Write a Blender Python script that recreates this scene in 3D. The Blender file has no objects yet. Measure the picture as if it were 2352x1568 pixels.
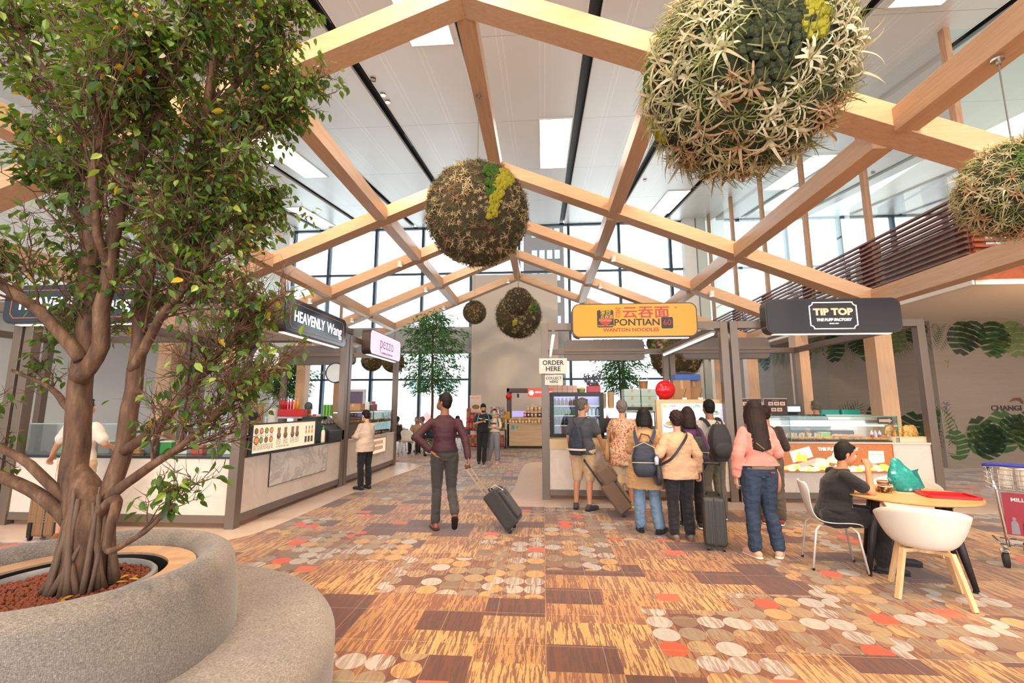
import bpy, bmesh, math, random
from mathutils import Vector, Matrix, Euler, noise as mnoise
PI = math.pi
C = bpy.context.scene.collection
sc = bpy.context.scene

# ---------------------------------------------------------------- camera, world, exposure, large lights
EYE = 1.6
PITCH = math.atan(149/1040.0)
YAW = math.atan(72*math.cos(PITCH)/1040.0)
cam = bpy.data.cameras.new('camera')
cam.sensor_width = 36.0
cam.lens = 1040.0/2352*36
cam.clip_start = 0.05; cam.clip_end = 400
cam_o = bpy.data.objects.new('camera', cam)
C.objects.link(cam_o)
cam_o.location = (0, 0, EYE)
cam_o.rotation_euler = (PI/2+PITCH, 0, YAW)
sc.camera = cam_o

sc.view_settings.view_transform = 'Standard'
sc.view_settings.look = 'None'
sc.view_settings.gamma = 1.0
sc.view_settings.use_curve_mapping = False
sc.view_settings.exposure = 0.40
try:
    sc.cycles.max_bounces = 6
    sc.cycles.diffuse_bounces = 3
    sc.cycles.glossy_bounces = 3
    sc.cycles.transparent_max_bounces = 16
    sc.cycles.sample_clamp_indirect = 4.0
    sc.cycles.use_denoising = True
    sc.cycles.use_adaptive_sampling = True
    sc.cycles.adaptive_threshold = 0.04
except Exception:
    pass

world = bpy.data.worlds.new('sky')
sc.world = world
world.use_nodes = True
wb = world.node_tree.nodes['Background']
wb.inputs[0].default_value = (0.90, 0.965, 1.0, 1)
wb.inputs[1].default_value = 3.3

def lamp(kind, loc, energy, color, rot=(0, 0, 0), size=1.0, size_y=None, spot=1.2, blend=0.6):
    l = bpy.data.lights.new(kind.lower()+'_lamp', kind)
    l.energy = energy; l.color = color
    if kind == 'AREA':
        l.shape = 'RECTANGLE'; l.size = size; l.size_y = size_y or size
    elif kind == 'SPOT':
        l.spot_size = spot; l.spot_blend = blend; l.shadow_soft_size = size
    else:
        l.shadow_soft_size = size
    o = bpy.data.objects.new('ceiling_lamp', l)
    C.objects.link(o); o.location = loc; o.rotation_euler = rot
    return o
WARM = (1.0, 0.72, 0.46)
SOFTW = (1.0, 0.80, 0.60)
# warm downlights of the dining area, hung up in the ceiling slots
for x, y, e in ((-4.18, 1.0, 700), (-1.28, 1.0, 850), (1.4, 1.0, 900), (4.2, 1.0, 1100), (6.85, 2.0, 400),
                (-1.28, 4.2, 700), (1.4, 4.2, 900), (4.2, 4.2, 1200), (6.85, 5.0, 400), (-4.18, 4.2, 700)):
    lamp('SPOT', (x, y, 11.58+0.137*(y-24)-0.35), e, WARM, size=0.15, spot=1.35, blend=0.8)

# added unseen spots aimed forward, putting warm light on the truss fronts
for x, y in ((-6.83,-1.5), (-1.28,-2.0), (4.2,-1.5), (-1.28,3.0), (4.2,6.5), (-4.18,6.5)):
    lamp('SPOT', (x, y, 11.58+0.137*(y-24)-0.3), 900, WARM, rot=(1.05,0,0), size=0.15, spot=1.5, blend=0.8)

# ---------------------------------------------------------------- helpers
class MB:
    """collects vertices and faces of one mesh"""
    def __init__(s): s.v = []; s.f = []; s.m = []; s.mi = 0
    def add(s, vs, fs, M=None):
        b = len(s.v)
        if M is not None: vs = [M @ Vector(v) for v in vs]
        s.v.extend([tuple(v) for v in vs]); s.f.extend([tuple(i+b for i in f) for f in fs]); s.m.extend([s.mi]*len(fs))
        return s
    def box(s, x0, x1, y0, y1, z0, z1, M=None):
        vs = [(x0,y0,z0),(x1,y0,z0),(x1,y1,z0),(x0,y1,z0),(x0,y0,z1),(x1,y0,z1),(x1,y1,z1),(x0,y1,z1)]
        return s.add(vs, [(0,3,2,1),(4,5,6,7),(0,1,5,4),(1,2,6,5),(2,3,7,6),(3,0,4,7)], M)
    def bar(s, p0, p1, w, h, up=(0,0,1)):
        """rectangular bar from p0 to p1, w sideways, h along up"""
        p0 = Vector(p0); p1 = Vector(p1); d = (p1-p0); L = d.length; d.normalize()
        u = Vector(up); sd = d.cross(u).normalized(); u = sd.cross(d).normalized()
        vs = []
        for p in (p0, p1):
            for a, b in ((-1,-1),(1,-1),(1,1),(-1,1)):
                vs.append(p+sd*(a*w/2)+u*(b*h/2))
        return s.add(vs, [(0,1,2,3),(7,6,5,4),(0,4,5,1),(1,5,6,2),(2,6,7,3),(3,7,4,0)])
    def tube(s, pts, r, n=8, cap=True):
        """round tube along points, r a number or one per point"""
        pts = [Vector(p) for p in pts]; k = len(pts)
        if not hasattr(r, '__len__'): r = [r]*k
        b = len(s.v); prev = None
        for i, p in enumerate(pts):
            d = (pts[min(i+1,k-1)]-pts[max(i-1,0)])
            if d.length < 1e-9: d = Vector((0,0,1))
            d.normalize()
            if prev is None:
                a = Vector((0,0,1)) if abs(d.z) < .9 else Vector((1,0,0))
                u = d.cross(a).normalized()
            else:
                u = (prev-d*prev.dot(d))
                u = u.normalized() if u.length > 1e-6 else d.cross(Vector((1,0,.3))).normalized()
            prev = u; w = d.cross(u)
            for j in range(n):
                t = 2*PI*j/n
                s.v.append(tuple(p+(u*math.cos(t)+w*math.sin(t))*r[i]))
        for i in range(k-1):
            for j in range(n):
                a0 = b+i*n+j; a1 = b+i*n+(j+1)%n
                s.f.append((a0, a1, a1+n, a0+n)); s.m.append(s.mi)
        if cap:
            s.f.append(tuple(b+j for j in range(n-1,-1,-1))); s.m.append(s.mi)
            s.f.append(tuple(b+(k-1)*n+j for j in range(n))); s.m.append(s.mi)
        return s
    def lathe(s, prof, n=24, c=(0,0,0), sx=1, sy=1, M=None, a0=0, a1=2*PI):
        """prof: (r,z) list turned round z"""
        full = abs(a1-a0-2*PI) < 1e-6; m = n if full else n+1
        vs = []; fs = []
        for r, z in prof:
            for j in range(m):
                t = a0+(a1-a0)*j/n
                vs.append((c[0]+r*math.cos(t)*sx, c[1]+r*math.sin(t)*sy, c[2]+z))
        for i in range(len(prof)-1):
            for j in range(n):
                j2 = (j+1) % m
                fs.append((i*m+j, i*m+j2, (i+1)*m+j2, (i+1)*m+j))
        return s.add(vs, fs, M)
    def disc(s, c, r, n=16, z=None, M=None):
        vs = [(c[0]+r*math.cos(2*PI*j/n), c[1]+r*math.sin(2*PI*j/n), c[2]) for j in range(n)]
        return s.add(vs, [tuple(range(n))], M)
    def prism(s, poly, d0, d1, M=None):
        """poly in x,y extruded z d0..d1"""
        n = len(poly)
        vs = [(x,y,d0) for x,y in poly]+[(x,y,d1) for x,y in poly]
        fs = [tuple(range(n-1,-1,-1)), tuple(range(n,2*n))]+[(i,(i+1)%n,n+(i+1)%n,n+i) for i in range(n)]
        return s.add(vs, fs, M)
    def ball(s, c, r, nu=12, nv=8, sz=(1,1,1), M=None):
        vs = [(c[0],c[1],c[2]+r*sz[2])]; fs = []
        for i in range(1,nv):
            p = PI*i/nv
            for j in range(nu):
                t = 2*PI*j/nu
                vs.append((c[0]+r*sz[0]*math.sin(p)*math.cos(t), c[1]+r*sz[1]*math.sin(p)*math.sin(t), c[2]+r*sz[2]*math.cos(p)))
        vs.append((c[0],c[1],c[2]-r*sz[2]))
        for j in range(nu): fs.append((0,1+j,1+(j+1)%nu))
        for i in range(nv-2):
            for j in range(nu):
                a = 1+i*nu+j; b = 1+i*nu+(j+1)%nu
                fs.append((a,a+nu,b+nu,b))
        l = len(vs)-1
        for j in range(nu): fs.append((l, l-nu+(j+1)%nu, l-nu+j))
        return s.add(vs, fs, M)
    def quad(s, a, b, c, d): return s.add([a,b,c,d], [(0,1,2,3)])

def tag(o, label=None, cat=None, group=None, kind=None):
    if label: o['label'] = label
    if cat: o['category'] = cat
    if group: o['group'] = group
    if kind: o['kind'] = kind
    return o
def empty(name, label, cat, loc=(0,0,0), rz=0.0, group=None):
    o = bpy.data.objects.new(name, None); C.objects.link(o)
    o.empty_display_size = 0.1
    o.location = loc; o.rotation_euler = (0,0,rz)
    return tag(o, label, cat, group)
def build(name, mb, mat, parent=None, smooth=False, bevel=0, solid=0, sub=0, loc=None, rot=None):
    me = bpy.data.meshes.new(name)
    if isinstance(mb, MB):
        me.from_pydata(mb.v, [], mb.f)
        mats = mat if isinstance(mat, (list, tuple)) else [mat]
        for m in mats: me.materials.append(m)
        if len(mats) > 1: me.polygons.foreach_set('material_index', mb.m)
        me.update()
    else:
        me = mb
        me.materials.clear()
        for m in (mat if isinstance(mat,(list,tuple)) else [mat]): me.materials.append(m)
    o = bpy.data.objects.new(name, me); C.objects.link(o)
    if parent is not None: o.parent = parent
    if loc is not None: o.location = loc
    if rot is not None: o.rotation_euler = rot
    if solid:
        md = o.modifiers.new('s','SOLIDIFY'); md.thickness = solid; md.offset = 0
    if bevel:
        md = o.modifiers.new('b','BEVEL'); md.width = bevel; md.segments = 2; md.limit_method = 'ANGLE'; md.angle_limit = 0.6
    if sub:
        md = o.modifiers.new('u','SUBSURF'); md.levels = sub; md.render_levels = sub
    if smooth: me.polygons.foreach_set('use_smooth', [True]*len(me.polygons))
    me.update()
    return o
def struct(name, mb, mat, **k):
    o = build(name, mb, mat, **k)
    if o.parent is None: o['kind'] = 'structure'
    return o
def mono(name, mb, mat, label, cat, group=None, kind=None, **k):
    return tag(build(name, mb, mat, **k), label, cat, group, kind)
def dup(root, loc=None, rz=None, label=None, group=None, scale=None):
    r = root.copy(); C.objects.link(r)
    if loc is not None: r.location = loc
    if rz is not None: r.rotation_euler = (0,0,rz)
    if scale is not None: r.scale = (scale,)*3 if not hasattr(scale,'__len__') else scale
    if label: r['label'] = label
    if group: r['group'] = group
    for ch in list(root.children):
        c = ch.copy(); C.objects.link(c); c.parent = r
        for g in list(ch.children):
            d = g.copy(); C.objects.link(d); d.parent = c
    return r

# ---------------------------------------------------------------- materials
def srgb(h):
    if isinstance(h, str):
        h = h.lstrip('#'); c = [int(h[i:i+2],16)/255 for i in (0,2,4)]
    else: c = list(h)
    return tuple(x/12.92 if x <= .04045 else ((x+.055)/1.055)**2.4 for x in c)
class NT:
    def __init__(s, name):
        s.mat = bpy.data.materials.new(name); s.mat.use_nodes = True
        s.t = s.mat.node_tree; s.b = s.t.nodes['Principled BSDF']
        s.out = s.t.nodes['Material Output']
    def n(s, typ, **k):
        nd = s.t.nodes.new(typ)
        for a, v in k.items(): setattr(nd, a, v)
        return nd
    def set(s, sock, v):
        if hasattr(v, 'is_linked') or hasattr(v, 'links'): s.t.links.new(v, sock)
        elif isinstance(v, (int,float)): 
            sock.default_value = v if sock.type == 'VALUE' else ((v,v,v,1) if sock.type == 'RGBA' else (v,v,v))
        else:
            sock.default_value = (*v,1) if (sock.type == 'RGBA' and len(v) == 3) else v
    def math(s, op, a, b=0, c=0):
        nd = s.n('ShaderNodeMath', operation=op)
        s.set(nd.inputs[0], a); s.set(nd.inputs[1], b); s.set(nd.inputs[2], c)
        return nd.outputs[0]
    def coord(s, which='Object'): return s.n('ShaderNodeTexCoord').outputs[which]
    def pos(s): return s.n('ShaderNodeNewGeometry').outputs['Position']
    def mapping(s, v, scale=(1,1,1), loc=(0,0,0), rot=(0,0,0)):
        m = s.n('ShaderNodeMapping'); s.set(m.inputs[0], v)
        m.inputs['Scale'].default_value = scale; m.inputs['Location'].default_value = loc; m.inputs['Rotation'].default_value = rot
        return m.outputs[0]
    def noise(s, v, scale=5, detail=3, rough=.5, dist=0):
        m = s.n('ShaderNodeTexNoise'); s.set(m.inputs['Vector'], v)
        m.inputs['Scale'].default_value = scale; m.inputs['Detail'].default_value = detail
        m.inputs['Roughness'].default_value = rough; m.inputs['Distortion'].default_value = dist
        return m.outputs['Fac']
    def white(s, v, out='Value'):
        m = s.n('ShaderNodeTexWhiteNoise', noise_dimensions='3D'); s.set(m.inputs['Vector'], v); return m.outputs[out]
    def xyz(s, v):
        m = s.n('ShaderNodeSeparateXYZ'); s.set(m.inputs[0], v); return m.outputs
    def comb(s, x, y, z=0):
        m = s.n('ShaderNodeCombineXYZ')
        for i, a in enumerate((x,y,z)): s.set(m.inputs[i], a)
        return m.outputs[0]
    def mix(s, f, a, b, blend='MIX'):
        m = s.n('ShaderNodeMix', data_type='RGBA', blend_type=blend)
        s.set(m.inputs[0], f); s.set(m.inputs[6], a); s.set(m.inputs[7], b)
        return m.outputs[2]
    def ramp(s, f, stops, interp='LINEAR'):
        m = s.n('ShaderNodeValToRGB'); s.set(m.inputs[0], f); cr = m.color_ramp; cr.interpolation = interp
        while len(cr.elements) < len(stops): cr.elements.new(.5)
        for e, (p, c) in zip(cr.elements, stops): e.position = p; e.color = (*c, 1) if len(c) == 3 else c
        return m.outputs[0]
    def bump(s, h, strength=.3, dist=.01):
        m = s.n('ShaderNodeBump'); s.set(m.inputs['Height'], h)
        m.inputs['Strength'].default_value = strength; m.inputs['Distance'].default_value = dist
        s.t.links.new(m.outputs[0], s.b.inputs['Normal'])
    def fin(s, col=None, rough=None, metal=None, **k):
        if col is not None: s.set(s.b.inputs['Base Color'], col)
        if rough is not None: s.set(s.b.inputs['Roughness'], rough)
        if metal is not None: s.set(s.b.inputs['Metallic'], metal)
        for a, v in k.items(): s.set(s.b.inputs[a.replace('_',' ')], v)
        return s.mat
_mc = {}
def mat(name, col, rough=.5, metal=0.0, var=.08, vs=6, bump=0, bs=60, emit=None, es=1.0, spec=None, alpha=None, trans=None, sheen=0):
    """procedural paint/plastic/cloth: colour with a gentle noise variation and optional bump"""
    key = name
    if key in _mc: return _mc[key]
    t = NT(name); c = srgb(col); co = t.coord()
    nz = t.noise(co, vs, 3)
    lo = tuple(x*(1-var) for x in c); hi = tuple(min(1,x*(1+var)) for x in c)
    t.fin(t.mix(nz, lo, hi), rough, metal)
    if bump: t.bump(t.noise(co, bs, 4), bump, .004)
    if emit is not None:
        t.b.inputs['Emission Color'].default_value = (*srgb(emit),1); t.b.inputs['Emission Strength'].default_value = es
    if spec is not None: t.b.inputs['Specular IOR Level'].default_value = spec
    if sheen: t.b.inputs['Sheen Weight'].default_value = sheen
    if trans: t.b.inputs['Transmission Weight'].default_value = trans
    _mc[key] = t.mat
    return t.mat
def wood(name, base, dark, scale=(1,1,1), rough=.45, grain=12):
    t = NT(name); co = t.mapping(t.coord(), scale)
    g = t.noise(co, grain, 5, .6, .6); g2 = t.noise(co, grain*6, 3, .6)
    f = t.math('ADD', t.math('MULTIPLY', g, .7), t.math('MULTIPLY', g2, .3))
    t.fin(t.ramp(f, [(.32, srgb(dark)), (.62, srgb(base))]), rough)
    t.bump(f, .08, .003); return t.mat
def glass(name, tint=(0.93,0.98,0.97), refl=.10):
    """thin clear pane: passes light, mirrors a little"""
    t = NT(name)
    tr = t.n('ShaderNodeBsdfTransparent'); tr.inputs[0].default_value = (*tint,1)
    gl = t.n('ShaderNodeBsdfGlossy'); gl.inputs['Roughness'].default_value = .02
    fr = t.n('ShaderNodeLayerWeight'); fr.inputs[0].default_value = .25
    f = t.math('MULTIPLY_ADD', fr.outputs['Fresnel'], .8, refl*.3)
    mx = t.n('ShaderNodeMixShader'); t.set(mx.inputs[0], f)
    t.t.links.new(tr.outputs[0], mx.inputs[1]); t.t.links.new(gl.outputs[0], mx.inputs[2])
    t.t.links.new(mx.outputs[0], t.out.inputs[0])
    return t.mat
def emis(name, col, strength):
    t = NT(name); c = srgb(col)
    t.fin(c, .5); t.b.inputs['Emission Color'].default_value = (*c,1); t.b.inputs['Emission Strength'].default_value = strength
    return t.mat

def marble(name, base, vein, sc_=3.0, amt=.5):
    t = NT(name); co = t.coord()
    n1 = t.noise(co, sc_, 8, .65, 1.2)
    v = t.math('ABSOLUTE', t.math('SUBTRACT', n1, .5))
    f = t.math('SMOOTH_MIN', t.math('MULTIPLY', v, 14), 1, .2)
    n2 = t.noise(co, sc_*.7, 4)
    f2 = t.math('MULTIPLY', t.math('SUBTRACT', 1, f), t.math('MULTIPLY', n2, amt*2))
    t.fin(t.mix(f2, srgb(base), srgb(vein)), .25)
    return t.mat

TX = {}
def text_mesh(body, size=1.0, depth=.004, font=None, bold=0.0, space=1.0, align='CENTER', shear=0, line=1.0):
    key = (body,size,depth,bold,space,align,shear,line)
    if key in TX: return TX[key]
    cu = bpy.data.curves.new('t','FONT'); cu.body = body; cu.size = size; cu.extrude = depth
    cu.offset = bold; cu.space_character = space; cu.align_x = align; cu.align_y = 'CENTER'; cu.shear = shear
    cu.resolution_u = 3; cu.space_line = line
    o = bpy.data.objects.new('t', cu); C.objects.link(o)
    me = bpy.data.meshes.new_from_object(o.evaluated_get(bpy.context.evaluated_depsgraph_get()))
    bpy.data.objects.remove(o); bpy.data.curves.remove(cu)
    TX[key] = me
    return me
def lettering(parent, body, size, loc, m, rot=(PI/2,0,0), name='lettering', sx=1, **k):
    """text standing upright, reading towards -y unless rot says otherwise"""
    me = text_mesh(body, size, **k).copy()
    o = build(name, me, m, parent, loc=loc, rot=rot)
    o.scale = (sx,1,1)
    return o
# ---------------------------------------------------------------- shared materials
def oak(name, base='d9b18c', dark='c69c78', ax=0):
    s = [(.5,9,9),(9,.5,9),(9,9,.5)][ax]
    return wood(name, base, dark, s, .30, 3)
OAKX = oak('oak_along_x', ax=0); OAKY = oak('oak_along_y', ax=1); OAKZ = oak('oak_upright', ax=2)
WHITE = mat('white_wall_paint', 'ecebe7', .6, var=.02)
SOFFIT = mat('white_plaster', 'e9e7e2', .7, var=.02)
BRONZE = mat('bronze_brown_metal', '75665b', .36, .35, var=.05)
BRONZE_D = mat('dark_bronze_metal', '4a3d38', .4, .4, var=.05)
ALU = mat('brushed_aluminium', 'b9b6b2', .3, .9, var=.05)
STEEL = mat('stainless_steel', 'c9c8c6', .25, .95, var=.05)
BLACK = mat('black_plastic', '17181a', .4, var=.1)
DGREY = mat('dark_grey_metal', '33373c', .4, .3)
MULL = mat('blue_grey_mullion', '3c4c5c', .4, .5)
WPL = mat('white_plastic', 'e8e4dc', .35, var=.02)
RED = mat('red_plastic', 'c41c22', .3)
CARD = mat('brown_cardboard', 'b98a62', .8, var=.08)
GREENLEAF = mat('green_leaf', '3f6b22', .45, var=.35, vs=3)
CHROME = mat('chrome', 'd8d8d8', .12, 1.0, var=.02)
PAPERW = mat('white_paper', 'efece6', .7, var=.02)
MARB = marble('cream_marble', 'dccfc2', 'bba898', 1.6, .22)
MARBG = marble('grey_veined_marble', 'd6d2cc', '8a8580', 3.0, .5)
GLASS = glass('clear_glass')
GLASSG = glass('greenish_glass', (0.86,0.965,0.95), .12)
GLASSC = glass('case_glass', (0.97,1.0,0.99), .06)
LEDW = emis('led_white', 'fff4e6', 6)
WARML = emis('warm_lamp', 'ffd9a8', 14)

# carpet ------------------------------------------------------------------
def carpet():
    t = NT('patterned_carpet'); p = t.coord('Object')
    x, y, z = t.xyz(p)
    S = .19
    def fl(a): return t.math('FLOOR', a)
    # big blocks: where circles lie and where bark streaks lie
    bx = fl(t.math('DIVIDE', x, S*4)); by = fl(t.math('DIVIDE', t.math('ADD', y, t.math('MULTIPLY', t.white(t.comb(bx, 7.3)), 2.1)), S*5))
    blk = t.white(t.comb(bx, by, 3.1))
    bx2 = fl(t.math('DIVIDE', x, S*2.5)); by2 = fl(t.math('DIVIDE', t.math('ADD', y, t.math('MULTIPLY', t.white(t.comb(bx2, 1.9)), 1.7)), S*1.7))
    blk2 = t.white(t.comb(bx2, by2, 8.7)); blk3 = t.white(t.comb(bx2, by2, 15.2))
    # circles, each column of them shifted by half a step
    cx = t.math('DIVIDE', x, S); ix = fl(cx)
    sh = t.math('MULTIPLY', t.white(t.comb(bx2, 4.4)), 1.0)
    cy = t.math('ADD', t.math('DIVIDE', y, S), sh); iy = fl(cy)
    fx = t.math('SUBTRACT', t.math('SUBTRACT', cx, ix), .5); fy = t.math('SUBTRACT', t.math('SUBTRACT', cy, iy), .5)
    r = t.math('SQRT', t.math('ADD', t.math('MULTIPLY', fx, fx), t.math('MULTIPLY', fy, fy)))
    disc = t.math('LESS_THAN', r, .495)
    cr = t.white(t.comb(ix, iy, .5)); cr2 = t.white(t.comb(ix, iy, 9.5))
    # streaks along y
    st = t.noise(t.comb(t.math('MULTIPLY', x, 42), t.math('MULTIPLY', y, 3.4), blk2), 1.0, 4, .62, .6)
    sfine = t.noise(t.comb(t.math('MULTIPLY', x, 120), t.math('MULTIPLY', y, 14), 0), 1.0, 2, .6)
    stk = t.ramp(t.math('ADD', st, t.math('MULTIPLY', t.math('SUBTRACT', sfine, .5), .25)), [(.485,(0,0,0)),(.53,(1,1,1))])
    gold = srgb('c7985c'); gold2 = srgb('b3844f'); brown = srgb('693d29'); brown2 = srgb('825236'); sand = srgb('b8935f')
    base = t.ramp(blk2, [(0, gold), (.30, gold2), (.46, sand), (.58, brown2), (.78, brown)], 'CONSTANT')
    other = t.ramp(blk2, [(0, brown), (.30, brown), (.46, brown2), (.58, gold2), (.78, srgb('54352a'))], 'CONSTANT')
    streak = t.mix(t.math('MULTIPLY', stk, .85), base, other)
    ccol = t.ramp(cr, [(0, srgb('b0aaa2')), (.30, srgb('c0965c')), (.50, srgb('8f7e66')), (.72, srgb('a58a62')), (.88, srgb('7a644c')), (.955, srgb('d04a20'))], 'CONSTANT')
    cst = t.ramp(st, [(.47,(1,1,1)),(.53,(0,0,0))])
    hatch = t.math('MULTIPLY', t.math('MULTIPLY', cst, t.math('LESS_THAN', cr, .94)), t.math('MULTIPLY', cr2, .85))
    ccol = t.mix(hatch, ccol, brown2)
    zone = t.math('MULTIPLY', t.math('GREATER_THAN', blk, .50), disc)
    keep = t.math('GREATER_THAN', cr2, .10)
    col = t.mix(t.math('MULTIPLY', zone, keep), streak, ccol)
    ground = t.mix(t.math('MULTIPLY', t.math('GREATER_THAN', blk, .50), t.math('SUBTRACT', 1, t.math('MULTIPLY', zone, keep))), col, t.mix(.62, streak, brown))
    # loose red tiles
    tilex = fl(t.math('DIVIDE', x, S)); tiley = fl(t.math('DIVIDE', y, S*.8))
    red = t.math('GREATER_THAN', t.white(t.comb(tilex, tiley, 77)), .985)
    ground = t.mix(red, ground, srgb('c95a38'))
    # thin pale joints of the carpet tiles
    def joint(a, w, per):
        m = t.math('FRACT', t.math('DIVIDE', a, per)); return t.math('LESS_THAN', m, w)
    j = t.math('MAXIMUM', joint(x, .012, .38), joint(y, .012, .475))
    ground = t.mix(t.math('MULTIPLY', j, .30), ground, srgb('e0cda8'))
    pile = t.noise(p, 260, 2, .6)
    ground = t.mix(t.math('MULTIPLY', pile, .22), ground, srgb('4a3020'), 'MULTIPLY')
    t.fin(ground, .62); t.b.inputs['Sheen Weight'].default_value = .35; t.b.inputs['Sheen Roughness'].default_value = .35
    t.b.inputs['Specular IOR Level'].default_value = .45
    t.bump(pile, .25, .003)
    return t.mat
m = MB(); m.add([(-16,-8,0),(20,-8,0),(20,25,0),(-16,25,0)], [(0,1,2,3)])
struct('floor', m, carpet())

def tiles():
    t = NT('pinkish_stone_tiles'); p = t.coord(); x, y, z = t.xyz(p)
    jx = t.math('LESS_THAN', t.math('FRACT', t.math('DIVIDE', x, .6)), .008); jy = t.math('LESS_THAN', t.math('FRACT', t.math('DIVIDE', y, .6)), .008)
    n = t.noise(p, 5, 5)
    t.fin(t.mix(t.math('MULTIPLY', t.math('MAXIMUM', jx, jy), .5), t.mix(n, srgb('cdb4a4'), srgb('dac5b6')), srgb('94806f')), .28)
    return t.mat
TILE = tiles()
def smooth_poly(pts, it=2):
    for _ in range(it):
        q = []
        for i in range(len(pts)):
            a = pts[i]; b = pts[(i+1)%len(pts)]
            q += [(a[0]*.75+b[0]*.25, a[1]*.75+b[1]*.25), (a[0]*.25+b[0]*.75, a[1]*.25+b[1]*.75)]
        pts = q
    return pts
m = MB(); m.prism(smooth_poly([(-16,5.0),(-8,5.2),(-4.25,5.33),(-3.75,5.5),(-3.6,6.1),(-3.58,8.4),(-3.48,10.5),(-3.3,12.0),(-3.4,12.8),(-4.3,13.3),(-9,13.3),(-16,13.3)]), 0, .004)
struct('trim_1', m, TILE)
m = MB(); m.prism(smooth_poly([(-.0,13.6),(-.5,13.3),(-.6,12),(-.58,9.3),(-.68,8.0),(-.5,7.6),(0,7.62),(7.0,7.55),(7.4,7.8),(7.4,13.2),(7,13.6)]), 0, .004)
struct('trim_2', m, TILE)

# ceiling -------------------------------------------------------------------
CS = .137
def cz(y): return 11.55+CS*(y-24)
def panel_mat():
    t = NT('ceiling_panel'); p = t.pos(); x, y, z = t.xyz(p)
    u = t.math('FRACT', t.math('DIVIDE', t.math('ADD', x, 12.5+.13), 2.72))
    def ln(c, w=.0035): return t.math('LESS_THAN', t.math('ABSOLUTE', t.math('SUBTRACT', u, c)), w)
    l = None
    for c in (.30, .345, .64, .685):
        l = ln(c) if l is None else t.math('MAXIMUM', l, ln(c))
    seam = t.math('LESS_THAN', t.math('FRACT', t.math('DIVIDE', t.math('SUBTRACT', y, 12.3), 3.68)), .004)
    n = t.noise(p, .7, 2)
    c0 = t.mix(n, srgb('e9e8e6'), srgb('efeeec'))
    c1 = t.mix(t.math('MULTIPLY', l, .9), c0, srgb('fbfbfb'))
    c2 = t.mix(t.math('MULTIPLY', seam, .7), c1, srgb('8f8f90'))
    t.fin(c2, .32, .15)
    return t.mat
CEIL = panel_mat()
slots = [-12.5+2.72*k for k in range(-1, 9)]
m = MB(); e = .13
edges = [-17]+[s for s in slots]+[14]
def slab(m, x0, x1, y0, y1, dz0, dz1):
    m.add([(x0,y0,cz(y0)+dz0),(x1,y0,cz(y0)+dz0),(x1,y1,cz(y1)+dz0),(x0,y1,cz(y1)+dz0),(x0,y0,cz(y0)+dz1),(x1,y0,cz(y0)+dz1),(x1,y1,cz(y1)+dz1),(x0,y1,cz(y1)+dz1)],
          [(0,1,2,3),(7,6,5,4),(0,4,5,1),(1,5,6,2),(2,6,7,3),(3,7,4,0)])
for i in range(len(edges)-1):
    x0 = edges[i]+(e if i else 0); x1 = edges[i+1]-(e if i < len(edges)-2 else 0)
    slab(m, x0, x1, -8, 24, 0, .08)
struct('ceiling', m, CEIL)
m = MB()
for s in slots: slab(m, s-e-.03, s+e+.03, -8, 24, .22, .26)
for s in slots:
    slab(m, s-e-.02, s-e, -8, 24, .08, .22); slab(m, s+e, s+e+.02, -8, 24, .08, .22)
struct('trim_3', m, mat('slot_dark', '2c2f33', .5))
m = MB()
for s in slots:
    for q in (-e-.035, e+.005): slab(m, s+q, s+q+.03, -8, 24, -.012, 0)
struct('trim_4', m, mat('slot_edge_white', 'f4f3f0', .4))
def tilt_box(x0,x1,y0,y1,d0,d1):
    m = MB(); slab(m, x0,x1,y0,y1,d0,d1); return m
SKY = emis('panel_light', 'fff6ec', 5.0)
k = 0
SKYL = [(-.02,.92,12.25,15.9,'white ceiling light panel straight above the walkway, before the glass wall'),
        (5.5,6.42,18.95,22.3,'slanted white ceiling light panel right of centre, close to the glass wall'),
        (-12.1,-11.3,19.6,22.9,'white ceiling light panel at far left, nearest the glass wall'),
        (-9.2,-8.3,12.3,16.0,'white ceiling light panel shining beside the big tree crown'),
        (-2.8,-1.88,5.0,8.76,'white ceiling light panel cut by the top edge, left of the roof ridge'),
        (6.86,7.85,5.0,8.4,'white ceiling light panel at the upper right, beside the biggest plant ball'),
        (9.6,10.6,15.6,19.2,'white ceiling light panel seen through the upper floor glass')]
for x0,x1,y0,y1,lab in SKYL:
    o = empty('ceiling_light', lab, 'ceiling light', ((x0+x1)/2,(y0+y1)/2,cz((y0+y1)/2)), group='light panels in the ceiling')
    f = MB(); 
    for a,b,c,d in ((x0-.04,x0,y0-.04,y1+.04),(x1,x1+.04,y0-.04,y1+.04),(x0,x1,y0-.04,y0),(x0,x1,y1,y1+.04)): slab(f,a,b,c,d,-.03,-.002)
    f.v = [(a-o.location.x,b-o.location.y,c-o.location.z) for a,b,c in f.v]; build('frame', f, WPL, o)
    f = MB(); slab(f,x0,x1,y0,y1,-.02,-.003); f.v = [(a-o.location.x,b-o.location.y,c-o.location.z) for a,b,c in f.v]; build('diffuser', f, SKY, o)

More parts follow.
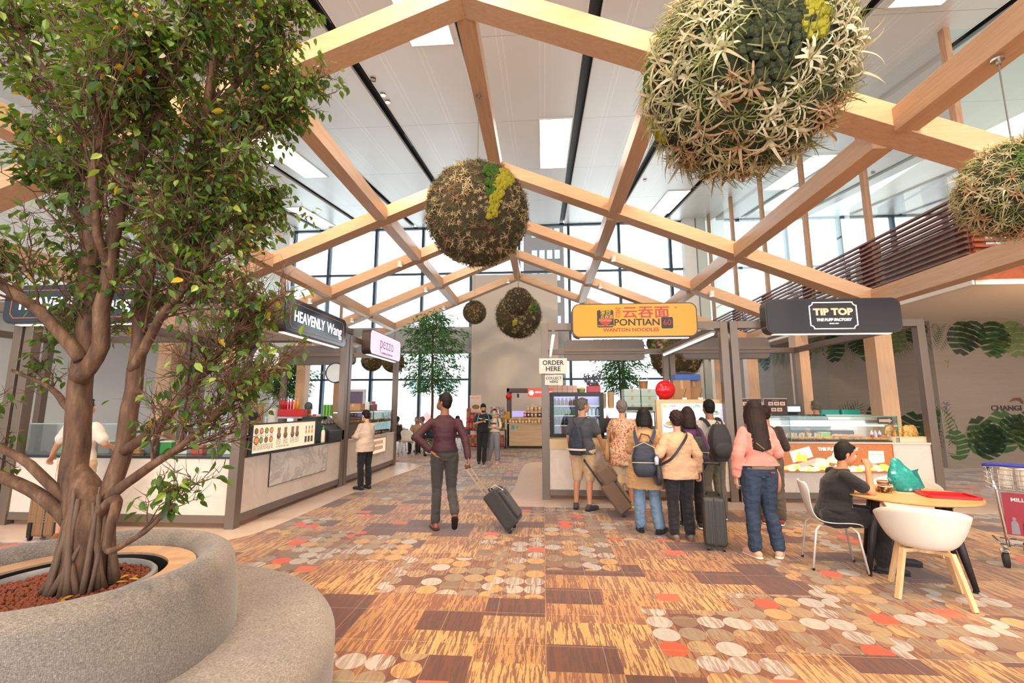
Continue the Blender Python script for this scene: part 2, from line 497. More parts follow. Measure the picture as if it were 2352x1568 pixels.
# vents and spotlights in the slots
VENTM = mat('vent_blade', '6b7176', .4, .5)
vents = [(-4.18,7.6,'black slatted air vent in the ceiling slot, at the upper left corner of the ridge'),(-4.18,13.3,'slatted air vent in the ceiling slot behind the two lit spotlights'),(1.38,12.6,'slatted air vent in the ceiling slot beside the central light panel'),(1.38,19.0,'small slatted air vent far along the slot, above the brown beam')]
for x,y,lab in vents:
    o = empty('ceiling_vent', lab, 'air vent', (x,y,cz(y)+.02), group='air vents in the ceiling slots')
    o.rotation_euler = (math.atan(CS),0,0)
    f = MB(); f.box(-.11,.11,-.42,.42,.03,.06); build('backing', f, BLACK, o)
    f = MB()
    for q in range(4): f.box(-.09+q*.05,-.07+q*.05,-.40,.40,0,.03)
    build('blade', f, VENTM, o)
def spot(x, y, lab, lit=True, on=False):
    o = empty('track_spotlight', lab, 'spotlight', (x,y,cz(y)+.10), group='spotlights in the ceiling slots')
    f = MB(); f.tube([(0,0,.1),(0,0,0)], .05, 12); f.tube([(0,0,0),(0,0,-.14)],[.055,.07],14,cap=False); build('housing', f, BLACK, o)
    f = MB(); f.disc((0,0,-.13), .062, 14); build('lens', f, WARML if lit else CHROME, o)
for x,y,lit in ((-4.12,10.6,1),(-4.12,10.95,1),(-4.12,9.9,0),(-6.83,14.0,1),(-6.83,14.3,1),(-9.72,14.4,1),(-9.72,14.7,1),(-12.45,14.9,1),(-12.45,15.25,1),(4.18,12.9,1),(4.18,17.5,0),(-6.83,11.4,0)):
    side = {-4.12:'third slot from the left, above the first truss',-6.83:'slot left of the ridge ball',-9.72:'slot beside the tree crown',-12.45:'leftmost slot',4.18:'slot right of the ridge'}[x]
    spot(x,y,('lit' if lit else 'unlit')+' spotlight in the '+side+(', nearer one' if (x,y) in ((-4.12,10.6),(-6.83,14.0),(-9.72,14.4),(-12.45,14.9),(4.18,12.9)) else ', farther one' if lit else ', dark housing'),lit)

# glass wall at y = 24 ---------------------------------------------------------
mx = [-14.1,-12.0,-9.3,-6.62,-3.9,-1.25,1.46,4.18,6.89,8.45]
m = MB()
for x in mx: m.box(x-.07,x+.07,23.86,24.12,0,cz(24))
struct('window_1', m, MULL)
m = MB()
for z in (3.02, 8.86): m.box(-14.1,8.45,23.9,24.06,z-.05,z+.05)
m.box(-14.1,8.45,23.9,24.1,0,.14); m.box(-14.1,8.45,23.9,24.1,cz(24)-.08,cz(24)+.05)
struct('window_2', m, MULL)
m = MB(); m.box(-14.1,8.45,24.13,24.14,0,cz(24)); struct('window_3', m, glass('facade_glass', (.97,.99,1), .04))
m = MB(); m.box(-14.1,1.4,23.82,24.16,4.42,5.85)
m2 = MB()
struct('trim_5', m, mat('grey_spandrel', 'a9adb0', .5, .2))
m = MB()
for x in (-13.4,-12,-10.7,-9.3,-8,-6.62,-5.3): m.box(x-.008,x+.008,23.80,23.83,4.44,5.83)
struct('trim_6', m, mat('spandrel_joint', '7b8084', .5))
# solid white pier in front of it
m = MB(); m.box(-3.72,.80,23.3,24.4,0,8.56); struct('wall_center', m, mat('warm_white_wall', 'd5ccc4', .6, var=.02))
# side and rear walls
m = MB(); m.box(-14.5,-14.1,-8,24.2,0,cz(24)+.2); struct('wall_left', m, WHITE)
m = MB(); m.box(-13.9+.0,-13.6,22.6,22.9,0,cz(22.7)); m.box(-14.1,-13.85,21.0,21.5,0,cz(21)); struct('trim_7', m, WHITE)
m = MB(); m.box(8.4,16.2,24.0,24.3,0,4.0); struct('wall_back', m, WHITE)
m = MB(); m.box(8.45,16.2,24.1,24.12,4.4,12); struct('window_4', m, glass('upper_glass', (.96,.99,1), .05))
m = MB()
for x in (8.5,10.5,13.2,15.9): m.box(x-.07,x+.07,23.9,24.08,4.4,11.6)
m.box(8.4,16.2,23.9,24.06,7.4,7.5); struct('window_5', m, MULL)
m = MB(); m.box(8.15,8.6,23.4,23.95,0,cz(23.5)); struct('trim_8', m, mat('pale_green_column', 'd6ded6', .6, var=.02))
m = MB(); m.box(7.5,8.1,23.5,23.98,0,cz(23.5)); struct('trim_9', m, WHITE)

m = MB(); m.box(16.3,16.6,-8,24,0,12); struct('wall_far_right', m, mat('cream_plaster', 'd8c8b4', .7))  # unseen side wall, added to cut the light reaching the mural wall
# trusses -----------------------------------------------------------------------
XR = -1.05; SL = .405; ZU = 7.03
FR = [5.45, 10.04, 13.0, 16.0, 19.0]
XL, XE = -8.75, 7.1
def zu(x): return ZU-SL*abs(x-XR)
DX = .36; HV = .30
for i, y in enumerate(FR):
    for sgn, xe in ((-1, XL-.15), (1, XE+.15)):
        m = MB()
        pts = [(XR, zu(XR)), (xe, zu(xe)), (xe, zu(xe)+HV), (XR, zu(XR)+HV)]
        d = .18
        vs = [(x, y-d, z) for x, z in pts]+[(x, y+d, z) for x, z in pts]
        m.add(vs, [(0,1,2,3),(7,6,5,4),(0,4,5,1),(1,5,6,2),(2,6,7,3),(3,7,4,0)])
        nm = ['first','second','third','fourth','fifth'][i]
        mono('timber_rafter', m, OAKX, 'sloping oak rafter on the %s side of the ridge, %s truss counted from the camera' % ('left' if sgn < 0 else 'right', nm), 'rafter', 'oak rafters of the pitched frame', bevel=.004)
ys = [.5]+FR
def purlin(x, z, w, h, lab, y0=.5, y1=19.0):
    m = MB()
    segs = [(y0, FR[0]-.18)]+[(FR[i]+.18, FR[i+1]-.18) for i in range(4)]
    for a, b in segs: m.box(x-w/2, x+w/2, a, b, z, z+h)
    mono('timber_purlin', m, OAKY, lab, 'beam', 'long oak beams joining the trusses', bevel=.004)
purlin(XR, ZU+.005, .27, .30, 'oak ridge beam running down the middle to the glass wall')
for dx_, w_ in ((2.70,'upper'), (5.38,'lower')):
    for sgn, sd in ((-1,'left'), (1,'right')):
        x = XR+sgn*dx_; purlin(x, zu(x)-.02, .27, .30, '%s oak beam between trusses on the %s slope' % (w_, sd))
purlin(XL, zu(XL)-.02, .30, .34, 'oak eaves beam low on the left side behind the tree')
purlin(XE, zu(XE)-.02, .30, .34, 'wide pale oak eaves beam crossing above the right stalls')
for i, y in enumerate(FR[1:]):
    for x, sd in ((XL,'left'), (XE,'right')):
        if x == XL and i == 0: pass
        m = MB(); m.box(x-.17, x+.17, y-.17, y+.17, 0, zu(x)-.02)
        mono('timber_column', m, OAKZ, 'square oak column under the %s eaves beam at the %s truss' % (sd, ['second','third','fourth','fifth'][i]), 'column', 'oak columns under the eaves beams', bevel=.004)
# small downlights on trusses
def tlight(x, y, lab):
    z = zu(x)+.30
    o = empty('beam_downlight', lab, 'downlight', (x, y-.30, z-.34), group='small downlights fixed to the trusses')
    f = MB(); f.lathe([(0,.14),(.075,.14),(.075,0),(.06,0),(.06,.03)], 16); build('housing', f, WPL, o, smooth=False)
    f = MB(); f.disc((0,0,.02), .06, 14); build('lens', f, WARML, o)
    l = lamp('SPOT', (x, y-.30, z-.36), 42, (1,.75,.45), size=.05, spot=2.2, blend=.9, rot=(.5,0,0)); l.name = 'downlight_lamp'
for i, y in enumerate(FR[2:]):
    n_ = ['third','fourth','fifth'][i]
    for x, sd in ((XR-2.70-.45,'upper left'), (XR-5.38-.45,'lower left'), (XR+2.70+.4,'upper right'), (XR+5.38+.4,'lower right')):
        if x < XR-5 and i == 2: continue
        tlight(x, y, 'white can downlight by the %s beam joint of the %s truss' % (sd, n_))
tlight(XR-.4, 19.0, 'white can downlight next to the ridge at the farthest truss')

# mezzanine with timber slats ----------------------------------------------------
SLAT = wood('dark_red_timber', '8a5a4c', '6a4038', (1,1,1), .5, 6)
SLAT_LIT = wood('orange_lit_timber', 'b8623a', '8f4526', (1,1,1), .5, 6)  # slat timber with the orange lamp light painted into its colour
MZ = 4.4
m = MB()
m.box(8.35,16,9.1,24,3.93,MZ); struct('wall_mezzanine_slab', m, SOFFIT)
m = MB(); m.box(8.3,8.36,9.1,24,3.93,4.42); struct('trim_10', m, WHITE)
m = MB(); m.box(8.33,16,9.03,9.1,4.02,4.43); struct('trim_11', m, SLAT_LIT)
m = MB(); m.box(8.5,16,8.97,9.1,3.93,3.99); struct('trim_12', m, emis('cove_light','ffd9b0',1.6))
lamp('AREA', (11.5, 8.3, 3.2), 60, (1,.55,.25), rot=(1.2,0,0), size=5, size_y=.1).name = 'cove_lamp'
def slat_screen(name, x, y0, y1, lab, side):
    o = empty(name, lab, 'slat screen', (x, y0, MZ+.02))
    for k in range(12):
        f = MB(); f.box(-.02,.07,0,y1-y0,k*.118,k*.118+.045)
        build('slat', f, SLAT, o)
    for q in range(int((y1-y0)/2.72)+1):
        f = MB(); f.box(.08,.14,.05+q*2.72,.30+q*2.72,0,1.38); build('post', f, SLAT, o)
    return o
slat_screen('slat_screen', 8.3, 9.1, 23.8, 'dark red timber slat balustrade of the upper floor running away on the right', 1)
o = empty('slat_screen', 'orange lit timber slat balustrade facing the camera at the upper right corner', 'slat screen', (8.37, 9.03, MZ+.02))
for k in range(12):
    f = MB(); f.box(0,7.6,-.02,.07,k*.118,k*.118+.045); build('slat', f, SLAT_LIT, o)
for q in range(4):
    f = MB(); f.box(.05+q*2.2,.3+q*2.2,.08,.14,0,1.38); build('post', f, SLAT_LIT, o)
m = MB(); m.box(-13.9,-10.45,9.1,23.9,3.93,MZ); struct('wall_mezzanine_slab_left', m, SOFFIT)
m = MB(); m.box(-10.46,-10.4,9.1,23.9,3.93,4.42); struct('trim_13', m, WHITE)
o = slat_screen('slat_screen', -10.4, 9.1, 23.8, 'dark red timber slat balustrade behind the tree and the stall signs on the left', -1)
# upper floor glass and its timber mullions
m = MB(); m.box(8.55,8.565,9.3,24,MZ+.02,9.5); 
gl = MB(); gl.add([(8.56,9.2,MZ),(8.56,24,MZ),(8.56,24,cz(24)),(8.56,9.2,cz(9.2))],[(0,1,2,3)])
gl.add([(8.56,9.2,MZ),(16,9.2,MZ),(16,9.2,cz(9.2)),(8.56,9.2,cz(9.2))],[(0,1,2,3)])
struct('window_6', gl, GLASSG)
MUL2 = wood('tan_timber', 'c79a78', 'a87c5c', (9,9,1), .5, 3)
m = MB()
for y in (9.2,11.92,14.64,17.36,20.08,22.8): m.box(8.50,8.62,y-.07,y+.07,MZ,cz(y))
for x in (11.3,14): m.box(x-.07,x+.07,9.14,9.26,MZ,cz(9.2))
struct('window_7', m, MUL2)
gl = MB(); gl.add([(-10.6,9.2,MZ),(-10.6,24,MZ),(-10.6,24,cz(24)*.62),(-10.6,9.2,cz(9.2)*.62)],[(0,1,2,3)])
struct('window_8', gl, GLASSG)
m = MB()
for y in (11.92,14.64,17.36,20.08,22.8): m.box(-10.66,-10.54,y-.07,y+.07,MZ,7.1)
struct('window_9', m, MUL2)

# mural wall on the lower right ---------------------------------------------------
def mural_mat():
    t = NT('printed_wood_panel'); p = t.mapping(t.pos(), (1,1,14))
    n = t.noise(p, 1.2, 5, .6); n2 = t.noise(p, 6, 3)
    t.fin(t.mix(t.math('MULTIPLY', t.math('ADD', n, n2), .5), srgb('766d65'), srgb('988e84')), .55); return t.mat
MURAL = mural_mat()
mw = [(16,13.05),(10.6,13.0),(9.35,15.6),(8.8,18.0),(8.6,24)]
m = MB()
for (x0,y0),(x1,y1) in zip(mw, mw[1:]):
    m.add([(x0,y0,0),(x1,y1,0),(x1,y1,3.94),(x0,y0,3.94),(x0+.3,y0+.3,0),(x1+.3,y1+.3,0),(x1+.3,y1+.3,3.94),(x0+.3,y0+.3,3.94)], [(0,1,2,3),(7,6,5,4),(3,2,6,7)])
WALLR = struct('wall_right', m, MURAL)
# ---------------------------------------------------------------- stall frames
def frame(lab, x0, x1, y0, y1, H=3.1, rear=True, cross=True, skip=()):
    o = empty('market_stall', lab, 'stall frame', (x0, y0, 0), group='bronze metal frames of the food stalls')
    w = .13
    def B(n, a0,a1,b0,b1,c0,c1):
        m = MB(); m.box(a0-x0,a1-x0,b0-y0,b1-y0,c0,c1); build(n, m, BRONZE, o, bevel=.004)
    for i, (x, y) in enumerate(((x0,y0),(x1,y0),(x0,y1),(x1,y1))):
        if i in skip: continue
        sx = 1 if x == x0 else -1; sy = 1 if y == y0 else -1
        B('post', min(x,x+sx*w), max(x,x+sx*w), min(y,y+sy*w), max(y,y+sy*w), 0, H)
    for y, s in ((y0,1),(y1,-1)):
        B('top_beam', x0+w, x1-w, min(y,y+s*w), max(y,y+s*w), H-w, H)
    for x, s in ((x0,1),(x1,-1)):
        B('top_beam', min(x,x+s*w), max(x,x+s*w), y0+w, y1-w, H-w, H)
    return o
frame('bronze frame of the stall at left, its corner post right of the tree crown', -7.45, -4.07, 5.95, 9.22)
frame('bronze frame of the small stall behind the pink and white sign', -7.45, -4.07, 9.26, 12.55)
frame('bronze frame standing partly outside the picture at far left', -10.9, -7.5, 5.95, 9.22)
frame('bronze frame of the noodle stall with the yellow sign', -.03, 3.27, 8.15, 12.15)
frame('bronze frame of the puff stall with the dark sign at right', 3.31, 6.57, 8.15, 12.15)

def counter(lab, o0, L, D, rz, Hc=.93, top=WPL, seams=(), panel=MARB, worktop_h=.03, band=True):
    """counter whose front runs from o0 along local x for L, depth D to local +y"""
    o = empty('stall_counter', lab, 'counter', (o0[0], o0[1], 0), rz, group='marble clad stall counters')
    m = MB(); m.box(.02, L-.02, .08, D, .0, .07); build('plinth', m, mat('brown_plinth','8a6248',.5), o)
    m = MB(); m.box(0, L, .0, .04, .07, .17); build('base_band', m, BRONZE, o, bevel=.003)
    xs = [0]+list(seams)+[L]
    for a, b in zip(xs, xs[1:]):
        m = MB(); m.box(a+.003, b-.003, .012, D, .171, Hc-worktop_h-.001); build('front_panel', m, panel, o)
    m = MB(); m.box(0, L, -.005, D, Hc-worktop_h, Hc); build('worktop', m, top, o, bevel=.003)
    return o
# left stall: front facing the camera and side facing the aisle
DTOP = mat('dark_worktop', '23292c', .25)
c0 = counter('long marble counter of the left stall facing the camera behind the tree', (-7.45+.13, 5.97), 3.23, .55, 0, .93, DTOP, seams=(.62,))
counter('marble counter continuing out of the picture at far left', (-10.8, 5.97), 3.3, .55, 0, .93, DTOP)
m = MB(); m.box(0,.04,0,.55,.07,.17); _b = build('base_band', m, BRONZE, c0); _b.location = (3.20,0,0)
c1 = counter('marble counter under the lit food menu, with a grey veined panel', (-4.09, 6.53), 2.56, .6, PI/2, .93, DTOP, seams=(.18,1.98))
m = MB(); m.box(.18, 1.98, -.006, .008, .42, .90); build('veined_panel', m, MARBG, c1)
m = MB(); m.box(.175, 1.985, -.004, .006, .412, .42); m.box(.170,.178,-.004,.006,.42,.9); m.box(1.98,1.988,-.004,.006,.42,.9); build('panel_gap', m, BLACK, c1)
c2 = counter('marble counter of the pink sign stall with a slanted lit menu', (-4.09, 9.39), 3.03, .6, PI/2, .91, MARB, seams=(2.33,))
# right stalls
TANP = mat('tan_laminate', 'd6b98c', .5, var=.03)
c3 = counter('cream marble counter of the noodle stall behind the queue', (.10, 8.17), 3.16, .6, 0, 1.03, TANP, seams=(1.95,))
m = MB(); m.box(0, 3.16, -.010, .011, .86, 1.03); build('tan_band', m, TANP, c3)
c4 = counter('pale marble counter of the puff stall with a glowing picture panel', (3.44, 8.17), 3.0, .6, 0, 1.0, MARB, seams=(.55,))

# ---------------------------------------------------------------- signs
def rrect(w, h, r, n=6):
    p = []
    for cx, cy, a0 in ((w/2-r,h/2-r,0),(-w/2+r,h/2-r,PI/2),(-w/2+r,-h/2+r,PI),(w/2-r,-h/2+r,1.5*PI)):
        for i in range(n+1):
            a = a0+PI/2*i/n; p.append((cx+r*math.cos(a), cy+r*math.sin(a)))
    return p
UPR = Matrix.Rotation(PI/2, 4, 'X')     # prism z -> -y
def outline(m, poly, t, d0, d1, M=None):
    n = len(poly)
    inn = []
    for i in range(n):
        a = Vector(poly[i-1]); b = Vector(poly[i]); c = Vector(poly[(i+1)%n])
        e1 = (b-a).normalized(); e2 = (c-b).normalized()
        nn = Vector((-(e1.y+e2.y), e1.x+e2.x))
        nn = nn.normalized()/max(.4, nn.length/2); inn.append((b.x+nn.x*t, b.y+nn.y*t))
    vs = [(x,y,d) for d in (d0,d1) for x,y in poly]+[(x,y,d) for d in (d0,d1) for x,y in inn]
    fs = []
    for i in range(n):
        j = (i+1)%n
        fs += [(n+i,n+j,3*n+j,3*n+i),(i,2*n+i,2*n+j,j),(i,j,n+j,n+i),(2*n+i,3*n+i,3*n+j,2*n+j)]
    m.add(vs, fs, M)
def signbox(lab, loc, rz, w, h, face, d=.20, rim=BRONZE_D, r=.13):
    o = empty('sign_box', lab, 'sign', loc, rz, group='hanging rounded stall signs')
    m = MB(); m.prism(rrect(w,h,r), 0, d, UPR); build('sign_case', m, rim, o)
    m = MB(); m.prism(rrect(w-.04,h-.04,r-.015), d, d+.008, UPR); build('sign_face', m, face, o)
    m = MB(); m.box(-w/2+.14, w/2-.14, -d+.06, -.05, -h/2-.008, -h/2-.001); build('underside_light', m, emis('sign_under_light','fff4e6',2.2), o)
    m = MB()
    for x in (-w*.3, w*.3): m.box(x-.03, x+.03, -.0, .05, -.06, .06)
    build('mounting_bracket', m, BRONZE, o)
    return o
NAVY = mat('dark_teal_sign_face', '1f3440', .15)
GOLDS = NT('lit_yellow_sign'); GOLDS.fin(srgb('cd9014'), .35); GOLDS.b.inputs['Emission Color'].default_value=(*srgb('e0a21c'),1); GOLDS.b.inputs['Emission Strength'].default_value=.06; GOLDS = GOLDS.mat
BLKS = mat('charcoal_sign_face', '2b282b', .45)
PINKS = emis('lit_lilac_sign', 'd9c3dc', .75)
LETW = emis('lit_white_letters', 'f6e9f2', 1.3)
LETR = mat('crimson_letters', 'b01c3a', .4); LETO = mat('copper_line', 'd0694a', .4)
LETK = mat('black_letters', '231f20', .5); LETRD = mat('deep_red_letters', 'a8232c', .4); LETY = mat('gold_letters', 'e2b53c', .4)
def chamfer_frame(w, h, r, concave=False):
    if not concave:
        return [(w/2-r,h/2),(-w/2+r,h/2),(-w/2,h/2-r),(-w/2,-h/2+r),(-w/2+r,-h/2),(w/2-r,-h/2),(w/2,-h/2+r),(w/2,h/2-r)]
    p = []
    for cx, cy, a0 in ((w/2,h/2,PI),(-w/2,h/2,1.5*PI),(-w/2,-h/2,0),(w/2,-h/2,PI/2)):
        q = [(cx+r*math.cos(a0+PI/2*i/5), cy+r*math.sin(a0+PI/2*i/5)) for i in range(6)]
        p += q[::-1]
    return p
def heavenly(o, d=.208):
    m = MB(); outline(m, chamfer_frame(1.86,.40,.06), .009, d, d+.006, UPR); build('border_line', m, LETO, o)
    lettering(o, 'HEAVENLY', .245, (-.32,-d,.0), LETW, bold=.004, sx=.80, space=1.05, name='lettering')
    lettering(o, 'Wang', .27, (.56,-d,-.0), LETW, bold=.002, sx=.92, name='lettering')
s = signbox('dark teal sign with white lettering HEAVENLY Wang over the aisle side', (-4.07, 7.5, 3.0), PI/2, 2.17, .55, NAVY); heavenly(s)
s = signbox('dark sign with white letters half hidden by the tree, on the left stall front', (-6.53, 5.95, 3.02), 0, 2.1, .55, NAVY); heavenly(s)
s = signbox('lilac lit sign reading pezzo on the small left stall', (-4.07, 10.92, 3.06), PI/2, 2.15, .57, PINKS)
lettering(s, 'pezzo', .42, (0,-.208,.045), LETR, sx=1.0, bold=-.006, name='lettering')
lettering(s, 'A CARNIVAL IN EVERY BITE', .07, (0,-.208,-.19), LETR, sx=1.0, bold=-.001)
# yellow noodle sign
s = signbox('yellow PONTIAN WANTON NOODLES sign over the right stall', (1.605, 8.15, 3.10), 0, 2.17, .61, GOLDS)
d = .208
m = MB(); m.prism(rrect(.285,.31,.03), d, d+.004, Matrix.Translation((-.50,0,.03)) @ UPR); build('logo_plate', m, LETK, s)
m = MB(); m.prism([(-.11,.02),(.11,.02),(.085,-.07),(.045,-.10),(-.045,-.10),(-.085,-.07)], d+.004, d+.007, Matrix.Translation((-.50,0,.02)) @ UPR); build('logo_bowl', m, LETRD, s)
lettering(s, '笨珍', .10, (-.49,-d-.006,.135), LETY, depth=.002); lettering(s, '云吞面', .075, (-.475,-d-.006,.06), LETY, depth=.002)
lettering(s, 'PONTIAN', .052, (-.50,-d-.010,-.005), LETY, depth=.002); lettering(s, 'Wanton Noodles', .038, (-.50,-d-.006,-.095), LETY, depth=.002)
lettering(s, '笨\n珍', .115, (-.27,-d,.125), LETRD, line=.75, bold=-.001); lettering(s, '云吞面', .225, (.205,-d,.125), LETRD, bold=.003, sx=1.22)
lettering(s, 'PONTIAN', .165, (.045,-d,-.045), LETK, bold=.003, sx=1.1)
m = MB(); m.prism(rrect(.20,.20,.025), d, d+.004, Matrix.Translation((.565,0,-.055)) @ UPR); build('logo_plate', m, LETK, s)
lettering(s, '60', .15, (.565,-d-.006,-.055), LETRD, depth=.002)
lettering(s, 'WANTON NOODLES', .085, (-.06,-d,-.175), LETRD, bold=.002, sx=1.18); lettering(s, 'TM', .035, (.72,-d,.21), LETK)
# puff sign
s = signbox('charcoal TIP TOP THE PUFF FACTORY sign with white scalloped border', (4.95, 8.15, 3.135), 0, 2.22, .60, BLKS)
m = MB(); outline(m, chamfer_frame(.78,.47,.06,True), .014, d, d+.008, UPR); build('border_line', m, LETW, s)
lettering(s, 'TIP TOP', .155, (0,-d,.06), LETY, bold=.010, space=1.0, sx=1.15); lettering(s, 'TIP TOP', .155, (0,-d-.006,.055), LETW, bold=-.0005, depth=.002, sx=1.15)
lettering(s, 'THE PUFF FACTORY', .062, (0,-d,-.075), LETW, bold=.003, sx=1.02, shear=.2); lettering(s, 'SINCE 1979', .03, (0,-d,-.14), LETW)
lettering(c4, '#02-K11', .11, (.30,.0,3.04), LETK, name='unit_number'); lettering(c3, '#02-K10', .11, (2.9,.0,3.04), LETK, name='unit_number') if False else None
# blank backs of signs on the rear beams
def blank(lab, loc, rz=0, w=2.1, h=.55):
    o = empty('sign_box', lab, 'sign', loc, rz, group='hanging rounded stall signs')
    m = MB(); m.prism(rrect(w,h,.12), -.20, -.02, UPR); build('sign_case', m, mat('grey_brown_metal','6f6560',.45,.3), o, bevel=.004)
    m = MB(); m.box(-w/2-.0, w/2+.0, -.035, -.001, -.045, .03); build('mounting_rail', m, BRONZE, o)
blank('blank grey brown back of a sign at the rear of the noodle stall', (1.62, 12.15-.13, 3.08))
blank('blank grey brown back of a sign at the rear of the puff stall', (4.75, 12.15-.13, 3.10), w=2.2)
blank('blank brown back of a sign under the dark teal sign, rear of the left stalls', (-6.4, 12.55-.13, 3.05))
# round discs on posts
DISCF = mat('pale_disc_face', 'd9dcd9', .35); 
def disc_sign(lab, x, y, z, face):
    o = empty('round_sign', lab, 'round sign', (x,y,z))
    R = Matrix.Rotation(PI/2,4,'X')
    m = MB(); m.lathe([(0,.0),(.205,.0),(.215,.02),(.215,.06),(.205,.07),(.19,.07),(.19,.055)], 32, M=R); build('rim', m, DGREY, o, smooth=False)
    m = MB(); m.disc((0,0,.0585), .19, 32, M=R); build('face', m, face, o)
    m = MB(); m.disc((0,0,-.002), .20, 32, M=R); build('back_plate', m, face, o)
    m = MB(); m.box(-.29,-.21,-.055,-.01,-.03,.03); build('bracket', m, BRONZE, o)
    return o
o = disc_sign('round pale FOOD COLLECTION sign on the corner post beside the tree', -3.80, 6.02, 2.25, DISCF)
lettering(o, 'COLLECTION', .05, (0,-.061,0), mat('faint_grey_letters','a9b0b3',.5), depth=.001)
o = disc_sign('round pale FOOD COLLECTION sign on the post under the teal and lilac signs', -4.30, 9.18, 2.29, DISCF)
lettering(o, 'FOOD\nCOLLECTION', .045, (0,-.061,0), mat('faint_grey_letters','a9b0b3',.5), depth=.001)
o.children[3].location.x = .50
o = disc_sign('round wooden sign disc on the tree side of the corner post', -4.42, 6.00, 2.26, mat('tan_disc','b99a7c',.5)); o.children[3].location.x = .50
# hanging ORDER HERE and COLLECT HERE boards
PAPB = marble('cream_marbled_board', 'e3d3c0', 'c2ad98', 5, .3)
o = empty('order_board', 'cream board reading ORDER HERE fixed to the noodle stall post', 'notice', (.18, 8.13, 2.315))
m = MB(); m.box(-.25,.25,-.03,0,-.138,.138); build('board', m, PAPB, o, bevel=.004)
lettering(o, 'ORDER\nHERE', .115, (0,-.031,0), LETK, bold=.003, line=.95, depth=.001)
o = empty('collect_board', 'small cream board reading COLLECT HERE below the larger one', 'notice', (.19, 8.13, 2.065))
m = MB(); m.box(-.16,.16,-.02,0,-.09,.09); build('board', m, PAPB, o, bevel=.003)
lettering(o, 'COLLECT\nHERE', .066, (0,-.021,.0), LETK, bold=.0015, line=.95, depth=.001)
m = MB(); m.box(-.15,.0,-.02,-.001,.085,.14); build('hanger', m, BRONZE, o)
# LED tube lights inside the frames
for x0,y0,x1,y1,lab in ((3.12,8.4,3.12,11.9,'long bright tube lamp under the side beam between the two right stalls'),(-.0+.2,8.4,.2,11.9,'tube lamp along the left beam of the noodle stall')):
    o = empty('tube_lamp', lab, 'tube lamp', (x0,y0,2.93))
    m = MB(); m.box(-.03,.03,0,y1-y0,.0,.04); build('housing', m, WPL, o)
    m = MB(); m.tube([(0,.03,-.02),(0,y1-y0-.03,-.02)], .018, 10); build('tube', m, LEDW, o)

# ---------------------------------------------------------------- lit menu box on the left counter
def food_blob(m, x, z, r, k=0): m.disc((0,0,0), r, 12, M=Matrix.Translation((x,-.0015*(1+k),z)) @ Matrix.Rotation(PI/2,4,'X'))
def lit(name, col, s_=.5):
    t = NT(name); c = srgb(col); p = t.coord(); n = t.noise(p, 40, 3)
    cc = t.mix(n, tuple(v*.7 for v in c), tuple(min(1,v*1.25) for v in c))
    t.fin(cc, .3); t.set(t.b.inputs['Emission Color'], cc); t.b.inputs['Emission Strength'].default_value = s_; return t.mat
MENUBG = lit('backlit_menu_ground', 'efd2b4', .55)
FOODS = [lit('backlit_food_orange','d98445',.5), lit('backlit_food_brown','8a5a38',.4), lit('backlit_food_cream','e9cf9c',.5), lit('backlit_food_green','7f9a48',.4)]
PLATE = lit('backlit_plate_dark','50443c',.3); INK = lit('backlit_dark_print','4a3a32',.25)
o = empty('menu_lightbox', 'long backlit food menu with rows of bowls and drinks, on the left counter', 'menu board', (-4.085, 5.93+.2, .931), PI/2)
L_, H_ = 1.78, .43
m = MB(); outline(m, [(L_,H_),(0,H_),(0,0),(L_,0)], .02, 0, .06, UPR); build('frame', m, DGREY, o)
m = MB(); m.box(.02,L_-.02,-.05,-.01,.02,H_-.02); build('lit_panel', m, MENUBG, o)
random.seed(4)
mp = MB(); mi = MB(); mf = [MB() for _ in FOODS]
for cx in (.10,.22,.34,.46):
    for cz_ in (.32,.19):
        food_blob(mp, cx, cz_, .046); food_blob(mf[random.randrange(4)], cx, cz_, .034, 1)
food_blob(mp, .11,.19,.06,.5); food_blob(mf[0], .11,.19,.045, 1.6)
def lines(m, x0, x1, z0, z1, dz=.016, d=-.002):
    z = z1
    while z > z0:
        a = x0; 
        while a < x1:
            b = min(x1, a+random.uniform(.02,.08))
            m.quad((a,d,z-.006),(b,d,z-.006),(b,d,z),(a,d,z)); a = b+random.uniform(.008,.02)
        z -= dz
for x0 in (.06,.18,.30,.42): lines(mi, x0, x0+.09, .235, .262)
lines(mi, .05, .52, .05, .13)
for x0 in (.62,.80,1.00,1.14): 
    mf[1].quad((x0,-.003,.22),(x0+.06,-.003,.22),(x0+.075,-.003,.35),(x0-.01,-.003,.35)); food_blob(mp, x0+.035, .23, .055)
    lines(mi, x0-.02, x0+.10, .10, .17)
lines(mi, .60, .95, .05, .08)
for x0 in (1.42,1.52,1.62):
    mf[0].add([(x0,-.003,.24),(x0+.035,-.003,.20),(x0+.07,-.003,.24),(x0+.05,-.003,.28),(x0+.02,-.003,.28)],[(0,1,2,3,4)])
    mf[1].quad((x0+.02,-.003,.285),(x0+.05,-.003,.285),(x0+.055,-.003,.34),(x0+.015,-.003,.34)); mi.quad((x0,-.003,.07),(x0+.07,-.003,.07),(x0+.07,-.003,.17),(x0,-.003,.17))
for mm, mt, nm in [(mp,PLATE,'printed_bowls'),(mi,INK,'printed_text')]+[(a,b,'printed_food') for a,b in zip(mf,FOODS)]:
    if mm.v:
        mm.v = [(a,b-.051,c) for a,b,c in mm.v]; build(nm, mm, mt, o)
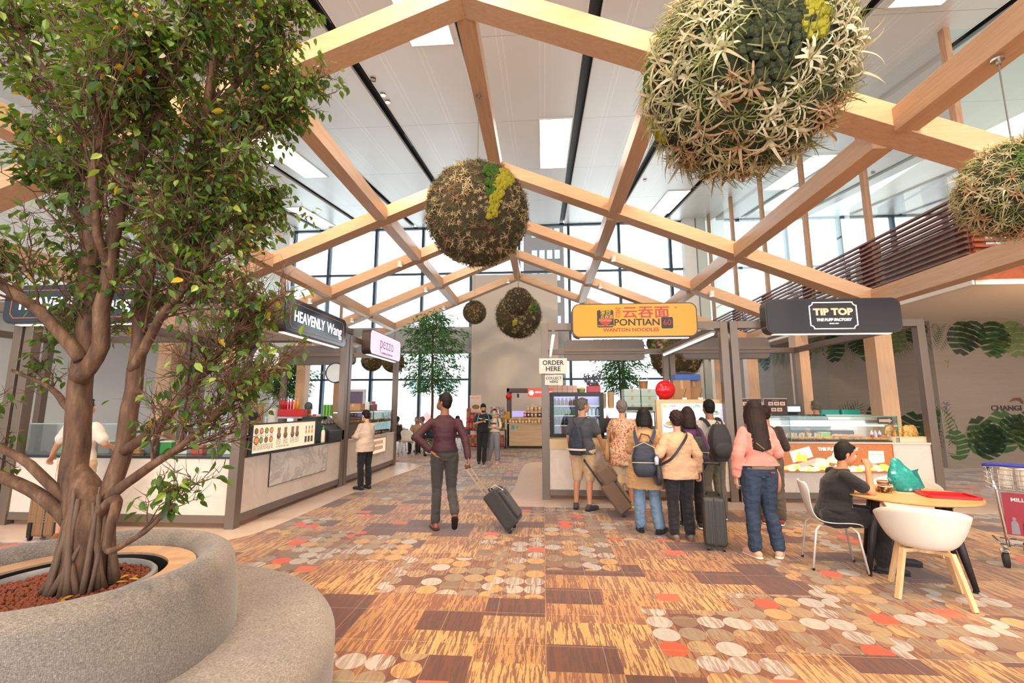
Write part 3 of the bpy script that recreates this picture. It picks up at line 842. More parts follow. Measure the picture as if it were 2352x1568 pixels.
# white apron strips hanging in front of the menu
# slanted menu on the pink sign stall
o = empty('menu_lightbox', 'slanted backlit pizza menu panel on the marble counter behind the light jacket', 'menu board', (-4.085, 9.95, .45), PI/2)
m = MB(); outline(m, [(1.68,.40),(0,.40),(0,0),(1.68,0)], .03, 0, .05, UPR); build('frame', m, mat('pale_brass_frame','c9b68c',.35,.5), o)
m = MB(); m.box(.03,1.65,-.035,0,.03,.37); build('lit_panel', m, lit('backlit_pink_ground','f2cdb6',.6), o)
mi = MB(); 
for r_ in range(2):
    for c_ in range(12): mi.quad((.35+c_*.095,-.037,.10+r_*.13),(.41+c_*.095,-.037,.10+r_*.13),(.41+c_*.095,-.037,.19+r_*.13),(.35+c_*.095,-.037,.19+r_*.13))
build('printed_food', mi, FOODS[1], o)

# ---------------------------------------------------------------- glowing picture panel of the puff stall
o = empty('picture_lightbox', 'glowing orange picture panel reading THE PUFF FACTORY on the counter front', 'lit panel', (4.90, 8.16, .745))
m = MB(); outline(m, [(.90,.235),(-.90,.235),(-.90,-.235),(.90,-.235)], .012, 0, .035, UPR); build('frame', m, mat('copper_frame','b06a3a',.35,.4), o)
BROWNL = lit('backlit_brown_ground','a8602f',.6)
m = MB(); m.box(-.89,.89,-.03,0,-.225,.225); build('lit_panel', m, BROWNL, o)
PUFF = lit('backlit_pastry','f2b04e',1.0); PUFF2 = lit('backlit_pale_pastry','fbe0a0',1.0); CRD = lit('backlit_cream_card','f4dfc0',.9); PNK = lit('backlit_pink_cloth','e9a08a',.8)
random.seed(8)
m = MB(); m2 = MB()
for i in range(26):
    x = -.82+i*.065; z = -.19+random.uniform(-.01,.05)+(.06 if i < 5 or i > 18 else 0)*.4
    w = random.uniform(.07,.11); h = random.uniform(.03,.05); a = random.uniform(-.4,.4)
    pts = [(x+w*math.cos(t)*math.cos(a)-h*math.sin(t)*math.sin(a), max(-.222, z+w*math.cos(t)*math.sin(a)+h*math.sin(t))) for t in [2*PI*q/12 for q in range(12)]]
    pts = [(min(.885,max(-.885,p)),q) for p,q in pts]
    (m if i % 3 else m2).add([(p,-.032-.0006*(i%5),q) for p,q in pts], [tuple(range(12))])
for cx_, cz_, w in ((.02,-.04,.20),(-.30,-.09,.16)):
    pts = [(cx_+w*math.cos(t), cz_+(.09*math.sin(t) if math.sin(t) > 0 else .05*math.sin(t))) for t in [2*PI*q/20 for q in range(20)]]
    m.add([(p,-.036,q) for p,q in pts],[tuple(range(20))])
build('printed_pastry', m, PUFF2, o); build('printed_pastry', m2, PUFF, o)
m = MB(); m.add([(-.77,-.038,.10),(-.44,-.038,.19),(-.39,-.038,.02),(-.72,-.038,-.08)],[(0,1,2,3)]); build('printed_card', m, CRD, o)
m = MB()
for i in range(9): food_blob(m, -.66+.045*(i%4)+.02*(i//4), .0+.05*(i//4)-.03, .032)
m.v = [(a,b-.039,c) for a,b,c in m.v]; build('printed_food', m, PUFF, o)
m = MB(); m.add([(-.66,-.037,-.10),(-.34,-.037,.0),(-.36,-.037,-.08),(-.56,-.037,-.15)],[(0,1,2,3)]); build('printed_cloth', m, PNK, o)
CRL = lit('backlit_cream_letters','ffedc8',1.2)
lettering(o, 'THE PUFF FACTORY', .068, (.02,-.037,.145), CRL, bold=.003, depth=.001, sx=1.05); lettering(o, 'SINCE 1979', .034, (.02,-.037,.085), CRL, depth=.001); lettering(o, '咖喱角', .07, (.02,-.037,.035), CRL, bold=.002, depth=.001)
m = MB(); m.add([(.50,-.038,.12),(.74,-.038,.12),(.74,-.038,-.06),(.48,-.038,-.10)],[(0,1,2,3)]); build('printed_card', m, CRD, o)
lettering(o, 'TIP TOP', .05, (.61,-.040,.06), BROWNL, depth=.001)

# ---------------------------------------------------------------- menu screen board of the noodle stall
o = empty('menu_screen', 'bright white menu screen with noodle bowls in a tan cabinet behind the queue', 'screen', (2.70, 8.33, 1.03))
m = MB(); m.box(-.69,.63,-.02,.08,0,.69); build('cabinet', m, TANP, o, bevel=.004)
m = MB(); m.box(-.60,.52,-.024,-.02,.02,.62); build('display', m, lit('screen_white','dcdaee',.5), o)
BOWLW = lit('screen_bowl_white','f4f2f4',.5)
mb_ = MB(); mn = MB(); mg = MB(); mt = MB()
for x, z, r in ((-.46,.27,.12),(-.46,.08,.11),(-.27,.43,.13),(.33,.47,.055),(.33,.36,.06),(.33,.25,.055),(.0,.25,.12)):
    for mm, rr, dz, dd in ((mt,r,-.018,-.0255),(mb_,r*.96,0,-.026),(mn,r*.72,.004,-.027)):
        mm.add([(x+rr*math.cos(t), dd, z+dz+rr*.5*math.sin(t)) for t in [2*PI*q/20 for q in range(20)]],[tuple(range(20))])
    for q in range(4): 
        a = random.uniform(0,6); mg.add([(x+r*.35*math.cos(a)+.025*math.cos(t),-.028,z+r*.18*math.sin(a)+.014*math.sin(t)) for t in [2*PI*w/8 for w in range(8)]],[tuple(range(8))])
for p in range(7): a = -.42+p*.035; mg.add([(a+.26,-.027,.55),(a+.27,-.027,.60),(a+.28,-.027,.55)],[(0,1,2)])
build('bowl_rim', mt, lit('screen_bowl_blue','6a6fae',.7), o); build('bowl', mb_, BOWLW, o); build('noodles', mn, lit('screen_noodles','c08a54',.8), o); build('greens', mg, lit('screen_greens','4f9a3a',.8), o)
m = MB(); m.box(-.58,-.52,-.027,-.024,.55,.60); build('small_logo', m, lit('screen_logo','d8a530',.8), o)
lettering(o, '云吞面', .045, (-.42,-.027,.575), LETRD, depth=.001); lettering(o, '菜单', .03, (.02,-.027,.585), LETK, depth=.001)
m = MB(); lines(m, .38, .50, .2, .52, .02, -.0265); lines(m, -.10,.12,.48,.54,.02,-.0265); lines(m, -.58,-.5,.36,.44,.02,-.0265); build('small_print', m, lit('screen_grey_print','9a98a4',.8), o)
# tan band behind the till

# ---------------------------------------------------------------- foliage materials
def leafmat(name, stops, trans=.35, rough=.4):
    t = NT(name); g = t.n('ShaderNodeNewGeometry').outputs['Random Per Island']
    col = t.ramp(g, stops)
    t.fin(col, rough); t.b.inputs['Specular IOR Level'].default_value = .35
    tr = t.n('ShaderNodeBsdfTranslucent'); t.set(tr.inputs[0], t.mix(.5, col, srgb('8fb52a')))
    mx = t.n('ShaderNodeMixShader'); mx.inputs[0].default_value = trans
    t.t.links.new(t.b.outputs[0], mx.inputs[1]); t.t.links.new(tr.outputs[0], mx.inputs[2]); t.t.links.new(mx.outputs[0], t.out.inputs[0])
    return t.mat
LEAF = leafmat('fig_leaf', [(0, srgb('2c421c')), (.45, srgb('445f26')), (.8, srgb('5f7d30')), (1, srgb('93a548'))], .28)
LEAFY = leafmat('yellowed_leaf', [(0, srgb('d98f22')), (1, srgb('c9b03a'))], .3)
LEAFB = leafmat('bamboo_leaf', [(0, srgb('1f4a2c')), (1, srgb('3f7a45'))], .2)
def bark():
    t = NT('brown_bark'); p = t.coord(); x,y,z = t.xyz(p)
    n = t.noise(t.comb(t.math('MULTIPLY',x,14),t.math('MULTIPLY',y,14),t.math('MULTIPLY',z,3)), 1.6, 6, .65)
    t.fin(t.ramp(n, [(.3, srgb('3c2719')), (.52, srgb('65452f')), (.75, srgb('8c6a4d'))]), .8); t.bump(n, .6, .01); return t.mat
BARK = bark()
TWIG = mat('reddish_twig', '5e3d2b', .7, var=.2)
BLADES = [leafmat('airplant_silver', [(0, srgb('b5aa84')), (.5, srgb('d0c3a0')), (1, srgb('ead9b8'))], .15, .6),
          leafmat('airplant_olive', [(0, srgb('74774a')), (1, srgb('a3a26e'))], .15, .6),
          leafmat('airplant_rust', [(0, srgb('a37f60')), (1, srgb('c9a27c'))], .15, .6)]
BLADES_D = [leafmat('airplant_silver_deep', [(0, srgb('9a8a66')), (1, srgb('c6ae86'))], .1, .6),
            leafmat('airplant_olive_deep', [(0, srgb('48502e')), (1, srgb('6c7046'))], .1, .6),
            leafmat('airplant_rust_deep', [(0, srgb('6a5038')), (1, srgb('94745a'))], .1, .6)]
def mossmat(name, a, b):
    t = NT(name); n = t.noise(t.coord(), 26, 6, .7); t.fin(t.mix(n, srgb(a), srgb(b)), .9); t.bump(n, 1, .05); return t.mat
MOSS_D = mossmat('dark_moss', '1d2412', '56603a'); MOSS_G = mossmat('green_moss', '2a4a12', '5e8a26'); MOSS_Y = mossmat('yellow_moss', '9a9014', 'd9cf3a')
MOSS_B = mossmat('brown_moss', '2a2218', '62553a')

def rosette(ms, c, n, size, nb, rnd, fine=False):
    """one air plant: nb curling tapered blades round the normal n"""
    n = n.normalized(); a = n.cross(Vector((0,0,1)));
    if a.length < .1: a = n.cross(Vector((1,0,0)))
    a.normalize(); b = n.cross(a)
    m = ms
    for i in range(nb):
        t = 2*PI*(i+rnd.random()*.7)/nb; out = a*math.cos(t)+b*math.sin(t); sd = n.cross(out)
        L = size*rnd.uniform(.65,1.25); w = size*(.022 if fine else rnd.uniform(.030,.058)); lift = rnd.uniform(.7,1.5); curl = rnd.uniform(2.6,5.0)*(1 if rnd.random() < .85 else .4)
        pts = []; p = Vector(c); ang = lift; K = 7
        for k in range(K+1):
            pts.append(p.copy()); 
            d = out*math.cos(ang)+n*math.sin(ang)
            p = p+d*(L/K); ang -= curl/K
        base = len(m.v)
        for k, q in enumerate(pts):
            ww = w*(1-(k/K)**1.6)
            if k < K: m.v += [tuple(q-sd*ww), tuple(q+sd*ww)]
            else: m.v.append(tuple(q))
        for k in range(K-1): m.f.append((base+2*k, base+2*k+1, base+2*k+3, base+2*k+2)); m.m.append(0)
        m.f.append((base+2*K-2, base+2*K-1, base+2*K)); m.m.append(0)
def fib(n, i):
    z = 1-2*(i+.5)/n; r = math.sqrt(1-z*z); t = i*2.399963
    return Vector((r*math.cos(t), r*math.sin(t), z))
def plant_ball(lab, R, seed, nros, size, mats, patches, grp, core=MOSS_B, cable=1.0, elong=1.0, hair=400, strings=1):
    """patches: (direction, angular radius, material, kind)"""
    rnd = random.Random(seed)
    o = empty('hanging_plant_ball', lab, 'plant ball', (0,0,0), group=grp)
    m = MB(); m.ball((0,0,0), R*.93, 36, 24, (1,1,elong))
    m.v = [tuple(Vector(v)*(1+.05*mnoise.noise(Vector(v)*5/R+Vector((seed,0,0)))+.025*mnoise.noise(Vector(v)*18/R))) for v in m.v]
    build('moss_core', m, core, o, smooth=True)
    ms = [MB() for _ in mats]; pats = [(Vector(d).normalized(), a, mt) for d, a, mt in patches]
    tufts = {}
    for i in range(nros):
        d = fib(nros, i); d = (d+Vector((rnd.uniform(-1,1),rnd.uniform(-1,1),rnd.uniform(-1,1)))*.06).normalized()
        if any(d.angle(pd) < pa+.12*mnoise.noise(d*4+Vector((seed,1,2))) for pd, pa, _ in pats): continue
        cl = mnoise.noise(d*2.2+Vector((seed*3.1,0,0))); k = 0 if cl > -.05 else (1 if cl > -.3 else 2)
        if rnd.random() < .25: k = rnd.randrange(3)
        rosette(ms[k], Vector((d.x,d.y,d.z*elong))*R*.93, d, size*rnd.uniform(.55,1.35), rnd.randint(9,14), rnd, fine=(k == 1))
    for q, (mm, mt) in enumerate(zip(ms, mats)): build('air_plants', mm, mt, o)
    for pd, pa, mt in pats:
        mm = MB(); cnt = int(130*(pa/.3)**2*(R/.8)**.5)+12
        for i in range(cnt):
            a = pd.cross(Vector((.3,.2,1))).normalized(); b = pd.cross(a)
            rr = pa*math.sqrt(rnd.random()); t = rnd.uniform(0,2*PI)
            d = (pd+(a*math.cos(t)*.8+b*math.sin(t)*1.25)*math.tan(rr)).normalized()
            s_ = R*rnd.uniform(.022,.05); c = Vector((d.x,d.y,d.z*elong))*R*.955
            mm.ball(tuple(c), s_, 6, 4)
        build('moss_patch', mm, mt, o)
    m = MB()
    for i in range(hair):
        d = fib(hair, i); d = (d+Vector((rnd.uniform(-1,1),rnd.uniform(-1,1),rnd.uniform(-1,1)))*.1).normalized()
        t = d.cross(Vector((rnd.random(),rnd.random(),rnd.random()))).normalized()
        p = d*R*.93; L = size*rnd.uniform(.6,1.1)
        for k in range(2):
            q = p+(d*.6+t*(.3+.8*k)-Vector((0,0,.25*k)))*L*.5; w = t.cross(d)*(.0035*R/.5)
            m.quad(tuple(p-w), tuple(p+w), tuple(q+w*.5), tuple(q-w*.5)); p = q
    build('fine_roots', m, mats[1], o)
    m = MB(); m.tube([(0,0,R*elong*.9),(0,0,R*elong+cable)], .006, 6); build('cable', m, mat('cable_grey','8a8078',.4,.5), o)
    m = MB(); m.tube([(0,0,R*elong+cable-.06),(0,0,R*elong+cable)], .022, 8); m.lathe([(0,0),(.05,0),(.05,.02),(0,.02)], 12, (0,0,R*elong+cable-.02)); build('hook', m, STEEL, o)
    return o
GB = 'plant covered balls hanging from the oak beams'
b1 = plant_ball('biggest plant ball, top right, silvery curling air plants and a yellow moss patch', .75, 3, 430, .215, BLADES,
    [((-.154,-.892,-.411), .30, MOSS_D), ((-.05,-.95,-.12), .30, MOSS_D), ((-.03,-.934,.128), .34, MOSS_D), ((.217,-.90,-.169), .15, MOSS_Y), ((.19,-.93,.02), .12, MOSS_Y), ((-.99,.056,.066), .26, MOSS_G), ((-.784,.216,-.383), .15, MOSS_Y)], GB, core=MOSS_D, cable=.9, hair=1200)
b1.location = (1.58, 3.34, 4.15)
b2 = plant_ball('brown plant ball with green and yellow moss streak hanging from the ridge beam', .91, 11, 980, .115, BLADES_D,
    [((.35,-.80,.45), .17, MOSS_G), ((.60,-.67,.40), .20, MOSS_Y), ((.50,-.80,.15), .15, MOSS_Y), ((.45,-.86,-.12), .13, MOSS_Y), ((.33,-.88,.10), .13, MOSS_G), ((.40,-.86,-.35), .10, MOSS_Y)], GB, cable=1.30, hair=700, elong=1.0)
b2.location = (-1.08, 7.2, 4.80)
b3 = plant_ball('pale fuzzy plant ball cut by the right edge of the picture', .44, 17, 330, .135, BLADES,
    [((-.55,-.75,.30), .22, MOSS_G), ((.05,-.9,.40), .14, MOSS_Y), ((.2,-.8,.5), .10, MOSS_Y)], GB, core=MOSS_D, cable=.84, hair=700)
b3.location = (4.25, 4.1, 3.52)
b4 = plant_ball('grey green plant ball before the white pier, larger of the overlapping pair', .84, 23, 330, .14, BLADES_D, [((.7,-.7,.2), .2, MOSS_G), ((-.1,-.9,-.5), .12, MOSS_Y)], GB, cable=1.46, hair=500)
b4.location = (-.83, 15.4, 4.72)
def reuse(src, loc, R, lab, rz, zb=None):
    o = dup(src, loc, rz, lab, GB, R/.84); k = R/.84
    top = zb if zb else (zu(loc[0])+(0 if abs(loc[0]-XR) < .4 else -.02))
    for c in list(o.children):
        if c.name.startswith(('cable','hook')): bpy.data.objects.remove(c)
    L = (top-loc[2])/k
    m = MB(); m.tube([(0,0,.78),(0,0,L)], .006/k, 6); build('cable', m, mat('cable_grey','8a8078',.4,.5), o)
    m = MB(); m.tube([(0,0,L-.06/k),(0,0,L)], .02/k, 8); build('hook', m, STEEL, o)
    return o
reuse(b4, (-.711,13.0,4.65), .44, 'small plant ball overlapping the larger one before the white pier', 1.3)
reuse(b4, (-2.46,16.0,4.98), .45, 'small round plant ball hanging left of the white pier above the bamboo tree', 2.4)
reuse(b4, (4.33,15.0,3.25), .86, 'plant ball hanging in the noodle stall opening, behind the yellow sign', 4.0)
reuse(b4, (4.33,17.6,4.0), .36, 'small plant ball peeping out left of the one behind the yellow sign', 5.0)
reuse(b4, (-5.41,16.0,3.2), .42, 'plant ball half hidden behind the lilac sign', .6)
reuse(b4, (-6.43,16.6,3.3), .42, 'plant ball partly hidden behind the blank brown sign on the left', 3.3)

# ---------------------------------------------------------------- the big fig tree
rnd = random.Random(77)
def px2w(px, py, y):
    # reference points measured on the tree, turned once into metres at depth y
    return None
TP = 2.12
def W(u, v, dy=0.0):
    """u, v: centimetres right of and above the trunk foot"""
    return Vector((-2.17+u/100, TP+dy, .78+v/100))
def leaf(m, p, d, up, L):
    """pointed oval leaf hanging from p along d"""
    d = d.normalized(); s = d.cross(up)
    if s.length < .05: s = d.cross(Vector((1,0,0)))
    s.normalize(); n = s.cross(d)
    w = L*.27
    tp = [(0,0,0),(.28,.85,.05),(.58,.85,.0),(1.0,0,-.14),(.58,-.85,.0),(.28,-.85,.05),(.5,0,-.07)]
    b = len(m.v)
    for a, s_, h in tp: m.v.append(tuple(p+d*(a*L)+s*(s_*w)+n*(h*L)))
    m.f += [(b,b+1,b+6),(b+1,b+2,b+6),(b+2,b+3,b+6),(b+3,b+4,b+6),(b+4,b+5,b+6),(b+5,b,b+6)]; m.m += [0]*6
tree = empty('potted_fig_tree', 'large leafy fig tree growing out of the round sofa planter at left', 'tree', (0,0,0))
mt = MB(); mb_ = MB(); mw_ = MB(); ml = MB(); my = MB()
# limbs as (u, v, dy) polylines in centimetres with start and end radius
limbs = [
 ([(-6,30,0),(-12,55,2),(-17,90,4),(-20,130,6),(-24,170,4),(-22,215,0),(-15,265,-4),(-16,310,-6),(-18,360,-6)], .058, .024, 'A'),
 ([(5,30,2),(8,55,4),(10,90,6),(8,125,8),(14,165,10),(28,205,12),(38,250,14),(44,300,14),(48,350,12)], .043, .018, 'B'),
 ([(-12,95,-2),(-2,112,-6),(4,150,-12),(18,190,-18),(40,222,-24),(56,255,-28),(74,295,-30),(84,340,-30)], .04, .014, 'C'),
 ([(-16,105,0),(-30,125,-8),(-50,142,-16),(-75,155,-22),(-100,172,-24)], .034, .012, 'D'),
 ([(-10,26,0),(-22,40,-5),(-45,52,-10),(-70,68,-14),(-95,80,-14)], .036, .016, 'E'),
 ([(-8,36,-2),(-26,55,-9),(-44,66,-16),(-70,80,-22)], .026, .012, 'E2'),
 ([(4,30,0),(18,39,-8),(26,36,-16),(25,22,-20),(33,21,-24),(50,30,-30),(64,42,-34)], .028, .006, 'F'),
 ([(8,38,0),(28,52,-4),(48,64,-8),(68,80,-12),(84,92,-14)], .026, .008, 'G'),
 ([(10,60,2),(28,74,6),(40,90,4),(54,104,0),(66,116,-4),(76,126,-8)], .026, .008, 'H'),
 ([(9,100,5),(22,122,0),(38,140,-6),(54,152,-10),(66,160,-14)], .026, .008, 'I'),
 ([(28,205,12),(48,222,20),(68,236,26),(88,252,30),(100,270,32)], .024, .008, 'J'),
 ([(-22,160,3),(-42,185,10),(-66,212,18),(-90,240,22)], .03, .01, 'K'),
 ([(-22,215,0),(-40,250,12),(-60,285,20),(-80,320,24)], .024, .008, 'L'),
 ([(-15,265,-4),(2,290,-14),(14,322,-20),(24,360,-24)], .02, .008, 'M'),
 ([(38,245,14),(56,268,20),(74,292,24),(88,320,26)], .02, .008, 'N'),
 ([(14,165,10),(32,178,4),(50,184,-4),(64,186,-10)], .022, .007, 'O'),
 ([(-14,75,0),(-32,84,12),(-54,94,22),(-80,102,28)], .022, .008, 'P'),
 ([(-20,135,5),(-10,165,24),(4,200,40),(20,240,52)], .024, .009, 'Q'),
 ([(8,125,8),(24,150,26),(46,176,40),(66,200,48)], .022, .008, 'R'),
 ([(-22,215,0),(-34,245,-24),(-50,275,-38)], .02, .008, 'S'),
 ([(4,150,-12),(12,180,-34),(30,214,-46),(50,240,-52)], .02, .008, 'T'),
 ([(-17,90,4),(-36,112,26),(-60,130,40)], .02, .008, 'U'),
]
def catmull(P, n=4):
    out = []
    for i in range(len(P)-1):
        p0 = P[max(i-1,0)]; p1 = P[i]; p2 = P[i+1]; p3 = P[min(i+2,len(P)-1)]
        for k in range(n):
            t = k/n
            out.append(.5*((2*p1)+(-p0+p2)*t+(2*p0-5*p1+4*p2-p3)*t*t+(-p0+3*p1-3*p2+p3)*t**3))
    out.append(P[-1].copy()); return out
mt.tube([W(0,-6),W(0,2),W(0,12),W(0,22),W(0,30),W(-2,38),W(-5,46),W(-8,54)], [.105,.095,.088,.092,.090,.078,.055,.02], 18)
AX = Vector((-2.17, TP, 0))
nleaf = 0
def twig(p, d, L, r, depth, leafy):
    global nleaf
    K = 4; pts = [p.copy()]; q = p.copy(); d = d.normalized()
    for k in range(K):
        d = (d+Vector((rnd.gauss(0,.22), rnd.gauss(0,.22), rnd.gauss(0,.16)+.07))).normalized(); q = q+d*(L/K); pts.append(q.copy())
    (mb_ if depth == 0 else mw_).tube(pts, [r*(1-.75*k/K) for k in range(K+1)], 5 if depth == 0 else 3, cap=False)
    if depth < 2:
        for k in range(1, K+1):
            for _ in range(2 if depth == 0 else (2 if k > 1 else 1)):
                dd = (d*.8+Vector((rnd.gauss(0,.6), rnd.gauss(0,.6), rnd.gauss(0,.45)+.12))).normalized()
                twig(pts[k], dd, L*rnd.uniform(.45,.7), r*.5, depth+1, leafy)
    if depth >= 1:
        for k in range(1, K+1):
            for _ in range(1 if depth == 1 else 2):
                if rnd.random() > leafy: continue
                dd = Vector((d.x*.5+rnd.gauss(0,.55), d.y*.5+rnd.gauss(0,.55), -.55+rnd.gauss(0,.4)))
                mm = my if rnd.random() < .022 else ml
                leaf(mm, pts[k]+dd.normalized()*.012, dd, Vector((rnd.gauss(0,.5),rnd.gauss(0,.5),1)), rnd.uniform(.036,.062)); nleaf += 1
for P, r0, r1, nm in limbs:
    P = [(u*(1 if v < 150 else .70 if u > 0 else .9), v, dy*.8) for u, v, dy in P]
    pts = catmull([W(u, v, dy/100) for u, v, dy in P], 4)
    pts = [p+Vector((mnoise.noise(p*6), mnoise.noise(p*6+Vector((9,0,0))), 0))*.018 for p in pts]
    n = len(pts); rr = [r0+(r1-r0)*i/(n-1) for i in range(n)]
    mb_.tube(pts, rr, 8, cap=True)
    low = nm in ('E','E2','F','P')
    for i in range(int(n*.35) if not low else int(n*(.5 if nm != 'F' else .78)), n):
        p = pts[i]; d = (pts[min(i+1,n-1)]-pts[i-1]).normalized(); out = (p-AX); out.z = 0
        out = out.normalized() if out.length > .05 else Vector((rnd.gauss(0,1),rnd.gauss(0,1),0)).normalized()
        for _ in range((2 if i%2 else 1) if not low else 1):
            dd = d*.6+out*.45+Vector((rnd.gauss(0,.5), rnd.gauss(0,.5), .35+rnd.gauss(0,.3)))
            L = rnd.uniform(.20,.40)*(1 if not low else .7)
            lf = .15 if p.z > 2.6 else (.095 if p.z > 1.9 else (.05 if nm != 'F' else .22))
            if nm in ('G','H'): lf = .04
            if low: lf = .05 if nm != 'F' else .10
            if low and rnd.random() < .5: continue
            # keep the twigs inside the crown
            lim = .70 if p.z > 2 else .74
            if (p-AX).to_2d().length+L*.8 > lim: L *= .55
            twig(p, dd, L, .0075, 0, lf)
build('trunk', mt, BARK, tree, smooth=True); build('branches', mb_, BARK, tree, smooth=True); build('twigs', mw_, TWIG, tree)
build('leaves', ml, LEAF, tree); build('yellow_leaves', my, LEAFY, tree)
m = MB()
for i in range(26):
    a = 2*PI*i/26+rnd.uniform(-.1,.1); tw = rnd.uniform(-.9,.9); r0 = rnd.uniform(.112,.138); top = rnd.uniform(22,46)
    pts = []
    for k in range(7):
        f = k/6; aa = a+tw*f; r_ = (r0*(1-f)**2+.090*(1-(1-f)**2)) if f < .8 else .083
        pts.append((-2.17+r_*math.cos(aa), TP+r_*math.sin(aa), .765+top/100*f))
    m.tube(pts, [rnd.uniform(.007,.017)*(1.2-.6*k/6) for k in range(7)], 6)
build('aerial_roots', m, mat('grey_brown_root','6a5140',.8,var=.35,vs=20,bump=.5), tree, smooth=True)
print('LEAVES', nleaf)

# ---------------------------------------------------------------- slender trees by the glass wall
def slender(lab, loc, H, spread, seed, nb=46, z0=.42):
    r_ = random.Random(seed); o = empty('slender_tree', lab, 'tree', loc, group='slender indoor trees with narrow leaves')
    t = MB(); t.tube([(0,0,0),(.03,0,H*.3),(-.03,.02,H*.6),(0,0,H*.92)], [.06,.05,.038,.012], 8); b = MB(); l = MB()
    for i in range(nb):
        f = z0+(1-z0)*(i/nb); a = i*2.4; p = Vector((0,0,H*.92*f)); L = spread*(.35+.75*math.sin(PI*min(1,(f-z0)/(1-z0)*.85+.12)))*r_.uniform(.7,1.1)
        d = Vector((math.cos(a), math.sin(a), .55)); pts = [p]
        for k in range(4): d = (d+Vector((r_.gauss(0,.12),r_.gauss(0,.12),-.22))).normalized(); pts.append(pts[-1]+d*L/4)
        b.tube(pts, [.014,.011,.008,.005,.003], 4, cap=False)
        for k in range(1,5):
            for _ in range(26):
                dd = Vector((d.x+r_.gauss(0,.7), d.y+r_.gauss(0,.7), -.7+r_.gauss(0,.5))).normalized(); q = pts[k]+Vector((r_.gauss(0,.10),r_.gauss(0,.10),r_.gauss(0,.09)))
                Lf = r_.uniform(.15,.26); s = dd.cross(Vector((r_.gauss(0,1),r_.gauss(0,1),.4))).normalized()*.021
                l.quad(tuple(q), tuple(q+dd*Lf*.4+s), tuple(q+dd*Lf), tuple(q+dd*Lf*.4-s))
    build('trunk', t, BARK, o, smooth=True); build('branches', b, TWIG, o); build('leaves', l, LEAFB, o)
    p = MB(); p.lathe([(0,0),(.22,0),(.28,.42),(.25,.42),(.24,.36),(0,.36)], 20); build('pot', p, mat('grey_pot','8f8a84',.6), o)
    return o
slender('slender narrow leaved tree standing between the lilac sign and the white pier', (-4.2,17,0), 5.6, 1.35, 5)
slender('small slender tree seen through the left stall under the teal sign', (-9.9,17.0,0), 3.9, .85, 6, 30, .55)
slender('slender tree whose top shows above the yellow sign', (2.92,17.5,0), 5.9, .9, 7, 46, .40)

# ---------------------------------------------------------------- round sofa planter
def fabric():
    t = NT('grey_woven_fabric'); p = t.coord(); x,y,z = t.xyz(p)
    n1 = t.noise(t.comb(t.math('MULTIPLY',x,430),t.math('MULTIPLY',y,430),t.math('MULTIPLY',z,80)), 1, 2)
    n2 = t.noise(t.comb(t.math('MULTIPLY',x,90),t.math('MULTIPLY',y,90),t.math('MULTIPLY',z,430)), 1, 2)
    f = t.math('MULTIPLY', t.math('ADD', n1, n2), .5); big = t.noise(p, 3, 3)
    c = t.ramp(t.math('MULTIPLY_ADD', big, .04, f), [(.38, srgb('5d554e')), (.55, srgb('80766d')), (.72, srgb('a79d93'))])
    t.fin(c, .9); t.b.inputs['Sheen Weight'].default_value = .25
    t.bump(t.math('ADD', f, t.math('MULTIPLY', t.noise(p, 7, 2, .5, 1.5), 1.5)), .35, .006); return t.mat
FAB = fabric()
SC = (-2.38, 2.03); BC = (-2.25, 2.12)
so = empty('round_sofa', 'round grey fabric sofa ring surrounding the big fig tree', 'sofa', (0,0,0))
def ring(name, prof, c, mat_, n=120, wr=0, parent=so, smooth=True):
    m = MB(); m.lathe(prof, n, (c[0],c[1],0))
    if wr:
        m.v = [(x+0, y, z+wr*(mnoise.noise(Vector((math.atan2(y-c[1],x-c[0])*16, math.hypot(x-c[0],y-c[1])*4, z*2)))) *min(1,max(0,(z-.2)*5))*(1 if math.hypot(x-c[0],y-c[1]) > .75 else 0)) for x,y,z in m.v]
    return build(name, m, mat_, parent, smooth=smooth)
def arc(cx, cz_, r, a0, a1, n=6): return [(cx+r*math.cos(a0+(a1-a0)*i/n), cz_+r*math.sin(a0+(a1-a0)*i/n)) for i in range(n+1)]
seat = [(1.22,.09)]+[(1.30,.10)]+arc(1.27,.20,.09,-PI/2*.4,0,3)+arc(1.26,.38,.10,0,PI/2,7)+[(1.1,.485),(.95,.478),(.8,.470),(.70,.46),(.62,.44)]
ring('seat_cushion', seat, SC, FAB, 200, .010)
bk = [(.70,.40),(.715,.48),(.708,.60),(.695,.70)]+arc(.585,.78,.09,0,PI,9)[0:]+[(.495,.72),(.49,.6)]
bk = [(.70,.40),(.712,.47),(.71,.58),(.70,.70),(.685,.77)]+arc(.595,.78,.088,.1,PI,9)+[(.505,.70),(.50,.60)]
ring('backrest_cushion', bk, BC, FAB, 160)
m = MB()
for a in (1.9, 4.6, 3.4):
    m.tube([(BC[0]+r*math.cos(a), BC[1]+r*math.sin(a), z) for r, z in [(.706,.60),(.69,.76),(.64,.855),(.55,.855),(.50,.78)]], .005, 6)
build('seam', m, mat('seam_grey','6a6058',.9), so)
ring('plinth', [(1.16,0),(1.16,.10)], SC, BLACK, 80)
ring('wooden_ledge', [(.505,.775),(.505,.80),(.385,.80),(.385,.775)], BC, wood('light_wood_ledge','caa684','b08862',(1,1,1),.5,8), 96, smooth=False)
pl = empty('planter', 'black lined planter of reddish clay pebbles inside the sofa ring', 'planter', (0,0,0))
ring('liner', [(.38,.79),(.38,.50),(.34,.50),(.34,.60)], BC, BLACK, 80, parent=pl)
ring('rim', [(.345,.70),(.345,.775),(.335,.785),(.322,.785),(.318,.74),(.318,.70)], BC, mat('grey_pot_rim','8c8c90',.4), 80, parent=pl)
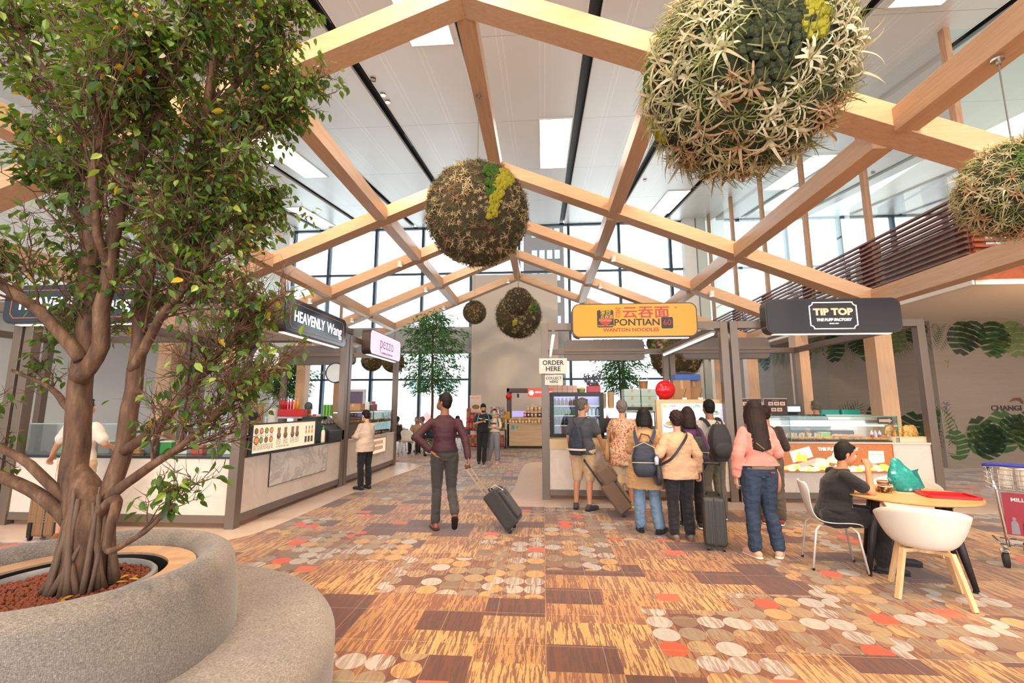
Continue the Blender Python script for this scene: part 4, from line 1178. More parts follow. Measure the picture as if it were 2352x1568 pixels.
m = MB(); m.disc((BC[0],BC[1],.745), .33, 48); build('soil', m, mat('dark_soil','3a2218',.95), pl)
m = MB(); r_ = random.Random(2)
for i in range(2300):
    a = r_.uniform(0,2*PI); q = .315*math.sqrt(r_.random()); m.ball((BC[0]+q*math.cos(a), BC[1]+q*math.sin(a), .748+r_.uniform(0,.014)), r_.uniform(.006,.010), 6, 4)
tag(build('clay_pebbles', m, mat('red_clay_pebble','8a4a30',.85,var=.35,vs=60), None), 'reddish clay pebbles covering the soil round the tree trunk', 'pebbles', kind='stuff')
fl = MB(); rr = random.Random(9)
for i in range(7):
    a = rr.uniform(-.8,1.2); q = rr.uniform(.18,.3); p = Vector((BC[0]+q*math.cos(a), BC[1]+q*math.sin(a), .775))
    f1 = MB(); leaf(f1, Vector((0,0,0)), Vector((rr.gauss(0,1),rr.gauss(0,1),0)), Vector((0,0,1)), .05)
    o = build('fallen_leaf', f1, LEAFY, None, loc=p); tag(o, 'fallen yellow leaf lying on the clay pebbles', 'leaf', 'fallen yellow leaves on the pebbles')
# ---------------------------------------------------------------- figure building
def remeshed(mb, voxel, smooth=3, wrinkle=0, wscale=9, seed=0, name='m'):
    """fuses overlapping closed shapes into one continuous surface"""
    me = bpy.data.meshes.new(name); me.from_pydata(mb.v, [], mb.f); me.update()
    o = bpy.data.objects.new('tmp', me); C.objects.link(o)
    r = o.modifiers.new('r','REMESH'); r.mode = 'VOXEL'; r.voxel_size = voxel; r.adaptivity = 0
    s = o.modifiers.new('s','SMOOTH'); s.factor = .5; s.iterations = smooth
    out = bpy.data.meshes.new_from_object(o.evaluated_get(bpy.context.evaluated_depsgraph_get()))
    bpy.data.objects.remove(o); bpy.data.meshes.remove(me)
    if wrinkle:
        nrm = [v.normal.copy() for v in out.vertices]
        for v, n in zip(out.vertices, nrm):
            p = v.co; q = Vector((p.x*wscale, p.y*wscale, p.z*wscale*1.9+seed))
            v.co = p+n*(wrinkle*(mnoise.noise(q)+.5*mnoise.noise(q*2.3)))
    out.polygons.foreach_set('use_smooth', [True]*len(out.polygons)); out.update()
    return out
def caps(m, p0, p1, r0, r1, n=12, flat=None, fdir=None):
    """tapered capsule; flat squashes it along fdir"""
    p0 = Vector(p0); p1 = Vector(p1); d = p1-p0; L = d.length
    if L < 1e-5: d = Vector((0,0,1)); L = 1e-5
    d.normalize()
    f = Vector(fdir) if fdir is not None else (Vector((0,1,0)) if abs(d.y) < .8 else Vector((1,0,0)))
    u = (f-d*f.dot(d)).normalized(); w = d.cross(u); k = flat or 1
    rings = []
    for i in range(1,4): a = PI/2*(1-i/4)*-1; rings.append((r0*math.sin(a), r0*math.cos(a)))
    rings = [(-r0*math.sin(a), r0*math.cos(a)) for a in (PI/2*.72, PI/2*.4, 0)] + [(L*.5, (r0+r1)/2)] + [(L+r1*math.sin(a), r1*math.cos(a)) for a in (0, PI/2*.4, PI/2*.72)]
    b = len(m.v); m.v.append(tuple(p0-d*r0))
    for t, r in rings:
        for j in range(n):
            a = 2*PI*j/n; m.v.append(tuple(p0+d*t+u*(math.cos(a)*r*k)+w*(math.sin(a)*r)))
    m.v.append(tuple(p1+d*r1)); e = len(m.v)-1; nr = len(rings)
    for j in range(n): m.f.append((b, b+1+(j+1)%n, b+1+j)); m.m.append(0)
    for i in range(nr-1):
        for j in range(n):
            a0 = b+1+i*n+j; a1 = b+1+i*n+(j+1)%n; m.f.append((a0,a1,a1+n,a0+n)); m.m.append(0)
    for j in range(n): m.f.append((e, b+1+(nr-1)*n+j, b+1+(nr-1)*n+(j+1)%n)); m.m.append(0)
def loft(m, rings, n=20, yaw=None):
    """closed loft of ellipses (cx,cy,cz,rx,ry[,yaw])"""
    b = len(m.v)
    for r in rings:
        a0 = r[5] if len(r) > 5 else 0
        for j in range(n):
            t = 2*PI*j/n; x = r[3]*math.cos(t); y = r[4]*math.sin(t)
            m.v.append((r[0]+x*math.cos(a0)-y*math.sin(a0), r[1]+x*math.sin(a0)+y*math.cos(a0), r[2]))
    for i in range(len(rings)-1):
        for j in range(n):
            a = b+i*n+j; c = b+i*n+(j+1)%n; m.f.append((a,c,c+n,a+n)); m.m.append(0)
    m.f.append(tuple(b+j for j in range(n-1,-1,-1))); m.m.append(0)
    m.f.append(tuple(b+(len(rings)-1)*n+j for j in range(n))); m.m.append(0)
def lerp(a, b, t): return a+(b-a)*t
SKIN = {}
def skin(hexc):
    if hexc not in SKIN:
        t = NT('skin_'+hexc); c = srgb(hexc); n = t.noise(t.coord(), 9, 3)
        t.fin(t.mix(n, tuple(x*.92 for x in c), tuple(min(1,x*1.06) for x in c)), .5)
        t.b.inputs['Subsurface Weight'].default_value = .12; t.b.inputs['Subsurface Scale'].default_value = .01
        SKIN[hexc] = t.mat
    return SKIN[hexc]
def hairmat(name, hexc, hi=None):
    t = NT(name); p = t.coord(); x,y,z = t.xyz(p); c = srgb(hexc); h = srgb(hi or hexc)
    n = t.noise(t.comb(t.math('MULTIPLY',x,70),t.math('MULTIPLY',y,70),t.math('MULTIPLY',z,7)), 1, 3)
    t.fin(t.mix(n, tuple(v*.45 for v in c), tuple(min(1,v*1.1) for v in h)), .6); t.b.inputs['Specular IOR Level'].default_value = .25; t.bump(n, .6, .006); return t.mat
HBLK = hairmat('black_hair', '1c1715'); HBRN = hairmat('dark_brown_hair', '33231f'); HGRY = hairmat('greying_hair', '4a4440', '7a726c'); HLGR = hairmat('grey_brown_hair', '6d5f5c', '8d7f7a')
EYEW = mat('eye_white', 'e8e4de', .3); EYED = mat('eye_dark', '1a1210', .2); LIP = mat('lip', 'a8625a', .5)
def cloth(name, hexc, rough=.85, scale=220, var=.12, **k):
    t = NT(name); p = t.coord(); c = srgb(hexc); n = t.noise(p, scale, 2); n2 = t.noise(p, 4, 3)
    f = t.math('MULTIPLY', t.math('ADD', n, n2), .5)
    t.fin(t.mix(f, tuple(v*(1-var) for v in c), tuple(min(1,v*(1+var)) for v in c)), rough); t.b.inputs['Sheen Weight'].default_value = .15
    t.bump(t.math('ADD', t.math('MULTIPLY', n, .3), t.noise(p, 14, 3, .5, 1)), .35, .01); return t.mat
def denim(name, hexc, hi):
    t = NT(name); p = t.coord(); n = t.noise(p, 300, 2); n2 = t.noise(t.mapping(p, (6,6,2.5)), 1, 4)
    t.fin(t.mix(t.math('MULTIPLY_ADD', n, .25, t.math('MULTIPLY', n2, .75)), srgb(hexc), srgb(hi)), .85); t.bump(t.noise(p, 26, 3, .5, 1.5), .4, .008); return t.mat
def checks(name, base, line):
    t = NT(name); x,y,z = t.xyz(t.coord()); f = None
    for a in (x, z):
        q = t.math('LESS_THAN', t.math('FRACT', t.math('MULTIPLY', a, 48)), .22); f = q if f is None else t.math('MAXIMUM', f, q)
    t.fin(t.mix(t.math('MULTIPLY', f, .7), srgb(base), srgb(line)), .7); t.bump(t.noise(t.coord(), 12, 3, .5, 1), .3, .01); return t.mat
def floral():
    t = NT('orange_floral_print'); p = t.coord(); v = t.n('ShaderNodeTexVoronoi'); t.set(v.inputs['Vector'], t.mapping(p, (1,1,1))); v.inputs['Scale'].default_value = 24
    n = t.noise(p, 16, 4, .6, 1.2)
    t.fin(t.ramp(t.math('MULTIPLY_ADD', v.outputs['Distance'], .45, t.math('MULTIPLY', n, .75)), [(.36, srgb('7d4a35')), (.46, srgb('c4683f')), (.54, srgb('d98c66')), (.62, srgb('ead0b4')), (.72, srgb('b98a70'))]), .8); return t.mat

BASE = dict(pel=(0,0,.95), chest=(0,.0,1.28), neck=(0,-.01,1.43), head=(0,.015,1.585),
            shL=(-.163,0,1.352), shR=(.163,0,1.352), elL=(-.225,-.03,1.11), elR=(.225,-.03,1.11), wrL=(-.235,.05,.87), wrR=(.235,.05,.87),
            hipL=(-.088,0,.90), hipR=(.088,0,.90), knL=(-.10,.015,.49), knR=(.10,.015,.49), anL=(-.105,-.02,.085), anR=(.105,-.02,.085),
            toL=(-.125,.13,.03), toR=(.125,.13,.03))
def person(label, loc, rz, H=1.7, sk='c58f6f', build_=1.0, pose=None, top=None, topm=None, sleeve=1.0, hem=.90, bot=None, blen=1.0, shoes=None, hair='short', hm=None,
           vox=.010, hyaw=0.0, hpitch=0.0, fem=False, loose=.018, mask=None, fat=1.0, curlL=.9, curlR=.9, coat=False, blegs=.02, wr=.006, seat=False, group=None):
    s = H/1.70; J = {k: Vector(v) for k, v in BASE.items()}
    if fem:
        for a, sg in (('shL',-1),('shR',1)): J[a].x = sg*.145
        for a, sg in (('elL',-1),('elR',1)): J[a].x = sg*.20
        for a, sg in (('wrL',-1),('wrR',1)): J[a].x = sg*.215
    for k, v in (pose or {}).items(): J[k] = Vector(v)
    o = empty('person', label, 'person', loc, rz, group); o.scale = (s,s,s)
    sm = skin(sk); pel, ch, nk, hd = J['pel'], J['chest'], J['neck'], J['head']
    HR = Matrix.Rotation(hyaw,4,'Z') @ Matrix.Rotation(hpitch,4,'X')
    def hp(x,y,z): return hd+(HR @ Vector((x,y,z)))
    sw = (J['shR']-J['shL']).length/2; syaw = math.atan2((J['shR']-J['shL']).y, (J['shR']-J['shL']).x)
    m = MB()
    # head
    def hball(c, r, sz, nu=16, nv=12):
        mm = MB(); mm.ball((0,0,0), r, nu, nv, sz); mm.v = [tuple(hp(*(Vector(v)+Vector(c)))) for v in mm.v]; m.add(mm.v, mm.f)
    hball((0,-.012,.022), .1, (.76,.94,.96)); hball((0,.022,-.030), .078, (.80,.92,1.08)); hball((0,.050,-.078), .034, (1.1,.9,.7))
    hball((0,.093,-.018), .015, (.8,1.15,1.2)); hball((0,.087,.006), .009, (.8,1,2.0)); hball((0,.083,-.058), .014, (1.5,.6,.6))
    for e in (-1,1): hball((e*.080,-.008,-.010), .022, (.38,.75,1.35)); hball((e*.034,.062,-.030), .026, (1,.8,.9))
    caps(m, nk+Vector((0,-.005,-.07)), hp(0,-.02,-.06), .062*(.86 if fem else 1), .054*(.86 if fem else 1))
    # torso
    def tring(t, rx, ry, dz=0):
        p = pel.lerp(ch, t) if t <= 1 else ch.lerp(nk, t-1)
        return (p.x, p.y, p.z, rx*fat, ry*fat, syaw*min(1,max(0,t)))
    hipw = .155 if not fem else .165
    tors = ([tring(-.28, hipw*.75, .085)] if not seat else [])+[tring(-.1, hipw, .105), tring(.15, hipw*.98, .105), tring(.42, .128 if not fem else .118, .092), tring(.75, .140 if not fem else .128, .105), tring(1.0, sw*.90, .108), tring(1.35, sw*1.0, .090), tring(1.68, sw*.66, .066), tring(1.95, .06, .055)]
    loft(m, tors)
    def arm(mm, S, sk_=0, upto=2.0):
        sh, el, wr_ = J['sh'+S], J['el'+S], J['wr'+S]
        caps(mm, sh, sh.lerp(el, min(1,upto)), .050+sk_*.45, lerp(.050,.037,min(1,upto))+sk_)
        if upto > 1: 
            t = upto-1; caps(mm, el, el.lerp(wr_, min(1,t)), .038+sk_, lerp(.038,.026,min(1,t))+sk_*.9)
    for S in 'LR':
        arm(m, S); el, wr_ = J['el'+S], J['wr'+S]; f = (wr_-el).normalized(); sg = -1 if S == 'L' else 1
        side = Vector((0,1,0)); side = (side-f*side.dot(f)); side = side.normalized() if side.length > .3 else Vector((sg*-1,0,0))
        pn = f.cross(side).normalized()
        if pn.x*sg > 0: pn = -pn            # palm looks inward
        hnd = wr_+f*.045; caps(m, wr_, wr_+f*.085, .024, .036, flat=.42, fdir=pn)
        cu = curlL if S == 'L' else curlR
        for q, (of, ln) in enumerate(((.030,.068),(.010,.076),(-.011,.070),(-.031,.056))):
            b0 = wr_+f*.090+side*of; d1 = (f*math.cos(cu*.5)+pn*math.sin(cu*.5)); d2 = (f*math.cos(cu*1.4)+pn*math.sin(cu*1.4)); d3 = (f*math.cos(cu*2.1)+pn*math.sin(cu*2.1))
            caps(m, b0-f*.02, b0+d1*ln*.45, .0098, .0092, 8); caps(m, b0+d1*ln*.45, b0+d1*ln*.45+d2*ln*.33, .0092, .0085, 8); caps(m, b0+d1*ln*.45+d2*ln*.33, b0+d1*ln*.45+d2*ln*.33+d3*ln*.25, .0085, .0078, 8)
        tb = wr_+f*.03+side*.026; d1 = (f*.7+side*.65+pn*.25).normalized(); caps(m, tb, tb+d1*.035, .013, .0105, 8); caps(m, tb+d1*.035, tb+d1*.035+(f*.85+side*.2+pn*.4).normalized()*.034, .0105, .009, 8)
    def leg(mm, S, e=0, upto=2.0, cuff=0):
        hi, kn, an = J['hip'+S], J['kn'+S], J['an'+S]
        caps(mm, hi, hi.lerp(kn, min(1,upto)), (.085+e)*fat, lerp(.085,.052,min(1,upto))*1+e)
        if upto > 1: 
            t = upto-1; c = kn.lerp(an, .32)+Vector((0,-.012,0)) if not seat else kn.lerp(an,.32)
            caps(mm, kn, c if t > .32 else kn.lerp(an,t), .050+e, .052+e)
            if t > .32: caps(mm, c, kn.lerp(an, t), .052+e, lerp(.05,.034,t)+e+cuff)
    for S in 'LR':
        leg(m, S); an, to = J['an'+S], J['to'+S]; hl = an+(an-to)*.28; hl.z = an.z-.045
        caps(m, an, hl, .036, .028); caps(m, hl, to, .030, .026, flat=None)
    build('body', remeshed(m, vox, 2), sm, o)
    # face
    for e in (-1,1):
        f = MB(); f.ball((0,0,0), .0115, 8, 6); f.v = [tuple(hp(*(Vector(v)+Vector((e*.032,.074,.004))))) for v in f.v]; build('eye', f, EYEW, o, smooth=True)
        f = MB(); f.ball((0,0,0), .0062, 8, 6); f.v = [tuple(hp(*(Vector(v)+Vector((e*.032,.0815,.004))))) for v in f.v]; build('iris', f, EYED, o, smooth=True)
        f = MB(); f.tube([hp(e*.018,.083,.024), hp(e*.032,.084,.028), hp(e*.047,.076,.023)], [.002,.0032,.0018], 6); build('eyebrow', f, hm or HBLK, o)
    f = MB(); f.tube([hp(-.020,.088,-.056), hp(0,.096,-.055), hp(.020,.088,-.056)], [.002,.005,.002], 6); build('lips', f, LIP, o)
    # hair
    hmt = hm or HBLK; h = MB()
    def hb(c, r, sz):
        mm = MB(); mm.ball((0,0,0), r, 18, 12, sz); mm.v = [tuple(hp(*(Vector(v)+Vector(c)))) for v in mm.v]; h.add(mm.v, mm.f)
    if hair != 'none':
        hb((0,-.026,.036), .104, (.80,.92,.96)); hb((0,-.045,-.005), .088, (.86,.72,1.0))
        for e in (-1,1): hb((e*.058,-.012,.022), .034, (.7,1.25,1.5))
        hb((0,.028,.092), .040, (1.5,1.1,.55))
    if hair == 'curly':
        for i in range(60):
            d = fib(60,i)
            if d.y > .35 and d.z < .45: continue
            if d.z < -.55: continue
            hb((d.x*.078,-.022+d.y*.088,.036+d.z*.092), .022, (1,1,1))
    if hair in ('bob','long','shoulder'):
        bot_ = {'bob':-.125,'shoulder':-.17,'long':-.43}[hair]
        for i in range(15):
            a = math.radians(-112+224*i/14); x = math.sin(a); y = -math.cos(a)
            z1 = bot_*(1 if abs(a) < 1.35 else .78)
            q0 = hp(x*.070,-.015+y*.074,.05); q1 = hp(x*.094,-.020+y*.088,-.05); q2 = hp(x*(.090 if hair != 'long' else .097),-.030+y*.086,z1) if hair != 'long' else hp(x*.097,-.050+y*.092,-.13)
            caps(h, q0, q1, .026, .024, 8); caps(h, q1, q2, .024, .021, 8)
            if hair == 'long' and abs(a) < 1.3: caps(h, q2, q2+Vector((x*.010,-.050,z1+.13+.03*abs(x))), .022, .015, 8)
    if hair == 'long':
        for x_ in (-.035,0,.035): caps(h, hp(x_,-.075,-.06), hp(x_*1.1,-.125,-.37), .055, .036, 12, flat=.5, fdir=(0,1,0))
    if hair == 'bun':
        hb((0,-.088,.070), .040, (1,.9,.95)); hb((0,-.070,-.055), .028, (1.5,.8,1.0))
    if hair == 'cap':
        pass
    if hair != 'none': build('hair', remeshed(h, min(vox,.008), 2, .003, 60), hmt, o)
    # clothes
    if topm:
        t = MB(); e = loose
        zh = hem; tb = [tring(0,1,1)]
        lo = []
        prof = [(hipw+e+.012 if not coat else hipw+e+.05, .112+e+(.03 if coat else 0)), (hipw+e, .112+e), (.140 if not fem else .130, .108+e), ((.150 if not fem else .140)+e*.6, .115+e*.8), (sw*.95+e*.4, .116+e*.6), (sw*1.02+e*.3, .097+e*.5), (sw*.68, .072+e*.3), (.074,.062)]
        tt = [None, .12, .42, .75, 1.0, 1.35, 1.68, 1.90]
        rings = []
        if not seat:
            hz = zh; pz = pel.lerp(ch, -.1); rings.append((pz.x, pz.y-(0 if not coat else .01), hz, prof[0][0]*fat, prof[0][1]*fat, 0))
            if hz < .80: rings.append((pz.x, pz.y, .86, (hipw+e+.02)*fat, (.112+e+.015)*fat, 0))
        else: rings.append(tring(-.16, hipw*.8+e, .09+e*.6))
        for a, (rx, ry) in list(zip(tt, prof))[1:]: rings.append(tring(a, rx+(.012 if (coat and a < .5) else 0), ry+(.010 if (coat and a < .5) else 0)))
        loft(t, rings, 24)
        for S in 'LR': arm(t, S, e*.75+.004, sleeve)
        build('top', remeshed(t, min(vox*1.1,.012), 2, wr, 8, seed=loc[0]*7), topm, o)
        c = MB(); 
    if bot:
        t = MB(); e = blegs
        loft(t, [tring(-.24, hipw*.9, .10+e*.3), tring(-.1, hipw+e*.4+.006, .114+e*.3), tring(.12, hipw+e*.3+.006, .114+e*.3), tring(.26, .152 if not fem else .148, .112)], 24)
        for S in 'LR': leg(t, S, e, blen, .012)
        build('trousers' if blen > 1.5 else 'shorts', remeshed(t, min(vox*1.1,.012), 2, wr, 11, seed=loc[1]*5), bot, o)
    if shoes:
        t = MB(); so_ = MB()
        for S in 'LR':
            an, to = J['an'+S], J['to'+S]; hl = an+(an-to)*.30; hl.z = an.z-.045; d = (to-hl).normalized(); tip = to+d*.035
            sh = MB(); caps(sh, hl, to+d*.0, .042, .040); caps(sh, to, tip, .038, .030); caps(sh, an+Vector((0,0,-.01)), hl, .043, .042); sh_m = remeshed(sh, .010, 3)
            build('shoe', sh_m, shoes[0], o)
            if len(shoes) > 1:
                so_ = MB(); u = Vector((0,0,1))-d*d.z; u.normalize(); 
                caps(so_, hl-u*.026+d*-.008, tip-u*.022-d*.008, .043, .036, 14, flat=None)
                so_.v = [tuple(Vector(v)-u*((Vector(v)-hl).dot(u)+.028)*.62) for v in so_.v]
                build('sole', so_, shoes[1], o)
    if mask:
        mm = MB(); mm.ball((0,0,0), .052, 16, 10, (1.05,.62,.98)); mm.v = [tuple(hp(*(Vector(v)+Vector((0,.068,-.048))))) for v in mm.v]; build('face_mask', mm, mask, o, smooth=True)
        mm = MB()
        for e in (-1,1): mm.tube([hp(e*.045,.078,-.035), hp(e*.080,.02,-.012), hp(e*.088,-.01,.004)], .0022, 5)
        build('mask_loop', mm, mask, o)
    return o
def worn(name, label, cat, per, group=None):
    o = empty(name, label, cat, per.location[:], per.rotation_euler[2], group); o.scale = per.scale[:]; return o
def rbox(m_, c, sx, sy, sz, r=.04, taper=1.0, M=None):
    """soft rounded block (bag body)"""
    n = 24; rings = []
    for k in range(9):
        f = k/8; z = -sz/2+sz*f; e = math.sin(PI*min(1,max(0,f*1.0)))**.28 if 0 < f < 1 else .55
        tp = lerp(1, taper, f)
        rings.append((z, sx/2*e*tp, sy/2*e*tp))
    b = MB()
    for z, rx, ry in rings:
        for j in range(n):
            a = 2*PI*j/n; ca = math.cos(a); sa = math.sin(a); q = (abs(ca)**4+abs(sa)**4)**-.25
            b.v.append((c[0]+rx*ca*q*.93, c[1]+ry*sa*q*.93, c[2]+z))
    for i in range(8):
        for j in range(n): a = i*n+j; d = i*n+(j+1)%n; b.f.append((a,d,d+n,a+n))
    b.f.append(tuple(range(n-1,-1,-1))); b.f.append(tuple(8*n+j for j in range(n))); m_.add(b.v, b.f, M)
def strap(m, pts, w=.03, t=.006, up=None):
    pts = [Vector((p[0],p[1],p[2]-(.038 if p[2] > 1.35 else 0))) for p in pts]
    pts = catmull(pts, 5); k = len(pts); b = len(m.v)
    for i, p in enumerate(pts):
        d = (pts[min(i+1,k-1)]-pts[max(i-1,0)]).normalized(); out = (p-Vector((0,0,p.z))); out = out.normalized() if out.length > .02 else Vector((0,-1,0))
        if up is not None: out = Vector(up)
        s = d.cross(out).normalized()*(w/2); o_ = out*(t/2)
        m.v += [tuple(p-s-o_), tuple(p+s-o_), tuple(p+s+o_), tuple(p-s+o_)]
    for i in range(k-1):
        for j in range(4): a = b+i*4+j; c = b+i*4+(j+1)%4; m.f.append((a,c,c+4,a+4)); m.m.append(0)
    m.f += [(b+3,b+2,b+1,b), (b+4*k-4,b+4*k-3,b+4*k-2,b+4*k-1)]; m.m += [0,0]
NAVYC = cloth('navy_nylon','1e2536',.55); BLKC = cloth('black_cloth','1b1a1c',.8); BLKN = cloth('black_nylon','201f24',.5)
WHS = mat('white_sole','e6e0d6',.5); DKS = mat('dark_sole','1c1a19',.6)
TANC = cloth('tan_leather','b38a5e',.55)
# walking man with suitcase
P1 = dict(pel=(0,0,.96), chest=(-.01,.03,1.30), neck=(-.01,.03,1.45), head=(-.02,.05,1.60), shL=(-.178,.03,1.345), shR=(.168,.01,1.34),
          elL=(-.37,-.10,1.16), wrL=(-.20,-.15,1.00), elR=(.25,-.12,1.13), wrR=(.27,-.26,.91),
          hipL=(-.09,0,.91), knL=(-.09,.05,.50), anL=(-.10,.02,.085), toL=(-.13,.17,.03), hipR=(.09,0,.91), knR=(.10,.07,.49), anR=(.12,-.22,.24), toR=(.125,-.16,.09))
PLUM = checks('plum_checked_shirt','401524','260c17')
MAN = person('man in plum checked shirt and dark trousers striding away, towing a black suitcase', (-1.33,6.17,0), .30, 1.755, '8a5a40', pose=P1, topm=PLUM, sleeve=1.95, hem=.97, bot=cloth('charcoal_trousers','3a3634'), blen=1.96,
       shoes=(cloth('oxblood_leather','7a3a26',.3),DKS), hair='short', hm=HBLK, vox=.008, hyaw=.95, mask=mat('dark_mask','4a4f5c',.7), wr=.007, fat=1.0, blegs=.014, curlL=.25, curlR=1.2)
o = worn('leather_belt','dark leather belt round the waist of the man in the plum shirt','belt',MAN); m = MB(); m.lathe([(.172,.972),(.176,.972),(.176,1.0),(.172,1.0)], 32, sy=.74); build('belt', m, BLKC, o)
# man in grey T-shirt and shorts
P2 = dict(elR=(.25,.06,1.13), wrR=(.27,.20,.92), head=(.02,.03,1.59), anL=(-.13,.0,.085), toL=(-.17,.14,.03), anR=(.11,-.04,.085), toR=(.16,.10,.03))
OLD = person('man in dark grey T-shirt and khaki shorts with a drawstring bag, leftmost in the queue', (.62,7.46,0), -.45, 1.72, 'c98d6c', pose=P2, topm=cloth('dark_grey_tshirt','4b4d54'), sleeve=.72, hem=.84, bot=cloth('khaki_shorts','c9a985'), blen=1.02,
       shoes=(cloth('dark_moccasin','3a3a40',.6),DKS), hair='short', hm=HGRY, vox=.009, hyaw=-.7, loose=.030, blegs=.032, fat=1.08, curlR=1.1)
o = worn('drawstring_bag','dark navy drawstring bag with a pale stripe on the back of the grey shirted man','bag',OLD)
m = MB(); rbox(m, (-.02,-.215,1.06), .34, .16, .44, taper=.55); build('bag_body', remeshed(m,.012,3,.008,9), NAVYC, o)
m = MB(); strap(m, [(-.03,-.20,1.27),(-.11,-.13,1.43),(-.13,.02,1.455),(-.15,.13,1.30)], .012, .008); strap(m, [(0,-.20,1.27),(.09,-.13,1.43),(.12,.02,1.455),(.15,.13,1.28)], .012, .008); build('cord', m, BLKN, o)
m = MB(); strap(m, [(-.18,-.245,.93),(-.10,-.305,.93),(0,-.312,.93),(.09,-.30,.93),(.145,-.24,.93)], .028, .004, up=(0,-1,0)); build('stripe', m, mat('reflective_stripe','d9c6bb',.4), o)
# woman in floral dress
FLO = person('short haired woman in an orange floral top with a tan shoulder bag at the till', (1.30,7.72,0), -.1, 1.69, 'd39a78', pose=dict(elL=(-.23,.03,1.13), wrL=(-.19,.24,1.02)), topm=floral(), sleeve=.62, hem=.66, bot=cloth('cream_skirt','dac6aa'), blen=1.3,
       shoes=(cloth('beige_shoe','a88a70'),WHS), hair='curly', hm=HLGR, vox=.010, fem=True, loose=.03, blegs=.05, fat=1.12, coat=False)
o = worn('tote_bag','tan leather shoulder bag hanging from the floral dressed woman\'s shoulder','bag',FLO)
m = MB(); rbox(m, (-.27,-.09,.88), .10, .28, .34, taper=.75); build('bag_body', m, TANC, o, smooth=True)
m = MB(); strap(m, [(-.25,-.17,1.02),(-.19,-.12,1.36),(-.14,-.02,1.455),(-.19,.06,1.36),(-.26,-.0,1.02)], .028, .006); build('strap', m, TANC, o)
# woman in tan coat
TAN = person('woman with black bob in a long tan coat and jeans carrying a navy backpack', (1.33,6.2,0), -.12, 1.575, 'd8a583', pose=dict(elR=(.24,-.02,1.12), wrR=(.22,.12,.95), elL=(-.21,.05,1.12), wrL=(-.12,.2,1.05), anR=(.15,-.05,.085), toR=(.24,.08,.03), anL=(-.10,.02,.085)), topm=cloth('tan_coat','b98f60',.8), sleeve=1.72, hem=.60, coat=True, bot=denim('washed_denim','4a6684','8aa2ba'), blen=1.93,
       shoes=(cloth('black_suede','17181a'),DKS), hair='bob', hm=HBLK, vox=.008, fem=True, loose=.036, blegs=.03, fat=1.12, wr=.011, hyaw=-.15)
o = worn('backpack','navy backpack with tan piping and a small water bottle, on the tan coat','backpack',TAN)
m = MB(); rbox(m, (-.05,-.30,1.02), .37, .22, .46, taper=.86); build('pack_body', remeshed(m,.012,2,.006,8), NAVYC, o)
m = MB(); rbox(m, (-.06,-.40,.90), .30, .09, .20); build('front_pocket', m, NAVYC, o, smooth=True)
m = MB(); m.tube([(-.21,-.40,.985),(-.14,-.448,.99),(-.02,-.448,.99),(.08,-.40,.985)], .005, 6); m.tube([(-.19,-.37,1.18),(-.05,-.40,1.25),(.09,-.37,1.18),(.11,-.37,1.05)], .005, 6); build('zip_piping', m, mat('cream_piping','d9c39c',.5), o)
m = MB(); strap(m, [(-.13,-.20,1.22),(-.15,-.12,1.42),(-.13,.03,1.455),(-.16,.14,1.28)], .05, .012); strap(m, [(.06,-.20,1.22),(.13,-.12,1.43),(.13,.03,1.455),(.17,.15,1.25),(.20,.05,1.05),(.12,-.22,.86)], .05, .012); build('shoulder_strap', m, mat('slate_strap','3b4a66',.7), o)
m = MB(); m.tube([(.09,-.22,1.23),(.03,-.19,1.33),(-.06,-.19,1.35),(-.11,-.22,1.24)], .012, 8); build('carry_handle', m, mat('brown_handle','5a3528',.5), o)
bt = worn('water_bottle','tiny blue capped water bottle in the side pocket of the navy backpack','bottle',TAN)
m = MB(); m.lathe([(0,0),(.026,0),(.028,.05),(.028,.08),(.014,.10),(.014,.108)], 12, (.10,-.435,.97)); build('bottle_body', m, mat('clear_bottle','c4d3e6',.15), bt, smooth=True)
m = MB(); m.lathe([(.016,.108),(.016,.13),(0,.13)], 12, (.10,-.435,.97)); build('cap', m, mat('blue_cap','2f62b8',.4), bt)
# woman in beige cardigan
BEI = person('short haired woman in a beige cardigan and black trousers with a black cross bag', (1.67,5.92,0), .06, 1.535, 'd09b7a', pose=dict(elL=(-.26,-.02,1.13), wrL=(-.20,.13,1.22), elR=(.25,-.04,1.12), wrR=(.29,.02,.88)), topm=cloth('beige_knit','cfa583',.9), sleeve=1.85, hem=.80, bot=cloth('black_trousers','1d1d22'), blen=1.93,
       shoes=(cloth('grey_trainer','6d6258',.7),mat('brown_sole','8a4f30',.6)), hair='curly', hm=HBRN, vox=.008, fem=True, loose=.04, blegs=.026, fat=1.2, wr=.009)
o = worn('cross_body_bag','black cross body bag at the left hip of the beige cardigan woman','bag',BEI)
m = MB(); rbox(m, (-.29,.0,.84), .12, .24, .27, taper=.8); build('bag_body', m, BLKN, o, smooth=True)
m = MB(); strap(m, [(-.27,-.06,.98),(-.16,-.20,1.08),(-.02,-.215,1.26),(.08,-.15,1.42),(.11,-.02,1.47),(.08,.12,1.38)], .035, .008); build('strap', m, BLKN, o)
